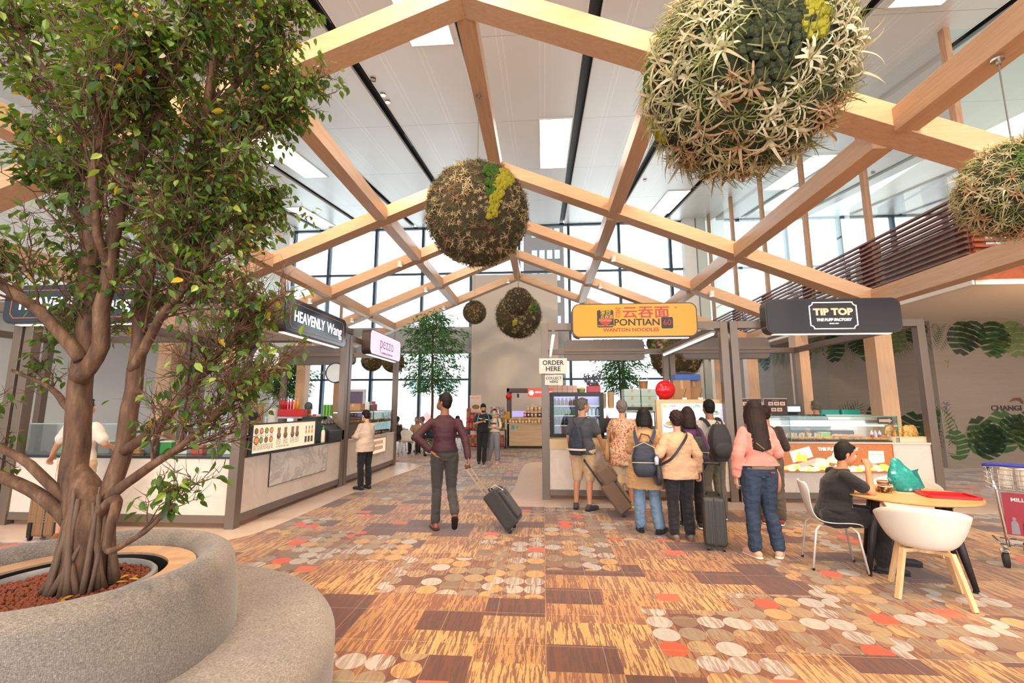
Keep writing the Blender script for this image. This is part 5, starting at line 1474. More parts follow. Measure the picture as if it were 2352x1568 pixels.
# woman in purple
PUR = person('woman in a purple top with a black backpack, beside the beige cardigan', (1.98,6.48,0), -.06, 1.585, 'cf9878', pose=dict(elR=(.22,-.02,1.12), wrR=(.20,.16,1.0)), topm=cloth('purple_cloth','5a2a5c'), sleeve=1.6, hem=.90, bot=cloth('black_leggings','1c1b20'), blen=1.94,
       shoes=(cloth('black_trainer','26262a'),WHS), hair='shoulder', hm=HBRN, vox=.010, fem=True, loose=.03, blegs=.02, fat=1.08)
def backpack(per, lab, cm, c=(0,-.25,1.08), w=.32, d=.18, h=.46, trim=None):
    o = worn('backpack', lab, 'backpack', per)
    m = MB(); rbox(m, c, w, d, h, taper=.88); build('pack_body', remeshed(m,.012,2,.004,8), cm, o)
    m = MB(); rbox(m, (c[0],c[1]-d*.42,c[2]-h*.18), w*.8, .07, h*.38); build('front_pocket', m, cm, o, smooth=True)
    m = MB()
    for e in (-1,1): strap(m, [(c[0]+e*.09,c[1]+d*.4,c[2]+h*.42),(e*.12,-.13,1.43),(e*.12,.03,1.46),(e*.16,.14,1.28),(e*.19,.04,1.06)], .05, .012)
    build('shoulder_strap', m, cm, o)
    m = MB(); m.tube([(-.04,c[1]+d*.2,c[2]+h*.47),(0,c[1]+d*.15,c[2]+h*.56),(.04,c[1]+d*.2,c[2]+h*.47)], .009, 6); build('carry_handle', m, cm, o)
    if trim: m = MB(); m.tube([(c[0]-w*.42,c[1]-d*.50,c[2]+.02),(c[0],c[1]-d*.70,c[2]+.03),(c[0]+w*.42,c[1]-d*.50,c[2]+.02)], .004, 6); build('zip', m, trim, o)
    return o
backpack(PUR, 'black backpack with a pale zip on the back of the purple top', BLKN, (.05,-.25,1.06), trim=mat('pale_zip','b8a888',.4))
BPM = person('man with neat black hair and a big black backpack, facing the menu screen', (2.45,6.98,0), .12, 1.69, 'a8714f', topm=cloth('pale_grey_shirt','cfc6b8'), sleeve=.75, hem=.92, bot=cloth('olive_grey_trousers','6d6455'), blen=1.92,
       shoes=(cloth('dark_trainer','3a3b3f'),WHS), hair='short', hm=HBLK, vox=.010, loose=.026, blegs=.03, pose=dict(elR=(.24,-.03,1.12), wrR=(.23,.12,.93)))
backpack(BPM, 'big black backpack on the man facing the menu screen', cloth('charcoal_pack','2e2a2c',.6), (0,-.26,1.10), .36, .22, .52)
# person behind, dark jacket, phone
DJK = person('person in a dark brown jacket mostly hidden behind the pink jacket, red shoes', (3.14,6.75,0), -.4, 1.60, 'b98060', topm=cloth('dark_brown_jacket','3d2c28'), sleeve=1.85, hem=.86, bot=cloth('grey_brown_trousers','5a5048'), blen=1.92,
       shoes=(cloth('dark_red_trainer','8a2a2e'),WHS), hair='short', hm=HBRN, vox=.012, loose=.03, blegs=.03, pose=dict(elR=(.24,.02,1.10), wrR=(.16,.24,1.08)))
# woman in pink jacket
PNKC = cloth('salmon_pink_jacket','dd8f80',.85)
PIN = person('woman with very long dark hair in a salmon pink jacket and dark jeans', (2.36,5.32,0), .10, 1.66, 'd2a184', pose=dict(elL=(-.24,-.04,1.12), wrL=(-.24,.03,.87), elR=(.235,.0,1.12), wrR=(.14,.20,1.17), anL=(-.11,-.02,.085), toL=(-.13,.12,.03), anR=(.15,-.03,.085), toR=(.24,.09,.03)), topm=PNKC, sleeve=1.9, hem=.985, bot=denim('dark_indigo_denim','1a2433','3a4a62'), blen=1.94,
       shoes=(cloth('blush_trainer','cf9f86',.7),mat('cream_sole','e8d6c4',.5)), hair='long', hm=HBRN, vox=.008, fem=True, loose=.036, blegs=.022, fat=1.14, wr=.009, hyaw=-.25)
o = worn('undershirt_hem','taupe shirt hem showing under the pink jacket','shirt',PIN); m = MB(); m.lathe([(.178,.95),(.190,.95),(.186,1.0),(.176,1.0)], 36, sy=.78); build('hem', m, cloth('taupe_jersey','8c7a66'), o, smooth=True)
o = worn('jeans_label','small red label on the back waistband of the dark jeans','label',PIN); m = MB(); m.box(.05,.095,-.157,-.150,.915,.927); build('label', m, RED, o)
o = worn('phone','pale smartphone held up by the woman in the pink jacket','phone',PIN); m = MB(); m.box(.11,.19,.27,.28,1.19,1.33); build('phone', m, mat('pale_phone','c9d0e2',.2), o, bevel=.006)
o = worn('bag_strap','thin olive bag strap crossing the back of the pink jacket','strap',PIN); m = MB(); strap(m, [(-.10,-.175,1.24),(.02,-.180,1.14),(.14,-.160,1.04),(.21,-.09,.96)], .010, .006, up=(0,-1,0)); build('strap', m, mat('olive_strap','8a7040',.6), o)
o = worn('cross_body_bag','small tan bag at the right hip of the woman in pink','bag',PIN); m = MB(); rbox(m, (.235,.08,.80), .07, .17, .26); build('bag_body', m, cloth('rose_tan_bag','c28468',.6), o, smooth=True)
o = worn('water_bottle','crumpled clear bottle held low in the left hand of the woman in pink','bottle',PIN); m = MB(); m.lathe([(0,-.0),(.025,0),(.027,.09),(.025,.13),(.012,.16),(.012,.18),(0,.18)], 14, (-.215,.07,.71)); build('bottle_body', m, mat('clear_plastic','cdb6a6',.1,trans=.6), o, smooth=True)
# woman at the left counter
GIR = person('woman with a hair bun in a pale loose shirt ordering at the left counter', (-3.52,8.95,0), 1.05, 1.53, 'd3a080', pose=dict(elR=(.20,.07,1.14), wrR=(.14,.28,1.07), elL=(-.19,.08,1.14), wrL=(-.10,.28,1.09), head=(0,.04,1.57)), topm=cloth('pale_oat_shirt','ccb8a6',.85), sleeve=1.75, hem=.80, bot=cloth('black_slacks','17171b'), blen=1.94,
       shoes=(cloth('black_boot','1a1a1c',.5),DKS), hair='bun', hm=HBLK, vox=.010, fem=True, loose=.04, fat=1.06, wr=.010, hpitch=-.35, mask=mat('white_mask','e8e6e2',.7), blegs=.018)
# couple by the kiosk
CM = person('man in black T-shirt with a white stripe looking down at his phone', (-1.72,13.0,0), PI+.25, 1.67, 'c08a6a', pose=dict(elR=(.24,.02,1.14), wrR=(.06,.24,1.20), elL=(-.24,.02,1.30), wrL=(-.42,.05,1.36), anL=(-.02,.12,.085), toL=(.0,.25,.03), knL=(-.05,.08,.5), head=(0,.05,1.575)), topm=cloth('black_tshirt','14161c'), sleeve=.7, hem=.90, bot=cloth('black_jeans','14151b'), blen=1.94,
       shoes=(cloth('black_sneaker','1b1b1d'),WHS), hair='short', hm=HBLK, vox=.012, hpitch=-.55, mask=mat('black_mask','20222a',.7), loose=.03)
o = worn('phone','dark phone in the hands of the man by the kiosk','phone',CM); m = MB(); m.box(-.02,.06,.31,.32,1.20,1.33); build('phone', m, BLACK, o, bevel=.004)
m = MB(); m.prism([(-.14,1.235),(.13,1.275),(.13,1.30),(-.14,1.26)], .126, .130, Matrix.Rotation(PI/2,4,'X') @ Matrix.Scale(-1,4,(0,0,1))); 
build('shirt_stripe', m, mat('stripe_white','d8d2c8',.7), CM)
backpack(CM, 'teal backpack worn by the man in the black T-shirt', cloth('teal_nylon','2a8a94',.6), (0,-.22,1.15), .28, .14, .40)
CW = person('woman in cream T-shirt, green mask and grey baggy jeans standing with crossed arms', (-1.42,13.25,0), PI-.15, 1.52, 'd8a888', pose=dict(elL=(-.22,.05,1.10), wrL=(.02,.20,1.12), elR=(.22,.05,1.10), wrR=(-.02,.17,1.14), anR=(.20,.02,.085), toR=(.14,.14,.03)), topm=cloth('cream_tshirt','e6d9c6'), sleeve=.7, hem=.98, bot=denim('grey_denim','6d727c','9a9ea6'), blen=1.90,
       shoes=(cloth('pink_shoe','e0957f'),WHS), hair='bun', hm=HBLK, vox=.012, fem=True, hyaw=.2, mask=mat('mint_mask','7ec2a4',.7), loose=.03, blegs=.035)
m = MB(); m.box(-.10,.10,.133,.140,1.215,1.275); build('shirt_print', m, mat('maroon_print','7a2f34',.6), CW)
backpack(CW, 'green backpack on the woman with the mint mask', cloth('green_nylon','1f7a58',.6), (0,-.22,1.12), .27, .14, .40)
# stall workers
person('stall worker in black T-shirt with his back turned inside the puff stall', (5.86,10.3,0), .15, 1.72, 'b57d5c', topm=cloth('black_work_tshirt','1c1719'), sleeve=.72, hem=.88, bot=BLKC, blen=1.93, shoes=(BLKC,), hair='short', hm=HGRY, vox=.012, loose=.035, fat=1.12, pose=dict(elR=(.27,.02,1.12), wrR=(.30,.22,.98)))
WK = person('stall worker in a grey cap behind the left counter, looking down', (-5.36,10.15,0), PI+.3, 1.68, 'c08a6a', topm=BLKC, sleeve=.72, hem=.88, bot=BLKC, blen=1.93, shoes=(BLKC,), hair='short', hm=HBLK, vox=.012, hpitch=-.6, pose=dict(elR=(.24,.05,1.12), wrR=(.10,.28,1.05), elL=(-.24,.05,1.12), wrL=(-.10,.28,1.05), head=(0,.05,1.575)))
def cap(per, lab, cm, hd=(0,.05,1.575), hp_=-.6):
    o = worn('baseball_cap', lab, 'cap', per); R = Matrix.Translation(hd) @ Matrix.Rotation(hp_,4,'X')
    m = MB(); m.lathe([(.092,.03),(.094,.06),(.085,.10),(.06,.130),(.02,.142),(0,.143)], 20, (0,-.012,0), sx=.92, M=R); build('crown', m, cm, o, smooth=True)
    m = MB(); m.add([(x*.075*(1-.0*k), .070+.065*k*(1-abs(x)**2.5), .035-.012*k) for k in (0,1) for x in (-1,-.6,-.2,.2,.6,1)], [(i,i+1,i+7,i+6) for i in range(5)], R); build('brim', m, cm, o, solid=.004)
    return o
o = cap(WK, 'slate grey cap with a gold star on the worker behind the left counter', mat('slate_cap','4c5661',.7))
m = MB(); m.add([(0+.016*math.sin(a)*(1 if k%2==0 else .45), .094, .09+.016*math.cos(a)*(1 if k%2==0 else .45)) for k, a in enumerate([2*PI*q/10 for q in range(10)])], [tuple(range(10))], Matrix.Translation((0,.05,1.575)) @ Matrix.Rotation(-.6,4,'X')); build('star', m, mat('gold_star','d8b23a',.4), o)
W2 = person('second worker in a black cap bending low behind the menu board', (-5.15,8.0,0), PI-.4, 1.52, 'b07a58', topm=BLKC, sleeve=.72, hem=.86, bot=BLKC, blen=1.93, shoes=(BLKC,), hair='short', vox=.012, hpitch=-.8, pose=dict(head=(0,.09,1.54)))
cap(W2, 'black cap of the worker bending behind the menu board', BLKC, (0,.09,1.54), -.8)
# traveller behind the tree
TR = person('traveller in beige shorts almost hidden behind the big tree trunk', (-5.72,5.35,0), .05, 1.70, 'c98f70', topm=cloth('pale_tshirt','d9cfc2'), sleeve=.72, hem=.88, bot=cloth('beige_shorts','bfa27e'), blen=1.02, shoes=(cloth('brown_suede','8a4a2a'),DKS), hair='short', hm=HBRN, vox=.012, loose=.03, blegs=.035, pose=dict(elL=(-.30,.02,1.14), wrL=(-.42,.08,1.0), elR=(.25,.06,1.14), wrR=(.18,.25,1.08)))
# ---------------------------------------------------------------- suitcases
def suitcase(lab, loc, rz, tilt, w, d, h, mt, shell='soft', handle=.42, hmat=BLACK, four=False, group=None):
    """stands on its wheels at loc; local x width, y depth, z height; tilt leans the top towards -y"""
    o = empty('suitcase', lab, 'suitcase', loc, rz, group); o.rotation_euler = (tilt, 0, rz)
    m = MB(); m.box(-w/2,w/2,-d/2,d/2,.05,.05+h); b = build('case_body', m, mt, o); md = b.modifiers.new('b','BEVEL'); md.width = .035; md.segments = 4
    if shell == 'soft':
        m = MB(); m.box(-w*.42,w*.42,d/2,d/2+.035,.11,.05+h*.86); b = build('front_pocket', m, mt, o); md = b.modifiers.new('b','BEVEL'); md.width = .02; md.segments = 3
        m = MB(); outline(m, [(w*.45,.05+h*.93),(-w*.45,.05+h*.93),(-w*.45,.09),(w*.45,.09)], .008, d/2-.0, d/2+.006, Matrix.Rotation(PI/2,4,'X') @ Matrix.Scale(-1,4,(0,0,1))); build('zip', m, DGREY, o)
    else:
        m = MB()
        for k in range(6): m.box(-w*.40+k*w*.16-.004,-w*.40+k*w*.16+.012,-d/2-.004,d/2+.004,.09,.01+h)
        for k in range(4): m.box(-w*.42,w*.42,-d/2-.003,d/2+.003,.22+k*.03,.23+k*.03)
        build('ribs', m, mt, o, bevel=.002)
        m = MB(); outline(m, [(d/2+.001,.05+h-.01),(-d/2-.001,.05+h-.01),(-d/2-.001,.06),(d/2+.001,.06)], .004, -.008, .008, Matrix.Rotation(PI/2,4,'Z') @ Matrix.Rotation(PI/2,4,'X')); build('zip', m, DGREY, o)
    m = MB(); m.tube([(-.07,0,.05+h),(-.06,0,.085+h),(.06,0,.085+h),(.07,0,.05+h)], .010, 8); build('top_handle', m, BLACK, o, smooth=True)
    m = MB()
    for e in (-1,1): m.box(e*.09-.008,e*.09+.008,-d/2+.02,-d/2+.035,.05+h-.02,.05+h+handle)
    build('telescopic_tube', m, hmat, o)
    m = MB(); m.tube([(-.09,-d/2+.03,.05+h+handle),(-.06,-d/2+.03,.065+h+handle),(.06,-d/2+.03,.065+h+handle),(.09,-d/2+.03,.05+h+handle)], .014, 8); build('pull_grip', m, BLACK, o, smooth=True)
    for e in (-1,1):
        for f_ in ((-1,1) if four else (-1,)):
            m = MB(); y = f_*(d/2-.035); x = e*(w/2-.04); m.tube([(x-.012,y,.025),(x+.012,y,.025)], .025, 14); build('wheel', m, BLACK, o, smooth=False)
            if four or True: m = MB(); m.box(x-.02,x+.02,y-.018,y+.018,.035,.055); build('caster', m, DGREY, o)
    return o
BLKF = cloth('black_suitcase_fabric','2b292b',.7)
# local -y faces the handle side; it leans back towards the puller
sc1 = suitcase('black soft cabin suitcase with a luggage tag, towed behind the man in the plum shirt', (-.35,6.16,0.045), -PI*.5-.12, .67, .37, .21, .52, BLKF, hmat=mat('pale_gold_tube','d0b48c',.3,.8))
m = MB(); m.tube([(.02,.0,.60),(.02,.09,.60),(.02,.135,.50)], .004, 6); m.box(-.01,.05,.135,.14,.40,.50); build('luggage_tag', m, mat('cream_tag','d9c4ae',.6), sc1)
BRC = cloth('olive_brown_fabric','6e5646',.7); BRT = cloth('rust_leather','8f5a3c',.5)
sc2 = suitcase('brown soft suitcase leaning on its wheels beside the man in shorts', (1.24,7.12,0.045), -PI*.5-.1, .62, .38, .22, .48, BRC, hmat=BLACK)
m = MB(); m.disc((.08,.163,.40), .018, 12); m.v = [(x,.150 if False else .1475,z) for x,y,z in m.v]; m = MB(); m.add([(.08+.02*math.cos(2*PI*q/12),.1475,.40+.02*math.sin(2*PI*q/12)) for q in range(12)], [tuple(range(12))]); build('round_badge', m, mat('red_badge','b4543a',.5), sc2)
o = empty('travel_bag', 'brown holdall with rust trim strapped on top of the brown suitcase', 'bag', (1.02,7.14,.42), 0); o.rotation_euler = (.62,0,-PI*.5-.1)
m = MB(); m.box(-.19,.19,-.085,.145,.04,.33); b = build('bag_body', m, BRC, o); md = b.modifiers.new('b','BEVEL'); md.width = .045; md.segments = 4
m = MB(); m.box(-.15,.15,.145,.165,.08,.22); build('front_pocket', m, BRC, o, bevel=.01)
m = MB(); m.tube([(-.13,.168,.20),(.13,.168,.20)], .006, 6); m.tube([(-.196,-.02,.06),(-.196,-.02,.32)], .007, 6); build('leather_piping', m, BRT, o)
m = MB(); m.tube([(-.05,.0,.33),(-.04,0,.37),(.04,0,.37),(.05,0,.33)], .009, 6); build('carry_handle', m, BRT, o); m = MB(); m.box(-.235,-.20,-.02,.02,.02,.16); build('luggage_tag', m, BLACK, o)
sc3 = suitcase('tall dark grey hard shell suitcase standing beside the beige cardigan woman', (1.955,5.62,0), -.28, 0, .24, .34, .53, mat('graphite_shell','3f3d3b',.4,.2), shell='hard', four=True, handle=.36)
sc4 = suitcase('bronze brown hard suitcase standing at the counter behind the tree trunk', (-6.02,5.42,0), PI+.1, 0, .42, .24, .52, mat('bronze_shell','8f6c4c',.35,.2), shell='hard', four=True, handle=.36)
m = MB()
for e in (-1,1): m.box(e*.15-.02,e*.15+.02,.118,.135,.05,.22)
m.box(-.05,.05,.12,.128,.46,.49); build('corner_guard', m, BLACK, sc4)

# ---------------------------------------------------------------- dining set
WOODL = wood('pale_beech','e0b98c','cfa273',(9,9,1),.45,3)
TC = (3.60,4.95)
tb = empty('round_table', 'round light wood table with black splayed legs at the lower right', 'table', (TC[0],TC[1],0))
m = MB(); m.lathe([(0,.715),(.53,.715),(.56,.728),(.56,.740),(0,.740)], 64); build('tabletop', m, wood('oak_tabletop','dcaa76','c8935e',(1,7,7),.3,2), tb)
BLW = mat('black_stained_wood','1e1b1d',.5)
m = MB(); m.box(-.40,.40,-.045,.045,.675,.714); m.box(-.045,.045,-.40,.40,.675,.714); build('leg_cross', m, BLW, tb, bevel=.01).rotation_euler = (0,0,.24)
for k in range(4):
    a = .24+PI/2*k-PI/2; c, s_ = math.cos(a), math.sin(a)
    m = MB(); m.tube([(.36*c,.36*s_,.70),(.44*c,.44*s_,.35),(.52*c,.52*s_,.012)], [.038,.034,.020], 12); m.tube([(.51*c,.51*s_,.0),(.51*c,.51*s_,.02)], .018, 10); build('leg', m, BLW, tb, smooth=True)
def side_chair(lab, loc, rz, grp='white moulded side chairs'):
    o = empty('side_chair', lab, 'chair', loc, rz, grp)
    # shell profile along y (front +y) lofted over width
    prof = [(.235,.415,.18),(.21,.445,.205),(.12,.450,.215),(0,.438,.215),(-.10,.440,.21),(-.165,.475,.19),(-.195,.55,.150),(-.215,.63,.165),(-.235,.72,.195),(-.25,.79,.185),(-.262,.835,.13)]
    m = MB(); n = 12
    for i, (y,z,w) in enumerate(prof):
        for j in range(n+1):
            u = -1+2*j/n; e = abs(u)**2.6; back = max(0,(z-.47)/.36)
            m.v.append((w*u, y+(.045*e*back), z+.020*e*(1-back)))
    for i in range(len(prof)-1):
        for j in range(n): a = i*(n+1)+j; m.f.append((a,a+1,a+n+2,a+n+1)); m.m.append(0)
    b = build('seat_shell', m, WPL, o, smooth=True, solid=.010, sub=1)
    for sx, sy in ((-1,1),(1,1),(-1,-1),(1,-1)):
        m = MB(); m.tube([(sx*.08,sy*.06,.418),(sx*.17,sy*.14,.415),(sx*.195,sy*.175,.38),(sx*.215,sy*(.225 if sy>0 else .235),.012)], .010, 8); build('leg', m, mat('white_tube','ddd6cc',.3,.2), o, smooth=True)
        m = MB(); m.tube([(sx*.215,sy*.2325,.0),(sx*.215,sy*.231,.022)], .013, 8); build('foot_cap', m, BLACK, o)
    return o
def tub_chair(lab, loc, rz):
    o = empty('tub_chair', lab, 'chair', loc, rz, 'white tub armchairs with wooden legs')
    m = MB(); n = 44; K = 9
    for i in range(K+1):
        f = i/K
        for j in range(n):
            a = 2*PI*j/n; sy = math.sin(a); cx = math.cos(a)
            back = (1-sy)/2             # 1 at the back (-y), 0 at the front
            top = .445+(.33)*(back**.62 if sy < .75 else back**.62*.5) if sy < .82 else .445
            zz = .40+ (top-.40)*f**1.25; r = .10+.205*f**.42+.02*back*f
            m.v.append((cx*r*1.02, sy*r*(.86 if sy > 0 else .98)-.0*f, zz))
    for i in range(K):
        for j in range(n): a = i*n+j; c = i*n+(j+1)%n; m.f.append((a,c,c+n,a+n)); m.m.append(0)
    m.f.append(tuple(range(n-1,-1,-1))); m.m.append(0)
    build('seat_shell', m, mat('warm_white_shell','e3ddd0',.4,var=.02), o, smooth=True, solid=.010)
    m = MB(); m.bar((-.15,-.13,.385),(.15,.13,.385),.05,.03); m.bar((.15,-.13,.385),(-.15,.13,.385),.05,.03); m.tube([(0,0,.37),(0,0,.41)], .10, 16); build('wooden_base', m, WOODL, o, bevel=.004)
    for sx, sy in ((-1,1),(1,1),(-1,-1),(1,-1)):
        m = MB(); p0 = Vector((sx*.155,sy*.135,.40)); p1 = Vector((sx*.235,sy*.225,.0)); d = (p1-p0).normalized()
        m.bar(p0, p1, .046, .030, up=(sx,sy,0)); m.v = [(x,y,max(0,z)) for x,y,z in m.v]
        build('leg', m, WOODL, o, bevel=.005)
    return o
side_chair('white side chair with slim legs under the seated woman in black', (2.93,5.08,0), -1.85)
tub_chair('white tub armchair with wooden legs, its back turned to the camera', (3.27,4.36,0), -.52)
tub_chair('white tub armchair on the far side of the round table, half hidden', (4.16,5.70,0), 2.55)
SW = person('short haired woman in black seated at the round table, hand at her mouth', (2.93,5.07,0), -1.78, 1.62, 'c47f5a', seat=True, fem=True, fat=1.12, vox=.007, wr=.006, loose=.030,
    pose=dict(pel=(0,.03,.57), chest=(0,.10,.88), neck=(0,.15,1.03), head=(0,.205,1.165), shL=(-.155,.10,.955), shR=(.155,.11,.955), elR=(.185,.33,.80), wrR=(.08,.36,1.02), elL=(-.20,.31,.80), wrL=(-.10,.50,.80),
    hipL=(-.09,.0,.53), hipR=(.09,.0,.53), knL=(-.12,.43,.535), knR=(.11,.44,.53), anL=(-.12,.62,.12), toL=(-.13,.78,.06), anR=(.10,.40,.085), toR=(.12,.55,.03)),
    topm=cloth('black_blouse','1a1719',.9), sleeve=.66, bot=cloth('black_slacks_seated','1b191c',.9), blen=1.93, shoes=(cloth('black_trainer_b','18181a',.6),DKS), hair='short', hm=HBLK, hyaw=-.05, hpitch=-.25, blegs=.028, curlR=1.3)
m = MB(); m.ball((.079,.185,1.135), .006, 8, 6); build('pearl_earring', m, mat('pearl','f2efe8',.15), SW, smooth=True)
m = MB(); m.ball((0,-.06,.10), .075, 14, 10, (1.05,1,.7)); 
def on_table(dx, dy): return (TC[0]+dx, TC[1]+dy, .7405)
tr = empty('serving_tray', 'bright red plastic tray lying at the right side of the round table', 'tray', on_table(.28,-.14), -.25)
m = MB(); m.prism(rrect(.40,.28,.05), 0, .006); outline(m, rrect(.43,.31,.06), .03, .003, .022); build('tray_base', m, RED, tr)
m = MB()
for k in range(18): m.box(-.17+k*.02,-.162+k*.02,-.11,.11,.006,.009)
build('ribs', m, RED, tr)
def bowl(lab, loc, r, h, m1):
    o = empty('paper_bowl', lab, 'bowl', loc, 0, 'paper bowls on the round table')
    m = MB(); m.lathe([(0,0),(r*.74,0),(r,h),(r*.97,h),(r*.72,.005),(0,.005)], 28); build('bowl_wall', m, m1, o, smooth=False)
    m = MB(); m.lathe([(r*.99,h-.004),(r*1.05,h-.004),(r*1.05,h+.004),(r*.97,h+.004)], 28); build('rim', m, mat('cream_rim','e6d3b4',.5), o)
    m = MB(); m.disc((0,0,h*.7), r*.9, 20); build('soup', m, mat('brown_soup','6b3d20',.3), o); return o
PRT = NT('printed_brown_paper'); vv = PRT.n('ShaderNodeTexVoronoi'); PRT.set(vv.inputs['Vector'], PRT.coord()); vv.inputs['Scale'].default_value = 38
PRT.fin(PRT.ramp(vv.outputs['Distance'], [(.25, srgb('d9a55a')), (.45, srgb('5d3a20')), (.6, srgb('3a2516'))]), .5); PRT = PRT.mat
bowl('brown printed paper bowl with a cream rim, nearer one beside the woman\'s elbow', on_table(-.16,.04), .062, .065, PRT)
bowl('plain brown paper cup standing behind the printed bowl', on_table(-.05,.22), .055, .085, mat('brown_paper_cup','a5683a',.6))
tg = empty('plastic_bag', 'crumpled teal plastic bag with white flower print standing on the round table', 'bag', on_table(.13,.16), .2)
m = MB(); rings = [(0,.14,.085),(.05,.155,.10),(.12,.15,.09),(.20,.12,.06),(.26,.075,.03),(.31,.05,.018),(.33,.012,.006)]
for z, a, b in rings:
    for j in range(28):
        t = 2*PI*j/28; w = 1+.10*mnoise.noise(Vector((math.cos(t)*2.2,math.sin(t)*2.2,z*9)))+.05*mnoise.noise(Vector((math.cos(t)*7,math.sin(t)*7,z*22)))
        sh = -.10*max(0,(z-.05)/.28)
        m.v.append((a*math.cos(t)*w+sh, b*math.sin(t)*w, z+.01*mnoise.noise(Vector((math.cos(t)*3,math.sin(t)*3,z*9)))))
for i in range(len(rings)-1):
    for j in range(28): a = i*28+j; c = i*28+(j+1)%28; m.f.append((a,c,c+28,a+28)); m.m.append(0)
m.f.append(tuple(range(27,-1,-1))); m.m.append(0)
TEAL = NT('teal_printed_film'); n_ = TEAL.n('ShaderNodeTexVoronoi'); TEAL.set(n_.inputs['Vector'], TEAL.coord()); n_.inputs['Scale'].default_value = 13
TEAL.fin(TEAL.ramp(TEAL.math('ADD', n_.outputs['Distance'], TEAL.math('MULTIPLY', TEAL.noise(TEAL.coord(), 30, 3), .5)), [(.42, srgb('bfe4e2')), (.52, srgb('2aa9a8')), (.75, srgb('0b8a82'))]), .25); TEAL.bump(TEAL.noise(TEAL.coord(), 22, 4, .6, 1), .9, .02); TEAL = TEAL.mat
m.v = [(x,y,max(.0,z)) for x,y,z in m.v]; build('bag_body', m, TEAL, tg, smooth=True)
m = MB(); m.add([(.05,-.03,.17),(.10,-.05,.19),(.20,-.02,.03),(.17,-.02,.015)],[(0,1,2,3)]); m.add([(.06,-.02,.20),(.14,-.03,.22),(.13,.0,.14)],[(0,1,2)]); build('bag_handle', m, mat('teal_film_flap','0f7f78',.3), tg, solid=.003)
m = MB(); m.prism(rrect(.16,.10,.01), 0, .001, Matrix.Translation(on_table(.02,.02)) @ Matrix.Rotation(-.4,4,'Z')); mono('napkin', m, mat('pink_print_napkin','e0a488',.7), 'small pink printed napkin lying flat on the round table', 'napkin')
m = MB(); m.prism(rrect(.22,.12,.01), 0, .0012, Matrix.Translation(on_table(-.02,.20)) @ Matrix.Rotation(.1,4,'Z')); 
kc = worn('key_lanyard','bunch of keys and lanyard hanging at the seated woman\'s waist','keys',SW)
m = MB(); m.tube([(.10,.16,.70),(.115,.17,.66),(.12,.175,.60)], .003, 5); m.box(.108,.122,.17,.174,.54,.60); m.box(.128,.138,.17,.173,.545,.60); m.box(.094,.102,.17,.173,.555,.60); build('keys', m, STEEL, kc)

# luggage trolley
lt = empty('luggage_trolley', 'chrome luggage trolley with a blue handle and red poster panel at the right edge', 'trolley', (4.60,5.14,0), -.60)
m = MB(); m.tube([(-.06,.0,1.0),(.02,.03,1.01),(.60,.03,.99)], [.014,.019,.019], 12); build('handle_bar', m, mat('blue_grip','2c2f9c',.35), lt, smooth=True)
for x0 in (.02,.56): m = MB(); m.tube([(x0-.04*(1 if x0<.3 else -1),.03,.98),(x0,.03,.75),(x0+.03*(1 if x0<.3 else -1),.05,.30),(x0+.04*(1 if x0<.3 else -1),.06,.20)], .016, 10); build('side_tube', m, CHROME, lt, smooth=True)
m = MB()
for k in range(5):
    z = .76+k*.05; m.tube([(0,-.0,z),(.58,-.0,z),(.60,.26,z),(-.02,.26,z),(0,0,z)], .004, 6)
for k in range(13): x = .0+k*.048; m.tube([(x,-.0,.76),(x,-.0,.96)], .003, 5); m.tube([(x,.26,.76),(x,.26,.96)], .003, 5); m.tube([(x,0,.76),(x,.26,.76)], .003, 5)
build('wire_basket', m, CHROME, lt)
m = MB(); m.box(.055,.54,.035,.045,.32,.73); build('poster_panel', m, mat('dark_red_poster','9c2030',.4), lt)
m = MB(); outline(m, [(.22,.70),(.10,.70),(.10,.635),(.22,.635)], .002, -.033, -.0345, Matrix.Rotation(PI/2,4,'X')); m.v=[(x,.034,z) for x,y,z in m.v]; 
lettering(lt, 'MILLIONAIRE', .05, (.26,.034,.665), mat('white_print','ece4dc',.5), depth=.0008, bold=.001)
for k, (x, c) in enumerate(((.12,'8d8488'),(.20,'3a2a30'),(.28,'c0394a'),(.36,'57494f'))):
    m = MB(); m.add([(x-.03,.0335,.33),(x+.03,.0335,.33),(x+.025,.0335,.44),(x+.012,.0335,.46),(x-.012,.0335,.46),(x-.025,.0335,.44)],[(0,1,2,3,4,5)]); m.add([(x+.014*math.cos(2*PI*q/10),.0335,.478+.018*math.sin(2*PI*q/10)) for q in range(10)],[tuple(range(10))]); build('printed_figure', m, mat('print_'+c,c,.6), lt)
m = MB(); m.tube([(.0,.05,.28),(.6,.05,.28)], .010, 8); m.tube([(.04,.05,.17),(.04,.75,.15)], .013, 8); m.tube([(.55,.05,.17),(.55,.75,.15)], .013, 8); m.tube([(.0,.06,.22),(.60,.06,.22)], .012, 8); build('base_frame', m, CHROME, lt, smooth=True)
for x in (.02,.56):
    m = MB(); m.tube([(x-.02,.03,.085),(x+.02,.03,.085)], .085, 24); m.lathe([(.055,-.022),(.055,.022)], 20, M=Matrix.Translation((x,.03,.085)) @ Matrix.Rotation(PI/2,4,'Y')); build('wheel', m, mat('rubber_dark','2a2826',.7), lt)
    m = MB(); m.lathe([(.05,-.03),(.095,-.028),(.095,.028),(.05,.03)], 16, M=Matrix.Translation((x,.03,.088)) @ Matrix.Rotation(PI/2,4,'Y'), a0=PI*.62, a1=PI*1.25); build('wheel_guard', m, CHROME, lt, smooth=True)
m = MB(); m.tube([(.29-.02,.75,.06),(.29+.02,.75,.06)], .06, 20); build('wheel', m, mat('rubber_dark','2a2826',.7), lt)
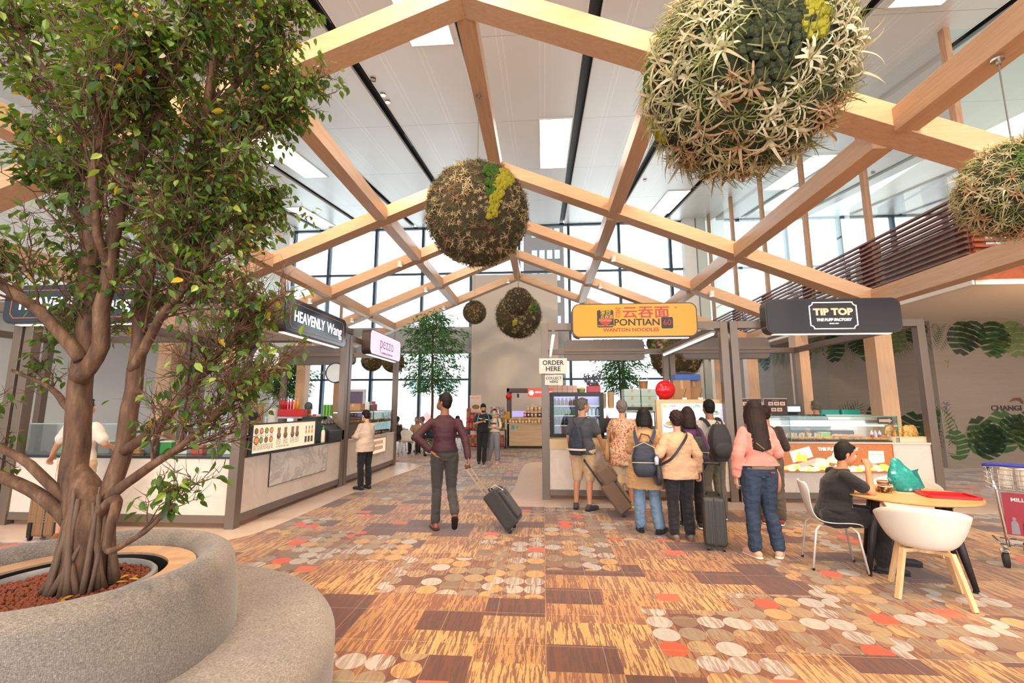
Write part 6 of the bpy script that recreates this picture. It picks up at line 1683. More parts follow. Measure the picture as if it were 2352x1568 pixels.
for x, lab in ((.10,'cream paper bag standing upright in the trolley basket, left one'),(.24,'cream folded paper in the trolley basket, right one')):
    m = MB(); m.box(-.05,.05,-.03,.03,0,.20); p = mono('paper_bag', m, mat('cream_paper','ddd0bb',.7), lab, 'paper bag', bevel=.01); p.location = (4.60+x*.825+.12*.565,5.14-x*.565+.12*.825,.772); p.rotation_euler = (.05,.2 if x < .2 else -.1,.2)

# ---------------------------------------------------------------- seats far away by the glass wall
side_chair('white side chair in the far seating area left of the man in plum', (-4.47,14.95,0), .05, 'white chairs in the far seating area')
def seated(lab, loc, rz, hx, col, hm_, lean=0, sk='b9856a', H=1.65, hair='short'):
    return person(lab, loc, rz, H, sk, seat=True, vox=.014, loose=.03, fat=1.05, group='people sitting by the glass wall',
      pose=dict(pel=(0,0,.54), chest=(0,.06+lean*.5,.86), neck=(0,.08+lean,1.01), head=(0,.10+lean*1.2,1.15), shL=(-.16,.06+lean*.7,.935), shR=(.16,.06+lean*.7,.935), elL=(-.22,.15+lean,.70), elR=(.22,.15+lean,.70), wrL=(-.12,.32+lean,.62), wrR=(.12,.32+lean,.62),
      hipL=(-.09,.0,.52), hipR=(.09,.0,.52), knL=(-.13,.43,.52), knR=(.13,.43,.52), anL=(-.13,.42,.085), toL=(-.14,.56,.03), anR=(.13,.42,.085), toR=(.14,.56,.03)), topm=cloth('top_'+col,col), sleeve=.8 if lean == 0 else 1.8, bot=BLKC, blen=1.9, shoes=(BLKC,), hair=hair, hm=hm_)
def stool(loc, k):
    o = side_chair('white chair in the far seating area under '+k, loc, PI, 'white chairs in the far seating area'); return o
seated('elderly man in a batik shirt sitting in the far seating area facing the camera', (-4.45,16.0,0), PI, 0, 'b09070', HGRY)
seated('seated person in navy bending forward beside the batik shirted man', (-4.02,16.3,0), PI*.6, 0, '1d2c48', HGRY, .22)
seated('seated person in black beside the lilac sign stall, far seating area', (-4.95,15.7,0), PI*.8, 0, '1a1d26', HBLK, .12)
seated('seated person in pink in the far seating area, leftmost', (-5.30,16.5,0), PI*.9, 0, 'd07a86', HBLK)
seated('person in white sitting low behind the plum shirted man\'s shoulder', (-3.25,17.6,0), PI*.4, 0, 'e4e2e0', HBLK)
for x, y, r, k in ((-4.45,15.95,0,'the batik shirted man'),(-4.02,16.28,-1.2,'the person in navy'),(-4.95,15.68,-.6,'the person in black'),(-5.30,16.48,-.3,'the person in pink'),(-3.25,17.58,-1.9,'the person in white')):
    stool((x,y,0), k).rotation_euler = (0,0,PI+r)
gb = empty('backpack', 'bright green backpack lying on the floor of the far seating area', 'backpack', (-3.92,15.35,0), .2)
LIME = cloth('lime_nylon','55a81e',.5)
m = MB(); rbox(m, (0,0,.20), .36, .28, .40, taper=.75); build('pack_body', m, LIME, gb, smooth=True); m = MB(); rbox(m, (0,-.14,.15), .24, .08, .2); build('front_pocket', m, LIME, gb, smooth=True)
gb = empty('backpack', 'green rucksack standing behind the bending person in navy', 'backpack', (-4.0,17.0,0), .2)
m = MB(); rbox(m, (0,0,.55), .36, .26, .95, taper=.8); build('pack_body', m, cloth('green_nylon_b','1f9a3c',.5), gb, smooth=True); m = MB(); m.tube([(-.06,-.1,1.0),(0,-.12,1.07),(.06,-.1,1.0)], .012, 6); build('carry_handle', m, BLACK, gb)
hb_ = empty('hoverboard', 'two wheeled hoverboard lying on the carpet left of the man in plum', 'hoverboard', (-3.55,14.9,0), .1)
m = MB(); m.lathe([(0,-.30),(.06,-.29),(.07,-.22),(.045,0),(.07,.22),(.06,.29),(0,.30)], 16, M=Matrix.Translation((0,0,.11)) @ Matrix.Rotation(PI/2,4,'Y') @ Matrix.Scale(1.5,4,(0,1,0))); build('deck', m, mat('pale_deck','cfd0d4',.3), hb_, smooth=True)
for e in (-1,1): m = MB(); m.tube([(e*.27,0,.09),(e*.34,0,.09)], .09, 20); build('wheel', m, mat('navy_wheel','20263c',.5), hb_)

# ---------------------------------------------------------------- back kiosk
KW = wood('striped_oak_laminate','d3b99a','b89a7a',(.6,9,14),.5,2)
ks = empty('snack_kiosk', 'low wood fronted kiosk with a red sign in front of the white pier', 'kiosk', (-1.38,17.75,0))
m = MB(); m.box(0,3.0,0,.7,.10,.93); build('counter_body', m, KW, ks); m = MB(); m.box(0,3.0,.04,.7,0,.10); build('plinth', m, BLACK, ks)
m = MB(); m.box(-.02,3.02,-.03,.72,.93,.96); build('worktop', m, KW, ks)
for x, y in ((-.04,0),(2.9,0),(-.04,1.3),(2.9,1.3)): m = MB(); m.box(x,x+.09,y,y+.09,0,2.30); build('post', m, BRONZE_D, ks)
m = MB(); m.box(-.04,3.0,0,.09,2.16,2.30); m.box(-.04,3.0,1.3,1.39,2.16,2.30); m.box(-.04,.05,.09,1.3,2.16,2.30); build('top_beam', m, BRONZE_D, ks)
rs = empty('shop_sign', 'red sign reading BENGAWAN SOLO with a white flower on the back kiosk', 'sign', (-.02,17.70,2.12))
m = MB(); m.prism(rrect(1.15,.33,.03), 0, .05, UPR); build('sign_face', m, emis('lit_coral_red','e0463c',.75), rs)
m = MB()
for k in range(6): a = 2*PI*k/6; m.add([(-.44+.055*math.cos(a)+.045*math.cos(t), -.053, .0+.055*math.sin(a)+.045*math.sin(t)) for t in [2*PI*q/12 for q in range(12)]],[tuple(range(12))])
build('flower_emblem', m, LETW, rs); lettering(rs, 'BENGAWAN SOLO', .095, (.10,-.052,.02), LETW, depth=.001, sx=.95, name='lettering'); lettering(rs, 'SINGAPORE', .04, (.12,-.052,-.06), LETW, depth=.001)
m = MB(); m.tube([(0,0,0),(0,0,-.14)], .04, 12); m.tube([(0,0,0),(0,0,.08)], .01, 6); mono('track_spotlight', m, BLACK, 'small black spotlight hanging under the kiosk beam left of the red sign', 'spotlight').location = (-.98,17.78,2.08)
m = MB(); m.lathe([(0,.12),(.05,.12),(.115,.06),(.13,0),(.115,-.06),(.05,-.12),(0,-.12)], 20); o = mono('paper_lantern', m, RED, 'round red paper lantern hanging at the left post of the back kiosk', 'lantern', smooth=True); o.location = (-1.33,17.62,1.98)
m = MB(); m.tube([(0,0,.12),(0,0,.22)], .004, 5); m.tube([(0,0,-.12),(0,0,-.24)], .012, 6); build('tassel', m, RED, o)
# jars, boxes and tins on the kiosk: each one its own object
JARM = [mat('jar_'+n, c, .3) for n, c in (('biscuit','cba26a'),('golden','d9b36a'),('rose','b8505a'),('green','8d9a5a'),('dark','4a342c'),('cream','e2d3b8'))]
LIDR = mat('lid_red','c3343a',.4); LIDW = mat('lid_white','efe8dc',.4); LIDG = mat('lid_gold','c89a3a',.4,.5)
def jar_proto(mi, r, h, lid):
    o = empty('cookie_jar','x','jar',(0,-50,0)); m = MB(); m.lathe([(0,0),(r,0),(r,h*.82),(r*.9,h*.88)], 14); build('jar_body', m, JARM[mi], o, smooth=False)
    m = MB(); m.lathe([(r*.95,h*.86),(r*.95,h),(0,h)], 14); build('lid', m, lid, o); m = MB(); m.box(-r*.6,r*.6,-r-.004,-r+.002,h*.3,h*.6); build('paper_label', m, PAPERW, o); return o
protos = [jar_proto(0,.062,.17,LIDW), jar_proto(1,.055,.13,LIDR), jar_proto(2,.062,.20,LIDW), jar_proto(3,.062,.20,LIDW), jar_proto(4,.062,.20,LIDW), jar_proto(1,.06,.26,LIDW)]
rj = random.Random(5); used = set()
def put_jar(k, x, y, z, lab, grp):
    p = protos[k]
    if k in used: dup(p, (x,y,z), rj.uniform(-.2,.2), lab, grp)
    else: used.add(k); p.location = (x,y,z); p['label'] = lab; p['group'] = grp
for i in range(20): put_jar(1 if i%3 else 0, -1.30+i*.125, 17.80, .962, 'small lidded snack jar in the front row on the back kiosk', 'snack jars in the front row of the kiosk')
m = MB(); m.box(-1.2,1.55,17.90,18.35,.962,1.18); mono('display_riser', m, KW, 'wooden riser step holding the tall jars on the back kiosk', 'riser')
m = MB(); m.box(-.85,1.55,18.06,18.35,1.181,1.42); mono('display_riser', m, KW, 'upper wooden riser step holding biscuit jars on the back kiosk', 'riser')
for i in range(17): put_jar((2,4,2,3,4)[i%5], -.72+i*.14, 17.98, 1.182, 'tall snack jar in the middle row of the back kiosk', 'tall jars in the middle row of the kiosk')
for i in range(14): put_jar(5 if i%2 else 0, -.60+i*.15, 18.14, 1.422, 'biscuit jar with white label in the top row of the back kiosk', 'biscuit jars in the top row of the kiosk')
for i in range(12): put_jar(0, -.42+i*.15, 18.27, 1.422+.0, 'short biscuit jar standing behind the top row on the kiosk', 'biscuit jars at the back of the kiosk')
m = MB(); m.box(-.24,.24,-.01,.01,0,.22); o = mono('small_screen', m, emis('violet_screen','9a8ed0',.9), 'small violet till screen on the back kiosk counter', 'screen'); o.location = (-.98,17.97,1.20); 
m = MB(); m.box(-.11,.11,-.005,.005,-.15,.15); o = mono('notice', m, mat('yellow_notice','c99a2a',.6), 'small yellow notice taped to the kiosk post', 'notice'); o.location = (-1.40,17.72,1.25)
m = MB(); m.box(-.06,.06,-.004,.004,-.08,.08); o = mono('sticker', m, mat('blue_sticker','4d9ac8',.5), 'blue payment sticker on the wood front of the kiosk', 'sticker'); o.location = (-1.18,17.744,.80)
m = MB(); m.box(-.05,.05,-.004,.004,-.06,.06); o = mono('sticker', m, mat('green_sticker','7fb27a',.5), 'pale green sticker next to the blue one on the kiosk', 'sticker'); o.location = (-1.02,17.744,.81)
# shelf with gift boxes left of the kiosk
sh = empty('gift_shelf', 'black shelf of red gift boxes and potted orchids left of the back kiosk', 'shelf', (-3.0,17.5,0))
for z in (.06,.68): m = MB(); m.box(0,1.55,0,.45,z,z+.03); build('shelf_board', m, BLACK, sh)
for x in (0,.76,1.52): m = MB(); m.box(x,x+.03,0,.45,0,.68); build('upright', m, BLACK, sh)
GIFT = [mat('gift_red','b8252f',.45), mat('gift_pink','d4606a',.45), mat('gift_gold','9a7a34',.45), mat('gift_green','3f6b46',.45), mat('gift_dark','3a2a2a',.45), mat('gift_maroon','7a1628',.45)]
def gift(x, z, k, h=.42, w=.10, row='lower'):
    m = MB(); m.box(-w/2,w/2,0,.22,0,h); g = mono('gift_box', m, GIFT[k], 'upright patterned gift box on the %s level of the black shelf' % row, 'gift box', 'gift boxes on the %s level of the black shelf' % row, bevel=.004); g.location = (x,17.56,z)
    m = MB(); m.box(-w/2+.01,w/2-.01,-.004,0,h*.25,h*.75); build('box_label', m, GIFT[(k+2)%6], g)
for i in range(6): gift(-2.92+i*.105, .09, (1,0,1,0,5,0)[i])
for i in range(7): gift(-2.18+i*.10, .09, (1,3,4,1,1,0,0)[i])
for i in range(6): gift(-2.92+i*.12, .711, (0,5,0,2,0,5)[i], .34, .11, 'middle')
for i in range(5): gift(-2.90+i*.15, 1.06, (0,5,0,0,5)[i], .46 if i in (0,4) else .30, .14, 'upper')
for i in range(8): gift(-2.10+i*.082, .711, 2 if i%2 else 3, .36, .075, 'right middle')
ORC = mat('magenta_petal','c8489a',.5); YEL = mat('yellow_petal','d9b020',.5)
for i in range(3):
    o = empty('orchid_gift', 'wrapped magenta orchid standing on the right part of the gift shelf', 'orchid', (-1.97+i*.20,17.62,1.075), i, 'wrapped orchids on the gift shelf'); rr = random.Random(i)
    m = MB(); m.lathe([(0,0),(.07,0),(.09,.10),(0,.10)], 12); build('pot', m, LIDG, o); m = MB(); m.tube([(0,0,.1),(.02,0,.3),(.08,0,.45)], .006, 5); build('stem', m, GREENLEAF, o)
    m = MB()
    for q in range(9):
        c = Vector((rr.uniform(-.09,.12), rr.uniform(-.06,.02), rr.uniform(.18,.48)))
        for k in range(5): a = 2*PI*k/5; m.ball((c.x+.025*math.cos(a), c.y, c.z+.025*math.sin(a)), .018, 6, 4, (1,.4,1))
    build('petals', m, ORC, o); m = MB(); m.lathe([(.06,.0),(.13,.25),(.05,.52)], 10); build('clear_wrap', m, GLASS, o)
for i in range(3):
    m = MB()
    for k in range(6): a = 2*PI*k/6; m.add([(0,0,0),(.03*math.cos(a-.3),-.01,.03*math.sin(a-.3)),(.07*math.cos(a),-.02,.07*math.sin(a)),(.03*math.cos(a+.3),-.01,.03*math.sin(a+.3))],[(0,1,2,3)])
    o = mono('bow', m, YEL, 'yellow star bow on the gift boxes right of the shelf', 'bow', 'yellow bows on the gift shelf', solid=.003); o.location = (-1.98+i*.2,17.55,1.0)
o = empty('poster_stand', 'cream poster with a round basket picture above the gift shelf', 'poster', (-2.65,17.72,0))
m = MB(); m.box(-.22,.22,0,.02,1.40,2.03); build('poster_sheet', m, mat('cream_poster','dcc8bc',.6), o); m = MB(); m.tube([(0,.03,0),(0,.03,2.0)], .012, 8); m.box(-.2,.2,-.05,.15,0,.02); build('stand', m, STEEL, o)
m = MB(); m.add([(.02+.15*math.cos(2*PI*q/18),-.003,1.58+.09*math.sin(2*PI*q/18)) for q in range(18)],[tuple(range(18))]); build('printed_basket', m, mat('print_brown','8a6a3a',.6), o)
lettering(o, 'FESTIVE TREATS', .055, (0,-.002,1.93), LETRD, depth=.0008); 
# ---------------------------------------------------------------- noodle stall contents
def put(name, lab, cat, loc, rz=0, group=None): return empty(name, lab, cat, loc, rz, group)
fr = put('drinks_fridge', 'black two door drinks fridge standing on the noodle stall counter', 'fridge', (.62,8.62,1.031))
m = MB(); m.box(-.50,.50,-.02,.42,0,.04); m.box(-.50,.50,-.02,.42,.78,.83); m.box(-.50,-.45,-.02,.42,.04,.78); m.box(.45,.50,-.02,.42,.04,.78); m.box(-.45,.45,.40,.42,.04,.78); build('cabinet', m, BLACK, fr, bevel=.004)
m = MB(); m.box(-.45,.45,.385,.398,.04,.78); build('inner_liner', m, lit('fridge_violet_liner','8a7fb4',.25), fr)
m = MB(); m.box(-.44,.44,.30,.36,.765,.778); build('inner_lamp', m, emis('fridge_lamp','efe6ff',5), fr)
for e in (-1,1):
    m = MB(); x0 = -.45 if e < 0 else .0; outline(m, [(x0+.45,.78),(x0,.78),(x0,.04),(x0+.45,.04)], .028, .0, .025, UPR); build('door_frame', m, BLACK, fr)
    m = MB(); m.box(x0+.025,x0+.425,-.012,-.008,.065,.755); build('door_glass', m, GLASS, fr)
for k in range(3): m = MB(); m.box(-.44,.44,.03,.38,.21+k*.18,.218+k*.18); m.box(-.44,.44,.02,.035,.205+k*.18,.225+k*.18); build('shelf', m, WPL, fr)
BOT = [mat('bottle_'+n,c,.15) for n, c in (('water','c7d6ee'),('amber','8a5a2a'),('cola','2d1a18'),('green','4a7a4a'))]; CAPB = mat('cap_blue','2a4fc4',.4); CAPR = mat('cap_red','b8242c',.4)
def bottle_proto(k, cap_):
    o = empty('drink_bottle','x','bottle',(0,-52,0)); m = MB(); m.lathe([(0,0),(.026,0),(.029,.01),(.029,.09),(.011,.125),(.011,.135)], 12); build('bottle_body', m, BOT[k], o, smooth=True)
    m = MB(); m.lathe([(.013,.132),(.013,.15),(0,.15)], 10); build('cap', m, cap_, o); return o
bp = [bottle_proto(0,CAPB), bottle_proto(1,CAPR), bottle_proto(2,CAPR), bottle_proto(3,CAPB)]; bu = set()
for sh_ in range(4):
    z = 1.031+(.04 if sh_ == 0 else .218+(sh_-1)*.18)
    for i in range(12):
        if 5 < i < 7: pass
        k = 0 if i > 5 and sh_ in (0,1,2) else (1,2,3,1)[sh_]
        if sh_ == 3 and i > 5: continue
        loc = (.62-.40+i*.0727, 8.62+.10, z+.001); lab = 'small drink bottle on shelf %s of the black fridge' % ('one','two','three','four')[sh_]; g = 'drink bottles on fridge shelf '+('one','two','three','four')[sh_]
        if k in bu: dup(bp[k], loc, 0, lab, g)
        else: bu.add(k); bp[k].location = loc; bp[k]['label'] = lab; bp[k]['group'] = g
for k in range(4):
    if k not in bu: 
        for c in list(bp[k].children): bpy.data.objects.remove(c)
        bpy.data.objects.remove(bp[k])
# on top of the fridge
for i in range(5):
    m = MB(); m.box(-.045,.045,-.06,.06,0,.13); o = mono('small_box', m, mat('pink_beige_box','cfa997',.7), 'small beige carton in the row on top of the fridge', 'box', 'cartons in a row on the fridge', bevel=.003); o.location = (.22+i*.094,8.72,1.862)
    m = MB(); m.box(-.045,.045,-.0615,-.06,.06,.066); build('tape', m, CARD, o)
pp = put('potted_plant', 'bushy little plant with purple shoots in a red pot on the fridge', 'potted plant', (.95,8.72,1.862))
m = MB(); m.prism([(-.13,-.07),(.13,-.07),(.13,.07),(-.13,.07)], 0, .12); build('pot', m, mat('crimson_pot','a8243a',.4), pp, bevel=.006)
m = MB(); rr = random.Random(3)
for i in range(26):
    x = rr.uniform(-.11,.11); p = [Vector((x,rr.uniform(-.04,.04),.11))]
    for k in range(4): p.append(p[-1]+Vector((rr.uniform(-.04,.04)+x*.2,rr.uniform(-.02,.02),rr.uniform(.03,.07))))
    m.tube(p, [.006,.008,.005,.007,.009], 5)
    for q in p[1:]: m.ball(tuple(q+Vector((rr.uniform(-.02,.02),0,0))), .014, 6, 4, (1,.6,1))
build('shoots', m, mat('purple_green_shoots','4a4a5e',.5,var=.4,vs=30), pp); m = MB(); m.ball((.04,0,.12), .07, 10, 8, (1.2,.8,.9)); build('foliage', m, mossmat('pot_moss','2f4a24','7a5a44'), pp)
pc = put('covered_tub','small green tub with a yellow lid beside the red pot','tub',(.73,8.70,1.862)); m = MB(); m.lathe([(0,0),(.06,0),(.07,.06),(0,.06)],16); build('tub_body', m, mat('olive_tub','7a8a4a',.5), pc); m = MB(); m.lathe([(.074,.058),(.074,.072),(.04,.09),(0,.09)],16); build('lid', m, mat('yellow_lid','d4a43a',.5), pc)
# stacked paper bowls, rack, till, dispenser
def stack(lab, loc, r, n, h, mt, grp=None, taper=.80, step=.012):
    o = put('bowl_stack', lab, 'bowl stack', loc, 0, grp)
    for half in range(1):
        m = MB(); 
        for i in range(n):
            z = h+i*step; m.lathe([(r*taper,z-h),(r,z),(r*1.04,z),(r*1.04,z+.004),(r*.98,z+.004)], 18)
        m.lathe([(0,.001),(r*taper,.001)],18); m.lathe([(0,h+n*step-.03),(r*.9,h+n*step-.03)],18); build('stacked_bowls', m, mt, o)
    return o
KRB = mat('kraft_bowl','b8946a',.7); WBL = mat('white_bowl','e6e0d6',.5)
wr_ = put('wire_rack','small white shelf rack behind the till','rack',(1.22,8.78,1.031))
for z in (.24,.52): m = MB(); m.box(-.17,.17,-.10,.10,z,z+.012); build('rack_shelf', m, WPL, wr_)
for sx in (-1,1):
    for sy in (-1,1): m = MB(); m.box(sx*.165-.006,sx*.165+.006,sy*.095-.006,sy*.095+.006,0,.56); build('rack_leg', m, WPL, wr_)
stack('left tall stack of printed paper bowls on the white rack', (1.13,8.78,1.565), .065, 20, .05, KRB)
stack('right tall stack of printed paper bowls on the white rack', (1.28,8.78,1.565), .062, 22, .05, KRB)
sb = put('sauce_bottle','red sauce bottle on the lower shelf of the white rack','bottle',(1.20,8.74,1.284)); m = MB(); m.lathe([(0,0),(.028,0),(.028,.11),(.010,.14),(.008,.16),(0,.16)],12); build('bottle_body', m, RED, sb, smooth=True); m = MB(); m.lathe([(.010,.158),(.004,.19),(0,.19)],8); build('nozzle', m, WPL, sb)
tl = put('till_screen','black till screen on the noodle counter beside the floral woman','till',(1.17,8.40,1.031)); m = MB(); m.box(-.16,.16,-.01,.02,.10,.36); build('screen_back', m, BLACK, tl, bevel=.006); m = MB(); m.box(-.04,.04,.0,.03,.01,.14); m.box(-.12,.12,-.08,.10,0,.02); build('stand', m, BLACK, tl)
m = MB(); m.box(-.11,.11,-.003,.003,0,.20); o = mono('menu_card', m, lit('printed_card','e4b89a',.0), 'small food menu card leaning by the till on the noodle counter', 'menu card'); o.location = (1.22,8.24,1.031)
dp = put('drink_dispenser','twin tank juice dispenser with black lids on the noodle counter','dispenser',(1.82,8.85,1.031))
m = MB(); m.box(-.24,.24,-.12,.16,0,.16); build('dispenser_base', m, STEEL, dp, bevel=.006)
for e,c in ((-1,'d99a2a'),(1,'7a3a24')):
    m = MB(); m.box(e*.12-.10,e*.12+.10,-.11,.12,.16,.50); build('tank', m, GLASS, dp); m = MB(); m.box(e*.12-.09,e*.12+.09,-.10,.11,.165,.33); build('juice', m, mat('juice_'+c,c,.2), dp); m = MB(); m.box(e*.12-.105,e*.12+.105,-.115,.125,.50,.56); build('lid', m, BLACK, dp, bevel=.01); m = MB(); m.tube([(e*.12,-.11,.15),(e*.12,-.16,.14),(e*.12,-.165,.10)], .012, 8); build('tap', m, BLACK, dp)
# back shelf with cartons
bs = put('back_cabinet','tan back cabinet of the noodle stall carrying cartons','cabinet',(2.55,9.35,0)); m = MB(); m.box(-.20,.62,0,.45,0,1.72); build('cabinet_body', m, TANP, bs)
for e in (0,1): m = MB(); m.box(-.18+e*.41,.20+e*.40,-.012,0,.1,1.66); build('door', m, TANP, bs); 
def carton(lab, loc, w, d, h, mt=CARD, grp=None, rz=0):
    m = MB(); m.box(-w/2,w/2,-d/2,d/2,0,h); o = mono('cardboard_box', m, mt, lab, 'box', grp, bevel=.004); o.location = loc; o.rotation_euler = (0,0,rz)
    m = MB(); m.box(-w/2-.001,w/2+.001,-.025,.025,h,h+.001); m.box(-.025,.025,-d/2-.001,-d/2,h*.55,h); build('tape', m, mat('packing_tape','c9a878',.4), o); return o
GCB = mat('pale_green_crate','b9cfc6',.5)
for i in range(2):
    for j in range(3): carton('pale green storage carton in the stack above the juice dispenser', (1.80+i*.34,9.55,1.50+j*.151), .32, .34, .148, GCB, 'pale green cartons above the juice dispenser')
sh2 = put('storage_shelf','steel shelf holding the pale green cartons at the rear of the noodle stall','shelf',(1.97,9.55,0))
m = MB(); m.box(-.36,.36,-.2,.2,1.47,1.499); build('shelf_board', m, STEEL, sh2)
for sx in (-1,1):
    for sy in (-1,1): m = MB(); m.box(sx*.34-.012,sx*.34+.012,sy*.18-.012,sy*.18+.012,0,1.47); build('rack_leg', m, STEEL, sh2)
m = MB(); R_ = Matrix.Rotation(PI/2,4,'X'); m.lathe([(0,.07),(.10,.06),(.17,.0),(.178,-.01),(.17,-.012),(.10,.03),(0,.04)], 32, M=R_); rb = mono('plastic_basin', m, mat('glossy_red','c91c26',.15), 'round shiny red basin standing on edge above the menu screen cabinet', 'basin', smooth=True); rb.location = (2.23,8.50,1.90)
m = MB(); m.tube([(.0,-.055,.10),(.0,-.055,.10)], .001, 3)
carton('plain cardboard box left of the tall one, behind the red basin', (2.50,9.5,1.721), .22, .3, .34)
carton('large cardboard box with a paper sheet behind the menu screen', (2.78,9.5,1.721), .34, .32, .40)
carton('widest cardboard box at the right rear of the noodle stall', (3.10,9.75,1.721), .30, .3, .52)
bt_ = put('plastic_crate','shallow blue plastic crate holding black bags on top of the cartons','crate',(2.92,9.55,2.125)); m = MB(); m.box(-.24,.24,-.14,.14,0,.01); outline(m, [(.25,.15),(-.25,.15),(-.25,-.15),(.25,-.15)], .012, .0, .12); build('crate_wall', m, mat('blue_plastic','3f64b4',.4), bt_)
m = MB(); m.ball((0,0,.10), .16, 14, 10, (1.2,.8,.5)); m.v = [tuple(Vector(v)*(1+.1*mnoise.noise(Vector(v)*20))) for v in m.v]; o = mono('black_bag', m, BLKN, 'crumpled black bag lying in the blue crate', 'bag', smooth=True); o.location = (2.90,9.55,2.135)
tb2 = put('clear_tub','tall clear tub with orange contents on top of the green cartons','tub',(2.05,9.5,1.955)); m = MB(); m.lathe([(0,0),(.085,0),(.11,.26)],18); build('tub_wall', m, GLASS, tb2); m = MB(); m.lathe([(0,.005),(.082,.005),(.098,.16),(0,.16)],18); build('contents', m, mat('orange_sauce','c98450',.5), tb2)
for x in (2.52,2.80):
    o = put('charger','white power adaptor with a cable on top of the menu screen cabinet','adaptor',(x,8.36,1.721),0,'white adaptors on the menu cabinet'); m = MB(); m.box(-.04,.04,-.02,.02,0,.035); build('adaptor_body', m, WPL, o, bevel=.005); m = MB(); m.tube([(0,0,.035),(.0,.0,.09),(.03,.02,.14),(.06,.06,.20)], .004, 6); build('cable', m, BLACK, o)

# ---------------------------------------------------------------- puff stall contents
dc = put('glass_display_case','long greenish glass case full of curry puffs on the puff counter','display case',(4.96,8.42,1.001))
for a in ((-1.12,1.05,-.17,-.163,0,.43),(-1.12,1.05,.16,.167,.18,.43),(-1.12,1.05,-.17,.167,.425,.433),(-1.12,-1.113,-.17,.167,0,.43),(1.043,1.05,-.17,.167,0,.43),(-.72,-.715,-.17,.167,0,.42)):
    m = MB(); m.box(*a); build('glass_pane', m, GLASSC, dc)
GED = mat('green_glass_edge','2f9a86',.2)
m = MB(); m.box(-1.125,1.055,-.174,-.166,.424,.436); m.box(1.041,1.053,-.174,-.164,0,.43); m.box(-1.122,-1.112,-.174,-.166,0,.43); m.box(-.722,-.714,-.172,-.166,0,.42); build('glass_edge', m, GED, dc)
m = MB(); m.box(-1.08,1.0,-.02,.16,.27,.36); build('warming_shelf', m, STEEL, dc, bevel=.004)
m = MB(); m.box(-1.05,.98,.04,.10,.255,.268); build('warming_lamp', m, emis('heat_lamp','ffd09a',6), dc)
m = MB(); m.box(-1.10,1.03,-.15,.15,.0,.02); build('tray', m, BLACK, dc)
ar = put('arrow_notice','small dark notice with an arrow at the right end of the glass case','notice',(5.80,8.24,1.36)); m = MB(); m.box(-.12,.12,-.006,0,-.055,.055); build('notice_plate', m, DGREY, ar); m = MB(); m.add([(-.10,-.008,-.025),(.06,-.008,-.025),(.06,-.008,-.045),(.11,-.008,0),(.06,-.008,.045),(.06,-.008,.025),(-.10,-.008,.025)],[tuple(range(7))]); build('arrow', m, mat('arrow_tan','b59a84',.5), ar)
PUFM = mat('golden_pastry','d6943c',.5,var=.25,vs=30,bump=.6,bs=50)
def puff_proto():
    m = MB()
    for i in range(9):
        t = i/8; 
    n = 14; vs = []
    for k in range(7):
        f = k/6; w = .055*math.sin(PI*(.08+.84*f)); 
        for j in range(n): a = 2*PI*j/n; vs.append(((-.055+.11*f), w*.62*math.cos(a), max(0,.026+.026*math.sin(a)*math.sin(PI*(.1+.8*f)))))
    m.v = vs
    for k in range(6):
        for j in range(n): a = k*n+j; c = k*n+(j+1)%n; m.f.append((a,c,c+n,a+n)); m.m.append(0)
    m.f.append(tuple(range(n-1,-1,-1))); m.f.append(tuple(6*n+j for j in range(n))); m.m += [0,0]
    for q in range(9): a = PI*q/8; m.ball((.058*math.cos(a),.034*math.sin(a)-.004,.012), .009, 6, 4)
    return m
pf = mono('curry_puff', puff_proto(), PUFM, 'golden crimped curry puff in the glass case', 'pastry', 'curry puffs in the glass case', smooth=True); pf.location = (-50,0,0)
rp = random.Random(12); first = True
for i in range(46):
    x = 3.95+i*.0425; layer = (1 if 1.1 < x-3.95 < 1.55 else 0)
    for l_ in range(1+layer):
        if x > 4.15 and x < 4.75 and i%2: continue
        loc = (x, 8.42+rp.uniform(-.10,.08), 1.023+l_*.048); rz = rp.uniform(-.6,.6)
        if first: pf.location = loc; pf.rotation_euler = (0,0,rz); first = False
        else: dup(pf, loc, rz)
m = MB(); m.tube([(0,0,0),(0,0,.13)], .004, 6); m.tube([(0,0,.05),(.0,.0,.12)], .013, 8); sk_ = mono('food_skewer', m, mat('golden_fried','e0b868',.5), 'fried food on a stick standing in the left half of the glass case', 'skewer', 'fried skewers in the glass case'); sk_.location = (4.20,8.36,1.023); sk_.rotation_euler = (.1,.35,0)
for i in range(20): dup(sk_, (4.23+i*.030,8.36+.03*(i%3),1.023), None).rotation_euler = (rp.uniform(-.2,.2), rp.uniform(-.5,.5), 0)
tg_ = put('crisp_basket','cream woven basket at the right end of the puff counter','basket',(6.20,8.42,1.001)); m = MB(); outline(m, rrect(.62,.34,.06), .01, .0, .085); m.prism(rrect(.6,.32,.05), 0, .006); build('basket_wall', m, mat('cream_wicker','e0c9a4',.7,bump=.8,bs=90), tg_); m = MB(); m.tube([(x,y,.085) for x,y in rrect(.62,.34,.06)]+[(.31,.11,.085)], .008, 6); build('basket_rim', m, mat('cream_wicker','e0c9a4',.7), tg_)
CRP = NT('gold_crisp_bag'); n_ = CRP.noise(CRP.coord(), 30, 4, .6, 1); CRP.fin(CRP.ramp(n_, [(.35, srgb('a8691e')), (.5, srgb('e0a848')), (.65, srgb('f4dca8'))]), .25); CRP.bump(n_, .6, .02); CRP = CRP.mat
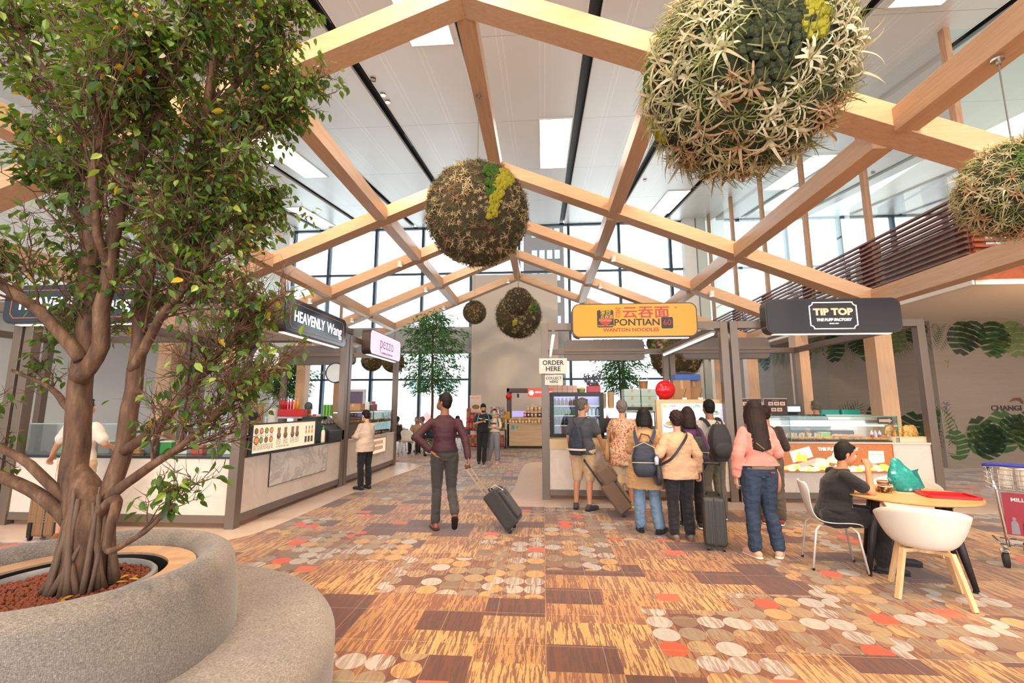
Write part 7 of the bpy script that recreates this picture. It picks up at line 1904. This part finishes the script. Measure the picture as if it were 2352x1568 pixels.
for i in range(4):
    m = MB(); rbox(m, (0,0,.14), .20, .10, .26, taper=.95); m.v = [(x*(1+.12*(abs(z-.14)/.13)**3)+.01*mnoise.noise(Vector((x*30,z*30,i))), y*(1-.7*(abs(z-.14)/.13)**4), z) for x,y,z in m.v]
    o = mono('crisp_bag', m, CRP, 'puffed golden crisp bag in the cream basket', 'snack bag', 'crisp bags in the cream basket', smooth=True); o.location = (6.0+i*.135,8.42+(i%2)*.05,1.01); o.rotation_euler = (0,rp.uniform(-.15,.15),rp.uniform(-.3,.3))
for x, c, lab in ((5.93,'d06a2a','orange juice bottle right of the glass case'),):
    o = put('drink_bottle',lab,'bottle',(5.98,8.30,1.001)); m = MB(); m.lathe([(0,0),(.03,0),(.03,.13),(.014,.17),(.014,.19)],12); build('bottle_body', m, mat('orange_drink','e08a1e',.2), o, smooth=True); m = MB(); m.lathe([(.016,.188),(.016,.21),(0,.21)],10); build('cap', m, mat('orange_cap','e8701a',.4), o)
for i,(x,c) in enumerate(((5.70,'c9323a'),(5.76,'d9d9d6'),(5.83,'b8505a'))): 
    o = put('drink_bottle','small bottle %s inside the right end of the glass case' % ('with a red label','with a clear body','with a pink label')[i],'bottle',(x,8.44,1.023)); m = MB(); m.lathe([(0,0),(.024,0),(.024,.12),(.01,.15),(.01,.165),(0,.165)],12); build('bottle_body', m, BOT[0], o, smooth=True); m = MB(); m.lathe([(.0245,.03),(.0245,.09)],12); build('paper_label', m, mat('lbl_'+c,c,.5), o)
# kitchen behind: menus, urn, counters, trays
for x0, lab in ((3.98,'dark brown menu board with pastry pictures, left one in the puff stall'),(4.48,'dark brown menu board with pastry pictures, right one in the puff stall')):
    o = put('menu_board',lab,'menu board',(x0+.22,9.62,1.42)); m = MB(); m.box(-.225,.225,0,.02,0,.34); build('board', m, mat('choc_brown','3c2620',.5), o); m = MB(); m.box(-.23,.23,-.004,0,.33,.345); m.box(-.235,-.225,-.004,.02,0,.345); build('edge_strip', m, mat('tan_strip','c9a88a',.5), o)
    for i in range(5):
        m = MB(); x = -.14+(i%3)*.115+(.05 if i > 2 else 0); z = .20-(i//3)*.12; m.box(x,x+.095,-.003,0,z,z+.07); build('printed_picture', m, mat('print_cream','e8cdb8',.5), o); m = MB(); m.add([(x+.047+.035*math.cos(2*PI*q/12),-.005,z+.035+.02*math.sin(2*PI*q/12)) for q in range(12)],[tuple(range(12))]); build('printed_food', m, mat('print_pastry','c06a3a',.5), o)
    lettering(o, 'DELIGHTS', .028, (0,-.003,.30), mat('tan_print','c9a88a',.5), depth=.0006)
m = MB(); m.box(3.95,4.95,9.64,9.68,.9,1.42); 
kc_ = put('kitchen_counter','steel kitchen counter at the rear of the puff stall','counter',(3.9,10.95,0)); m = MB(); m.box(0,2.5,0,.6,.86,.90); build('worktop', m, STEEL, kc_); m = MB(); m.box(.02,2.48,.02,.58,.0,.86); build('counter_body', m, mat('pale_steel','c3c6c8',.35,.6), kc_)
kb_ = put('menu_stand','slim brown stand carrying the two dark menu boards','stand',(4.46,9.66,0)); m = MB(); m.box(-.5,.5,0,.03,1.36,1.42); m.box(-.46,-.42,0,.03,0,1.36); m.box(.42,.46,0,.03,0,1.36); build('stand_frame', m, BRONZE, kb_)
ur = put('hot_water_urn','white and steel water boiler left of the worker in the puff stall','boiler',(5.25,10.9,.9)); m = MB(); m.box(-.22,.10,-.15,.2,.0,.80); build('boiler_body', m, WPL, ur, bevel=.02); m = MB(); m.tube([(.20,0,.0),(.20,0,.82)], .085, 20); build('steel_cylinder', m, STEEL, ur, smooth=False); m = MB(); m.tube([(-.06,-.15,.2),(-.06,-.22,.18),(-.06,-.22,.12)], .014, 8); build('tap', m, DGREY, ur)
cf = put('coffee_machine','dark grey coffee machine behind the puff stall worker','machine',(5.72,11.15,.9)); m = MB(); m.box(-.22,.22,-.18,.2,.0,.20); m.box(-.22,.22,.0,.2,.2,.55); m.box(-.22,.22,-.18,.2,.55,.74); build('machine_body', m, mat('graphite_plastic','4a5058',.4), cf, bevel=.012); m = MB(); m.box(-.18,.18,-.185,-.18,.58,.70); build('panel', m, STEEL, cf)
tt_ = put('side_table','white side counter on the right behind the puff display','counter',(6.5,10.6,0)); m = MB(); m.box(-.45,.75,-.1,.5,1.38,1.42); m.box(-.43,.73,-.08,.48,0,1.38); build('counter_body', m, WPL, tt_)
TLT = mat('teal_tray','1fa093',.35)
for i in range(5):
    m = MB(); m.prism(rrect(.36,.28,.03), 0, .006); outline(m, rrect(.40,.32,.04), .02, .0, .020); o = mono('food_tray', m, TLT, 'teal plastic tray in the left stack at the rear of the puff stall', 'tray', 'teal trays, left stack'); o.location = (6.32,10.72,1.421+i*.021)
    dup(o, (6.76,10.72,1.421+i*.021), 0, 'teal plastic tray in the right stack at the rear of the puff stall', 'teal trays, right stack')
gw = put('food_container','green tub of food behind the glass case','tub',(5.20,8.95,1.03)); m = MB(); m.box(-.10,.10,-.06,.06,0,.09); build('tub_body', m, mat('lime_tub','8ac43a',.4), gw, bevel=.01); m = MB(); m.box(-.105,.105,-.065,.065,.09,.10); build('lid', m, WPL, gw)
oc = put('food_container','orange crate behind the left end of the glass case','crate',(4.25,8.95,1.03)); m = MB(); m.box(-.24,.24,-.10,.10,0,.12); build('crate_body', m, mat('orange_plastic','e08a22',.4), oc, bevel=.01); m = MB(); m.box(-.245,.245,-.105,.105,.12,.13); build('rim', m, mat('orange_rim','c8701a',.4), oc)
bc = put('food_container','black tray box in the middle behind the glass case','box',(5.48,8.95,1.03)); m = MB(); m.box(-.20,.20,-.10,.10,0,.13); build('box_body', m, BLACK, bc, bevel=.02); m = MB(); m.box(-.19,.19,-.09,.09,.13,.14); build('lid', m, mat('pink_lid','c8737a',.5), bc)
rw = put('prep_counter','steel preparation counter just behind the puff display','counter',(3.6,8.80,0)); m = MB(); m.box(0,2.8,0,.45,.98,1.029); build('worktop', m, STEEL, rw); m = MB(); m.box(.02,2.78,.02,.43,0,.98); build('counter_body', m, mat('pale_steel','c3c6c8',.35,.6), rw)

# ---------------------------------------------------------------- left stalls contents
for i,(x,y,n,h,mt_,lab) in enumerate(((-5.52,8.55,34,.06,KRB,'tallest stack of kraft paper bowls behind the menu board'),(-5.28,8.62,24,.06,WBL,'stack of white paper bowls right of the tallest stack'),(-5.82,8.60,14,.06,KRB,'short stack of kraft bowls left of the tallest stack'))):
    stack(lab, (x,y,1.10 if n > 30 else (1.15 if n > 20 else 1.36)), .085, n, h, mt_, None, .82, .015)
carton('kraft carton under the short bowl stack behind the menu board', (-5.85,8.55,.94), .30, .3, .40)
sh3 = put('prep_shelf','steel prep shelf behind the lit menu carrying bowl stacks and the red caddy','shelf',(-5.45,8.6,0)); 
for z in (1.06,.5): m = MB(); m.box(-.25,.75,-.2,.3,z,z+.03); build('shelf_board', m, STEEL, sh3)
for x in (-.28,.75): m = MB(); m.box(x,x+.03,-.2,.3,0,1.09); build('upright', m, STEEL, sh3)
rc = put('sauce_caddy','red caddy with upright red and orange squeeze bottles in the left stall','caddy',(-5.55,9.75,1.38)); m = MB(); m.box(-.30,.32,-.1,.1,0,.16); build('caddy_body', m, RED, rc, bevel=.01)
sh4 = put('rear_shelf','tall rear shelf of the left stall under the red caddy','shelf',(-5.55,9.75,0)); m = MB(); m.box(-.5,.6,-.15,.15,1.34,1.379); m.box(-.5,-.46,-.15,.15,0,1.34); m.box(.56,.6,-.15,.15,0,1.34); build('shelf_board', m, STEEL, sh4)
for i in range(7):
    o = put('squeeze_bottle','%s squeeze bottle in the red caddy' % ('red' if i < 5 else 'yellow orange'),'bottle',(-5.80+i*.065,9.75,1.541),0,'squeeze bottles in the red caddy, '+('red' if i < 5 else 'orange')); m = MB(); m.lathe([(0,0),(.027,0),(.027,.15),(.010,.19),(.008,.21),(0,.21)],10); build('bottle_body', m, RED if i < 5 else mat('amber_bottle','e0922a',.4), o, smooth=True); m = MB(); m.lathe([(.008,.208),(.003,.24),(0,.24)],8); build('nozzle', m, WPL, o)
cd = put('condiment_stand','black sloped condiment rack with round spoon holders beside the menu board','rack',(-4.35,8.82,.931)); m = MB(); m.prism([(-.28,0),(.28,0),(.28,.20),(-.05,.47),(-.28,.47)], -.36, .30, Matrix.Rotation(PI/2,4,'X')); build('rack_body', m, BLACK, cd, bevel=.006)
for i in range(4): m = MB(); m.lathe([(.042,0),(.055,0),(.055,.04),(.042,.04)],16, M=Matrix.Translation((.09,-.20+i*.14,.35)) @ Matrix.Rotation(.87,4,'Y')); m.lathe([(0,.01),(.042,.01)],16, M=Matrix.Translation((.09,-.20+i*.14,.35)) @ Matrix.Rotation(.87,4,'Y')); build('spoon_holder', m, STEEL, cd)
cd.rotation_euler = (0,0,0)
sq = put('squeeze_bottle','white squeeze bottle with a green cap on the dark worktop','bottle',(-4.13,8.40,.931)); m = MB(); m.lathe([(0,0),(.034,0),(.036,.02),(.034,.20),(.018,.235)],14); build('bottle_body', m, mat('milky_plastic','e9dcc6',.35), sq, smooth=True); m = MB(); m.lathe([(.020,.232),(.020,.26),(.006,.29),(.004,.32),(0,.32)],12); build('cap', m, mat('green_cap','33b04a',.4), sq)
pt = put('card_terminal','small black card terminal on the end of the dark worktop','terminal',(-4.12,8.62,.931)); m = MB(); m.box(-.04,.04,-.07,.07,0,.03); build('terminal_body', m, BLACK, pt, bevel=.006).rotation_euler = (0,.3,0); m = MB(); m.box(-.03,.03,-.06,0,.035,.038); build('display', m, mat('grey_display','6d7a80',.2), pt)
gp = put('drink_cans','two tier block of green drink cans beside the condiment rack','can pack',(-4.36,9.0,1.405)); 
m = MB()
for z in (0,.115): m.box(-.09,.09,-.07,.07,z,z+.004)
build('tray', m, CARD, gp)
m = MB()
for k in range(3):
    for j in range(2):
        for z in (.004,.119): m.tube([(-.06+k*.06,-.035+j*.07,z),(-.06+k*.06,-.035+j*.07,z+.11)], .029, 14)
build('cans', m, mat('green_can','5f9a3a',.35,.3), gp)
rt = put('napkin_box','red and white box in front of the capped worker','box',(-4.72,9.3,1.02)); m = MB(); m.box(-.08,.0,-.06,.06,0,.42); build('box_body', m, RED, rt); m = MB(); m.box(.0,.10,-.06,.06,0,.42); build('box_side', m, mat('pink_white_print','e6d2d6',.5), rt)
sh5 = put('inner_counter','steel inner counter of the left stall','counter',(-4.8,8.2,0)); m = MB(); m.box(-.15,.35,.9,1.9,.98,1.019); build('worktop', m, STEEL, sh5); m = MB(); m.box(-.13,.33,.92,1.88,0,.98); build('counter_body', m, STEEL, sh5)
# front window of the left stall behind the tree: glass screen and boxes
gs = put('glass_screen','clear glass screen above the long left counter behind the tree','glass screen',(-7.25,6.02,.931)); m = MB(); m.box(0,3.0,0,.008,0,.42); build('glass_pane', m, GLASS, gs); m = MB(); m.box(0,3.0,-.004,.012,.42,.435); build('top_rail', m, STEEL, gs)
rq = random.Random(21)
cols = ['2f9a4a','d9d4cc','b83a34','7a6a58','e0dcd4','c98a4a','3a5a44']
for i in range(12):
    c = cols[i%7]; o = put('storage_tub','plastic storage tub on the long left counter, seen through the branches','tub',(-7.0+i*.235,6.30,.931),0,'storage tubs on the long left counter')
    m = MB(); h = rq.uniform(.10,.22); m.box(-.085,.085,-.08,.08,0,h); build('tub_body', m, mat('tub_'+c,c,.4), o, bevel=.01); m = MB(); m.box(-.09,.09,-.085,.085,h,h+.02); build('lid', m, WPL if i%2 else mat('lid_'+cols[(i+2)%7],cols[(i+2)%7],.4), o, bevel=.004)
bk_ = put('tall_rack','white wire tray rack in the left stall behind the tree crown','rack',(-5.35,7.0,.0))
for z in range(12): m = MB(); m.box(-.18,.18,-.15,.15,.60+z*.075,.606+z*.075); build('rack_shelf', m, WPL, bk_)
for sx in (-1,1): m = MB(); m.box(sx*.19-.01,sx*.19+.01,-.16,.16,0,1.52); build('upright', m, STEEL, bk_)
# lilac sign stall: glass food case
gc = put('glass_display_case','glass pizza case with two food shelves on the small left stall','display case',(-4.42,9.50,.911))
for a in ((.30,.306,0,2.85,0,.57),(-.25,.306,0,2.85,.565,.575),(-.25,.306,0,.006,0,.57),(-.25,.306,2.844,2.85,0,.57),(.28,.306,1.38,1.386,0,.57)): m = MB(); m.box(*a); build('glass_pane', m, GLASS, gc)
m = MB(); m.box(-.25,.31,0,2.85,.575,.59); m.box(.295,.31,1.37,1.395,0,.57); m.box(.295,.31,-.01,.01,0,.57); build('dark_edge', m, mat('dark_teal_edge','23403f',.3), gc)
for z in (.02,.30): m = MB(); m.box(-.22,.28,.05,2.80,z,z+.012); build('food_shelf', m, STEEL, gc)
m = MB(); m.box(-.1,.1,.1,2.75,.545,.56); build('case_lamp', m, emis('case_lamp_warm','ffe0b8',4), gc)
pz = puff_proto(); pzo = mono('pizza_slice', pz, mat('pizza_crust','cf8a50',.6,var=.4,vs=40,bump=.5), 'baked pizza piece on the upper shelf of the small stall glass case', 'pastry', 'baked pieces on the upper case shelf', smooth=True); pzo.location = (-4.25,9.62,1.224); pzo.scale = (1.5,1.5,1.2)
for i in range(1,22): 
    dup(pzo, (-4.25+.05*(i%2),9.62+i*.122,1.224), rp.uniform(-1,1), None, None, (1.5,1.5,1.2))
for i in range(20): dup(pzo, (-4.24+.05*(i%2),9.66+i*.13,.944), rp.uniform(-1,1), 'baked pizza piece on the lower shelf of the small stall glass case', 'baked pieces on the lower case shelf', (1.5,1.5,1.2))
carton('open cardboard box on top of the small stall glass case', (-4.35,10.35,1.502), .35, .3, .16)
for i,(c,h) in enumerate((('d9dcd8',.20),('5a3a6a',.14),('4a6a4a',.14),('a83a44',.22),('8a3a5a',.15))):
    o = put('tin','%s tin on top of the small stall glass case' % ('white','violet','green','tall red','plum')[i],'tin',(-4.30,10.95+i*.13,1.502)); m = MB(); m.tube([(0,0,0),(0,0,h)], .045, 16); build('tin_body', m, mat('tin_'+c,c,.35), o); m = MB(); m.tube([(0,0,h),(0,0,h+.012)], .046, 16); build('lid', m, STEEL, o)
# poster frame behind lilac stall
pf_ = put('framed_poster','tall grey framed purple poster standing behind the small left stall','poster',(-5.55,13.1,0)); m = MB(); outline(m, [(.34,2.1),(-.34,2.1),(-.34,0),(.34,0)], .07, 0, .06, UPR); build('frame', m, mat('pale_grey_frame','b4b6b4',.4,.4), pf_); m = MB(); m.box(-.28,.28,-.03,-.01,.07,2.03); build('poster_sheet', m, mat('plum_poster','56405a',.25,var=.3,vs=3), pf_)

# ---------------------------------------------------------------- printed leaves on the right wall
LG1 = mat('print_leaf_dark','1f3a24',.6,var=.3,vs=8); LG2 = mat('print_leaf_mid','35562c',.6,var=.3,vs=8); LG3 = mat('print_leaf_pale','5f7444',.6,var=.25,vs=8)
def wallpt(s_):
    """distance along the wall from the near right corner -> x, y, heading"""
    pts = [(16,13.05),(10.6,13.0),(9.35,15.6),(8.8,18.0),(8.6,24)]
    for (x0,y0),(x1,y1) in zip(pts, pts[1:]):
        L = math.hypot(x1-x0,y1-y0)
        if s_ <= L: return x0+(x1-x0)*s_/L, y0+(y1-y0)*s_/L, math.atan2(y1-y0,x1-x0)
        s_ -= L
    return pts[-1][0], pts[-1][1], PI/2
def wallmap(s_, z, off=.004):
    x,y,a = wallpt(s_); return (x+math.sin(a)*-off*1.0*-1 if False else x-math.sin(a)*-(-off) , y+math.cos(a)*off, z)
def monstera(m, s0, z0, ang, L):
    ca, sa = math.cos(ang), math.sin(ang)
    def P(u, v): return wallmap(s0+(u*ca-v*sa)*L, z0+(u*sa+v*ca)*L)
    for sd in (-1,1):
        for k in range(6):
            a0 = k/6; a1 = (k+.86)/6
            w0 = .42*math.sin(PI*(.15+.8*a0)); w1 = .42*math.sin(PI*(.15+.8*a1))
            b = len(m.v); m.v += [P(a0*.95,0), P(a1*.95,0), P(a1+.10*w1, sd*w1), P(a0+.10*w0+.03, sd*w0)]; m.f.append((b,b+1,b+2,b+3)); m.m.append(0)
def palm(m, s0, z0, ang, L):
    ca, sa = math.cos(ang), math.sin(ang)
    def P(u, v): return wallmap(s0+(u*ca-v*sa)*L, z0+(u*sa+v*ca)*L)
    for sd in (-1,1):
        for k in range(11):
            a = .08+k*.085; w = .30*math.sin(PI*(.2+.72*a)); b = len(m.v)
            m.v += [P(a,0), P(a+.12,sd*w*.5+.0), P(a+.22,sd*w), P(a+.075,sd*w*.42)]; m.f.append((b,b+1,b+2,b+3)); m.m.append(0)
rl = random.Random(31); ms_ = [MB(), MB(), MB()]
for i in range(48):
    s_ = .3+i*.24+rl.uniform(-.1,.1)
    (monstera if rl.random() < .55 else palm)(ms_[rl.randrange(3)], s_, 3.90, -PI/2+rl.uniform(-.6,.6), rl.uniform(.55,1.05))
for i in range(70):
    s_ = .2+i*.165+rl.uniform(-.1,.1)
    (monstera if rl.random() < .5 else palm)(ms_[rl.randrange(3)], s_, .08+rl.uniform(0,.75), PI/2+rl.uniform(-.8,.8), rl.uniform(.6,1.15))
for mm, mt_, sh_ in zip(ms_, (LG1,LG2,LG3), ('dark','mid green','pale')):
    mm.v = [(x, y, min(3.92,max(.01,z))) for x,y,z in mm.v]
    build('leaf_print', mm, mt_, WALLR)
ch_ = put('wall_lettering','dark CHANGI wordmark with a swoosh on the grey wood wall at far right','lettering',(12.25,13.0,1.55))
lettering(ch_, 'CHANGI', .19, (0,-.0,.0), mat('dark_brown_print','453b38',.6), depth=.003, bold=.003, sx=1.05)
m = MB(); pts = [(.10,.17),(.22,.27),(.38,.28),(.44,.18),(.42,.10),(.36,.20),(.24,.21)]; m.add([(x,-.004,z) for x,z in pts],[tuple(range(7))]); build('swoosh', m, mat('brown_red_print','6d4038',.6), ch_)
for x,z,c,lab in ((9.98,1.62,'3f4a7a','small blue printed bird on the right wall'),(10.95,2.75,'8a9a3a','small green printed dragonfly on the right wall, right one')):
    m = MB(); 
    for a in (.3,1.2,2.2,3.6,4.6): m.add([(0,0,0),(.09*math.cos(a-.12),0,.09*math.sin(a-.12)),(.12*math.cos(a),0,.12*math.sin(a)),(.09*math.cos(a+.12),0,.09*math.sin(a+.12))],[(0,1,2,3)])
    o = mono('wall_print', m, mat('print_'+c,c,.6), lab, 'wall print'); o.location = (x if x > 10.6 else 10.75, 12.985 if x > 10.6 else 12.985, z)

# ---------------------------------------------------------------- upper floor details and the view outside
for x,y,w,h,c,lab in ((9.9,12.9,.9,2.0,'7fb0c8','tall pale blue poster board on the upper floor behind the glass'),(10.0,11.6,.7,1.9,'e2d6b8','tall cream poster board on the upper floor, right of the blue one')):
    o = put('poster_board',lab,'poster',(x,y,MZ)); m = MB(); m.box(-.03,.03,-w/2,w/2,.0,h+1.0); build('board', m, mat('board_'+c,c,.5), o); m = MB(); m.box(-.034,-.03,-w/2+.1,w/2-.1,1.2,h+.8); build('printed_panel', m, mat('boardp_'+c,'c98a7a' if c[0] == 'e' else '4f8a8a',.5), o)
for i,(y,c) in enumerate(((11.0,'8ac46a'),(10.7,'e0a45a'),(10.35,'5fb0a0'))):
    m = MB(); m.ball((0,0,.3), .28, 12, 8, (.6,1,1)); m.ball((0,.1,.62), .17, 10, 8); o = mono('toy_display', m, mat('toy_'+c,c,.5), ('light green','orange','teal')[i]+' rounded toy display on the upper floor at the right', 'toy', smooth=True); o.location = (9.3,y,MZ+1.05-.02)
m = MB(); m.box(9.0,9.6,10.1,11.3,MZ+.002,MZ+1.03); mono('display_plinth', m, WPL, 'white plinth under the toy displays on the upper floor', 'plinth')
m = MB(); 
for z in (MZ+2.2,): m.tube([(8.9,9.4,z),(8.9,23.5,z)], .03, 8)
mono('handrail', m, STEEL, 'thin steel rail running behind the upper floor glass', 'rail')
BPL = mat('bleached_facade','e9ecec',.8,var=.02); BWN = mat('bleached_window','b9d3dc',.4)
def bld(lab, x0, x1, y, z0, z1, rows, fm=BPL, wm=BWN, d=12, ww=2.2):
    o = put('building',lab,'building',((x0+x1)/2,y,z0)); w = (x1-x0)/2; m = MB(); m.box(-w,w,0,d,0,z1-z0); build('facade', m, fm, o)
    for r in range(rows):
        z = (z1-z0)*(r+.35)/rows; m = MB(); x = -w+1
        while x < w-ww: m.box(x,x+ww*.7,-.05,0,z,z+(z1-z0)/rows*.4); x += ww
        build('window_row', m, wm, o)
    return o
bld('pale terminal building across the apron with rows of windows', -58, -22, 62, -6, 12, 5)
bld('low pale building wing seen behind the lilac sign stall', -24, 6, 75, -6, 7, 3)
bld('brown gridded tower facade seen high behind the ridge, above the white pier', -2.2, 2.6, 52, -6, 26, 12, mat('brown_facade','4e4440',.7), mat('tower_window','8fa6b4',.3), 10, .9)
m = MB(); m.box(-150,150,26,240,-6.2,-6); struct('ground', m, mat('pale_apron','c9c9c4',.9,var=.03))
hs = put('bridge_sign','pale panel with HSBC lettering outside the glass wall','sign',(-13.4,40,-1)); m = MB(); m.box(-3,9,0,.3,0,2.6); build('panel', m, BPL, hs); lettering(hs, 'HSBC', .95, (.2,-.02,1.65), mat('grey_blue_print','8fa3ad',.5), depth=.01); m = MB()
for x0,z0,x1,z1,x2,z2 in ((2.6,1.65,3.1,2.1,3.6,1.65),(2.6,1.65,3.1,1.2,3.6,1.65)): m.add([(x0,-.03,z0),(x1,-.03,z1),(x2,-.03,z2)],[(0,1,2)])
build('emblem', m, mat('pale_red_print','e07a78',.5), hs); m = MB(); m.box(-2.8,-2.5,.1,.2,-5,0); m.box(8.5,8.8,.1,.2,-5,0); build('support', m, BPL, hs)
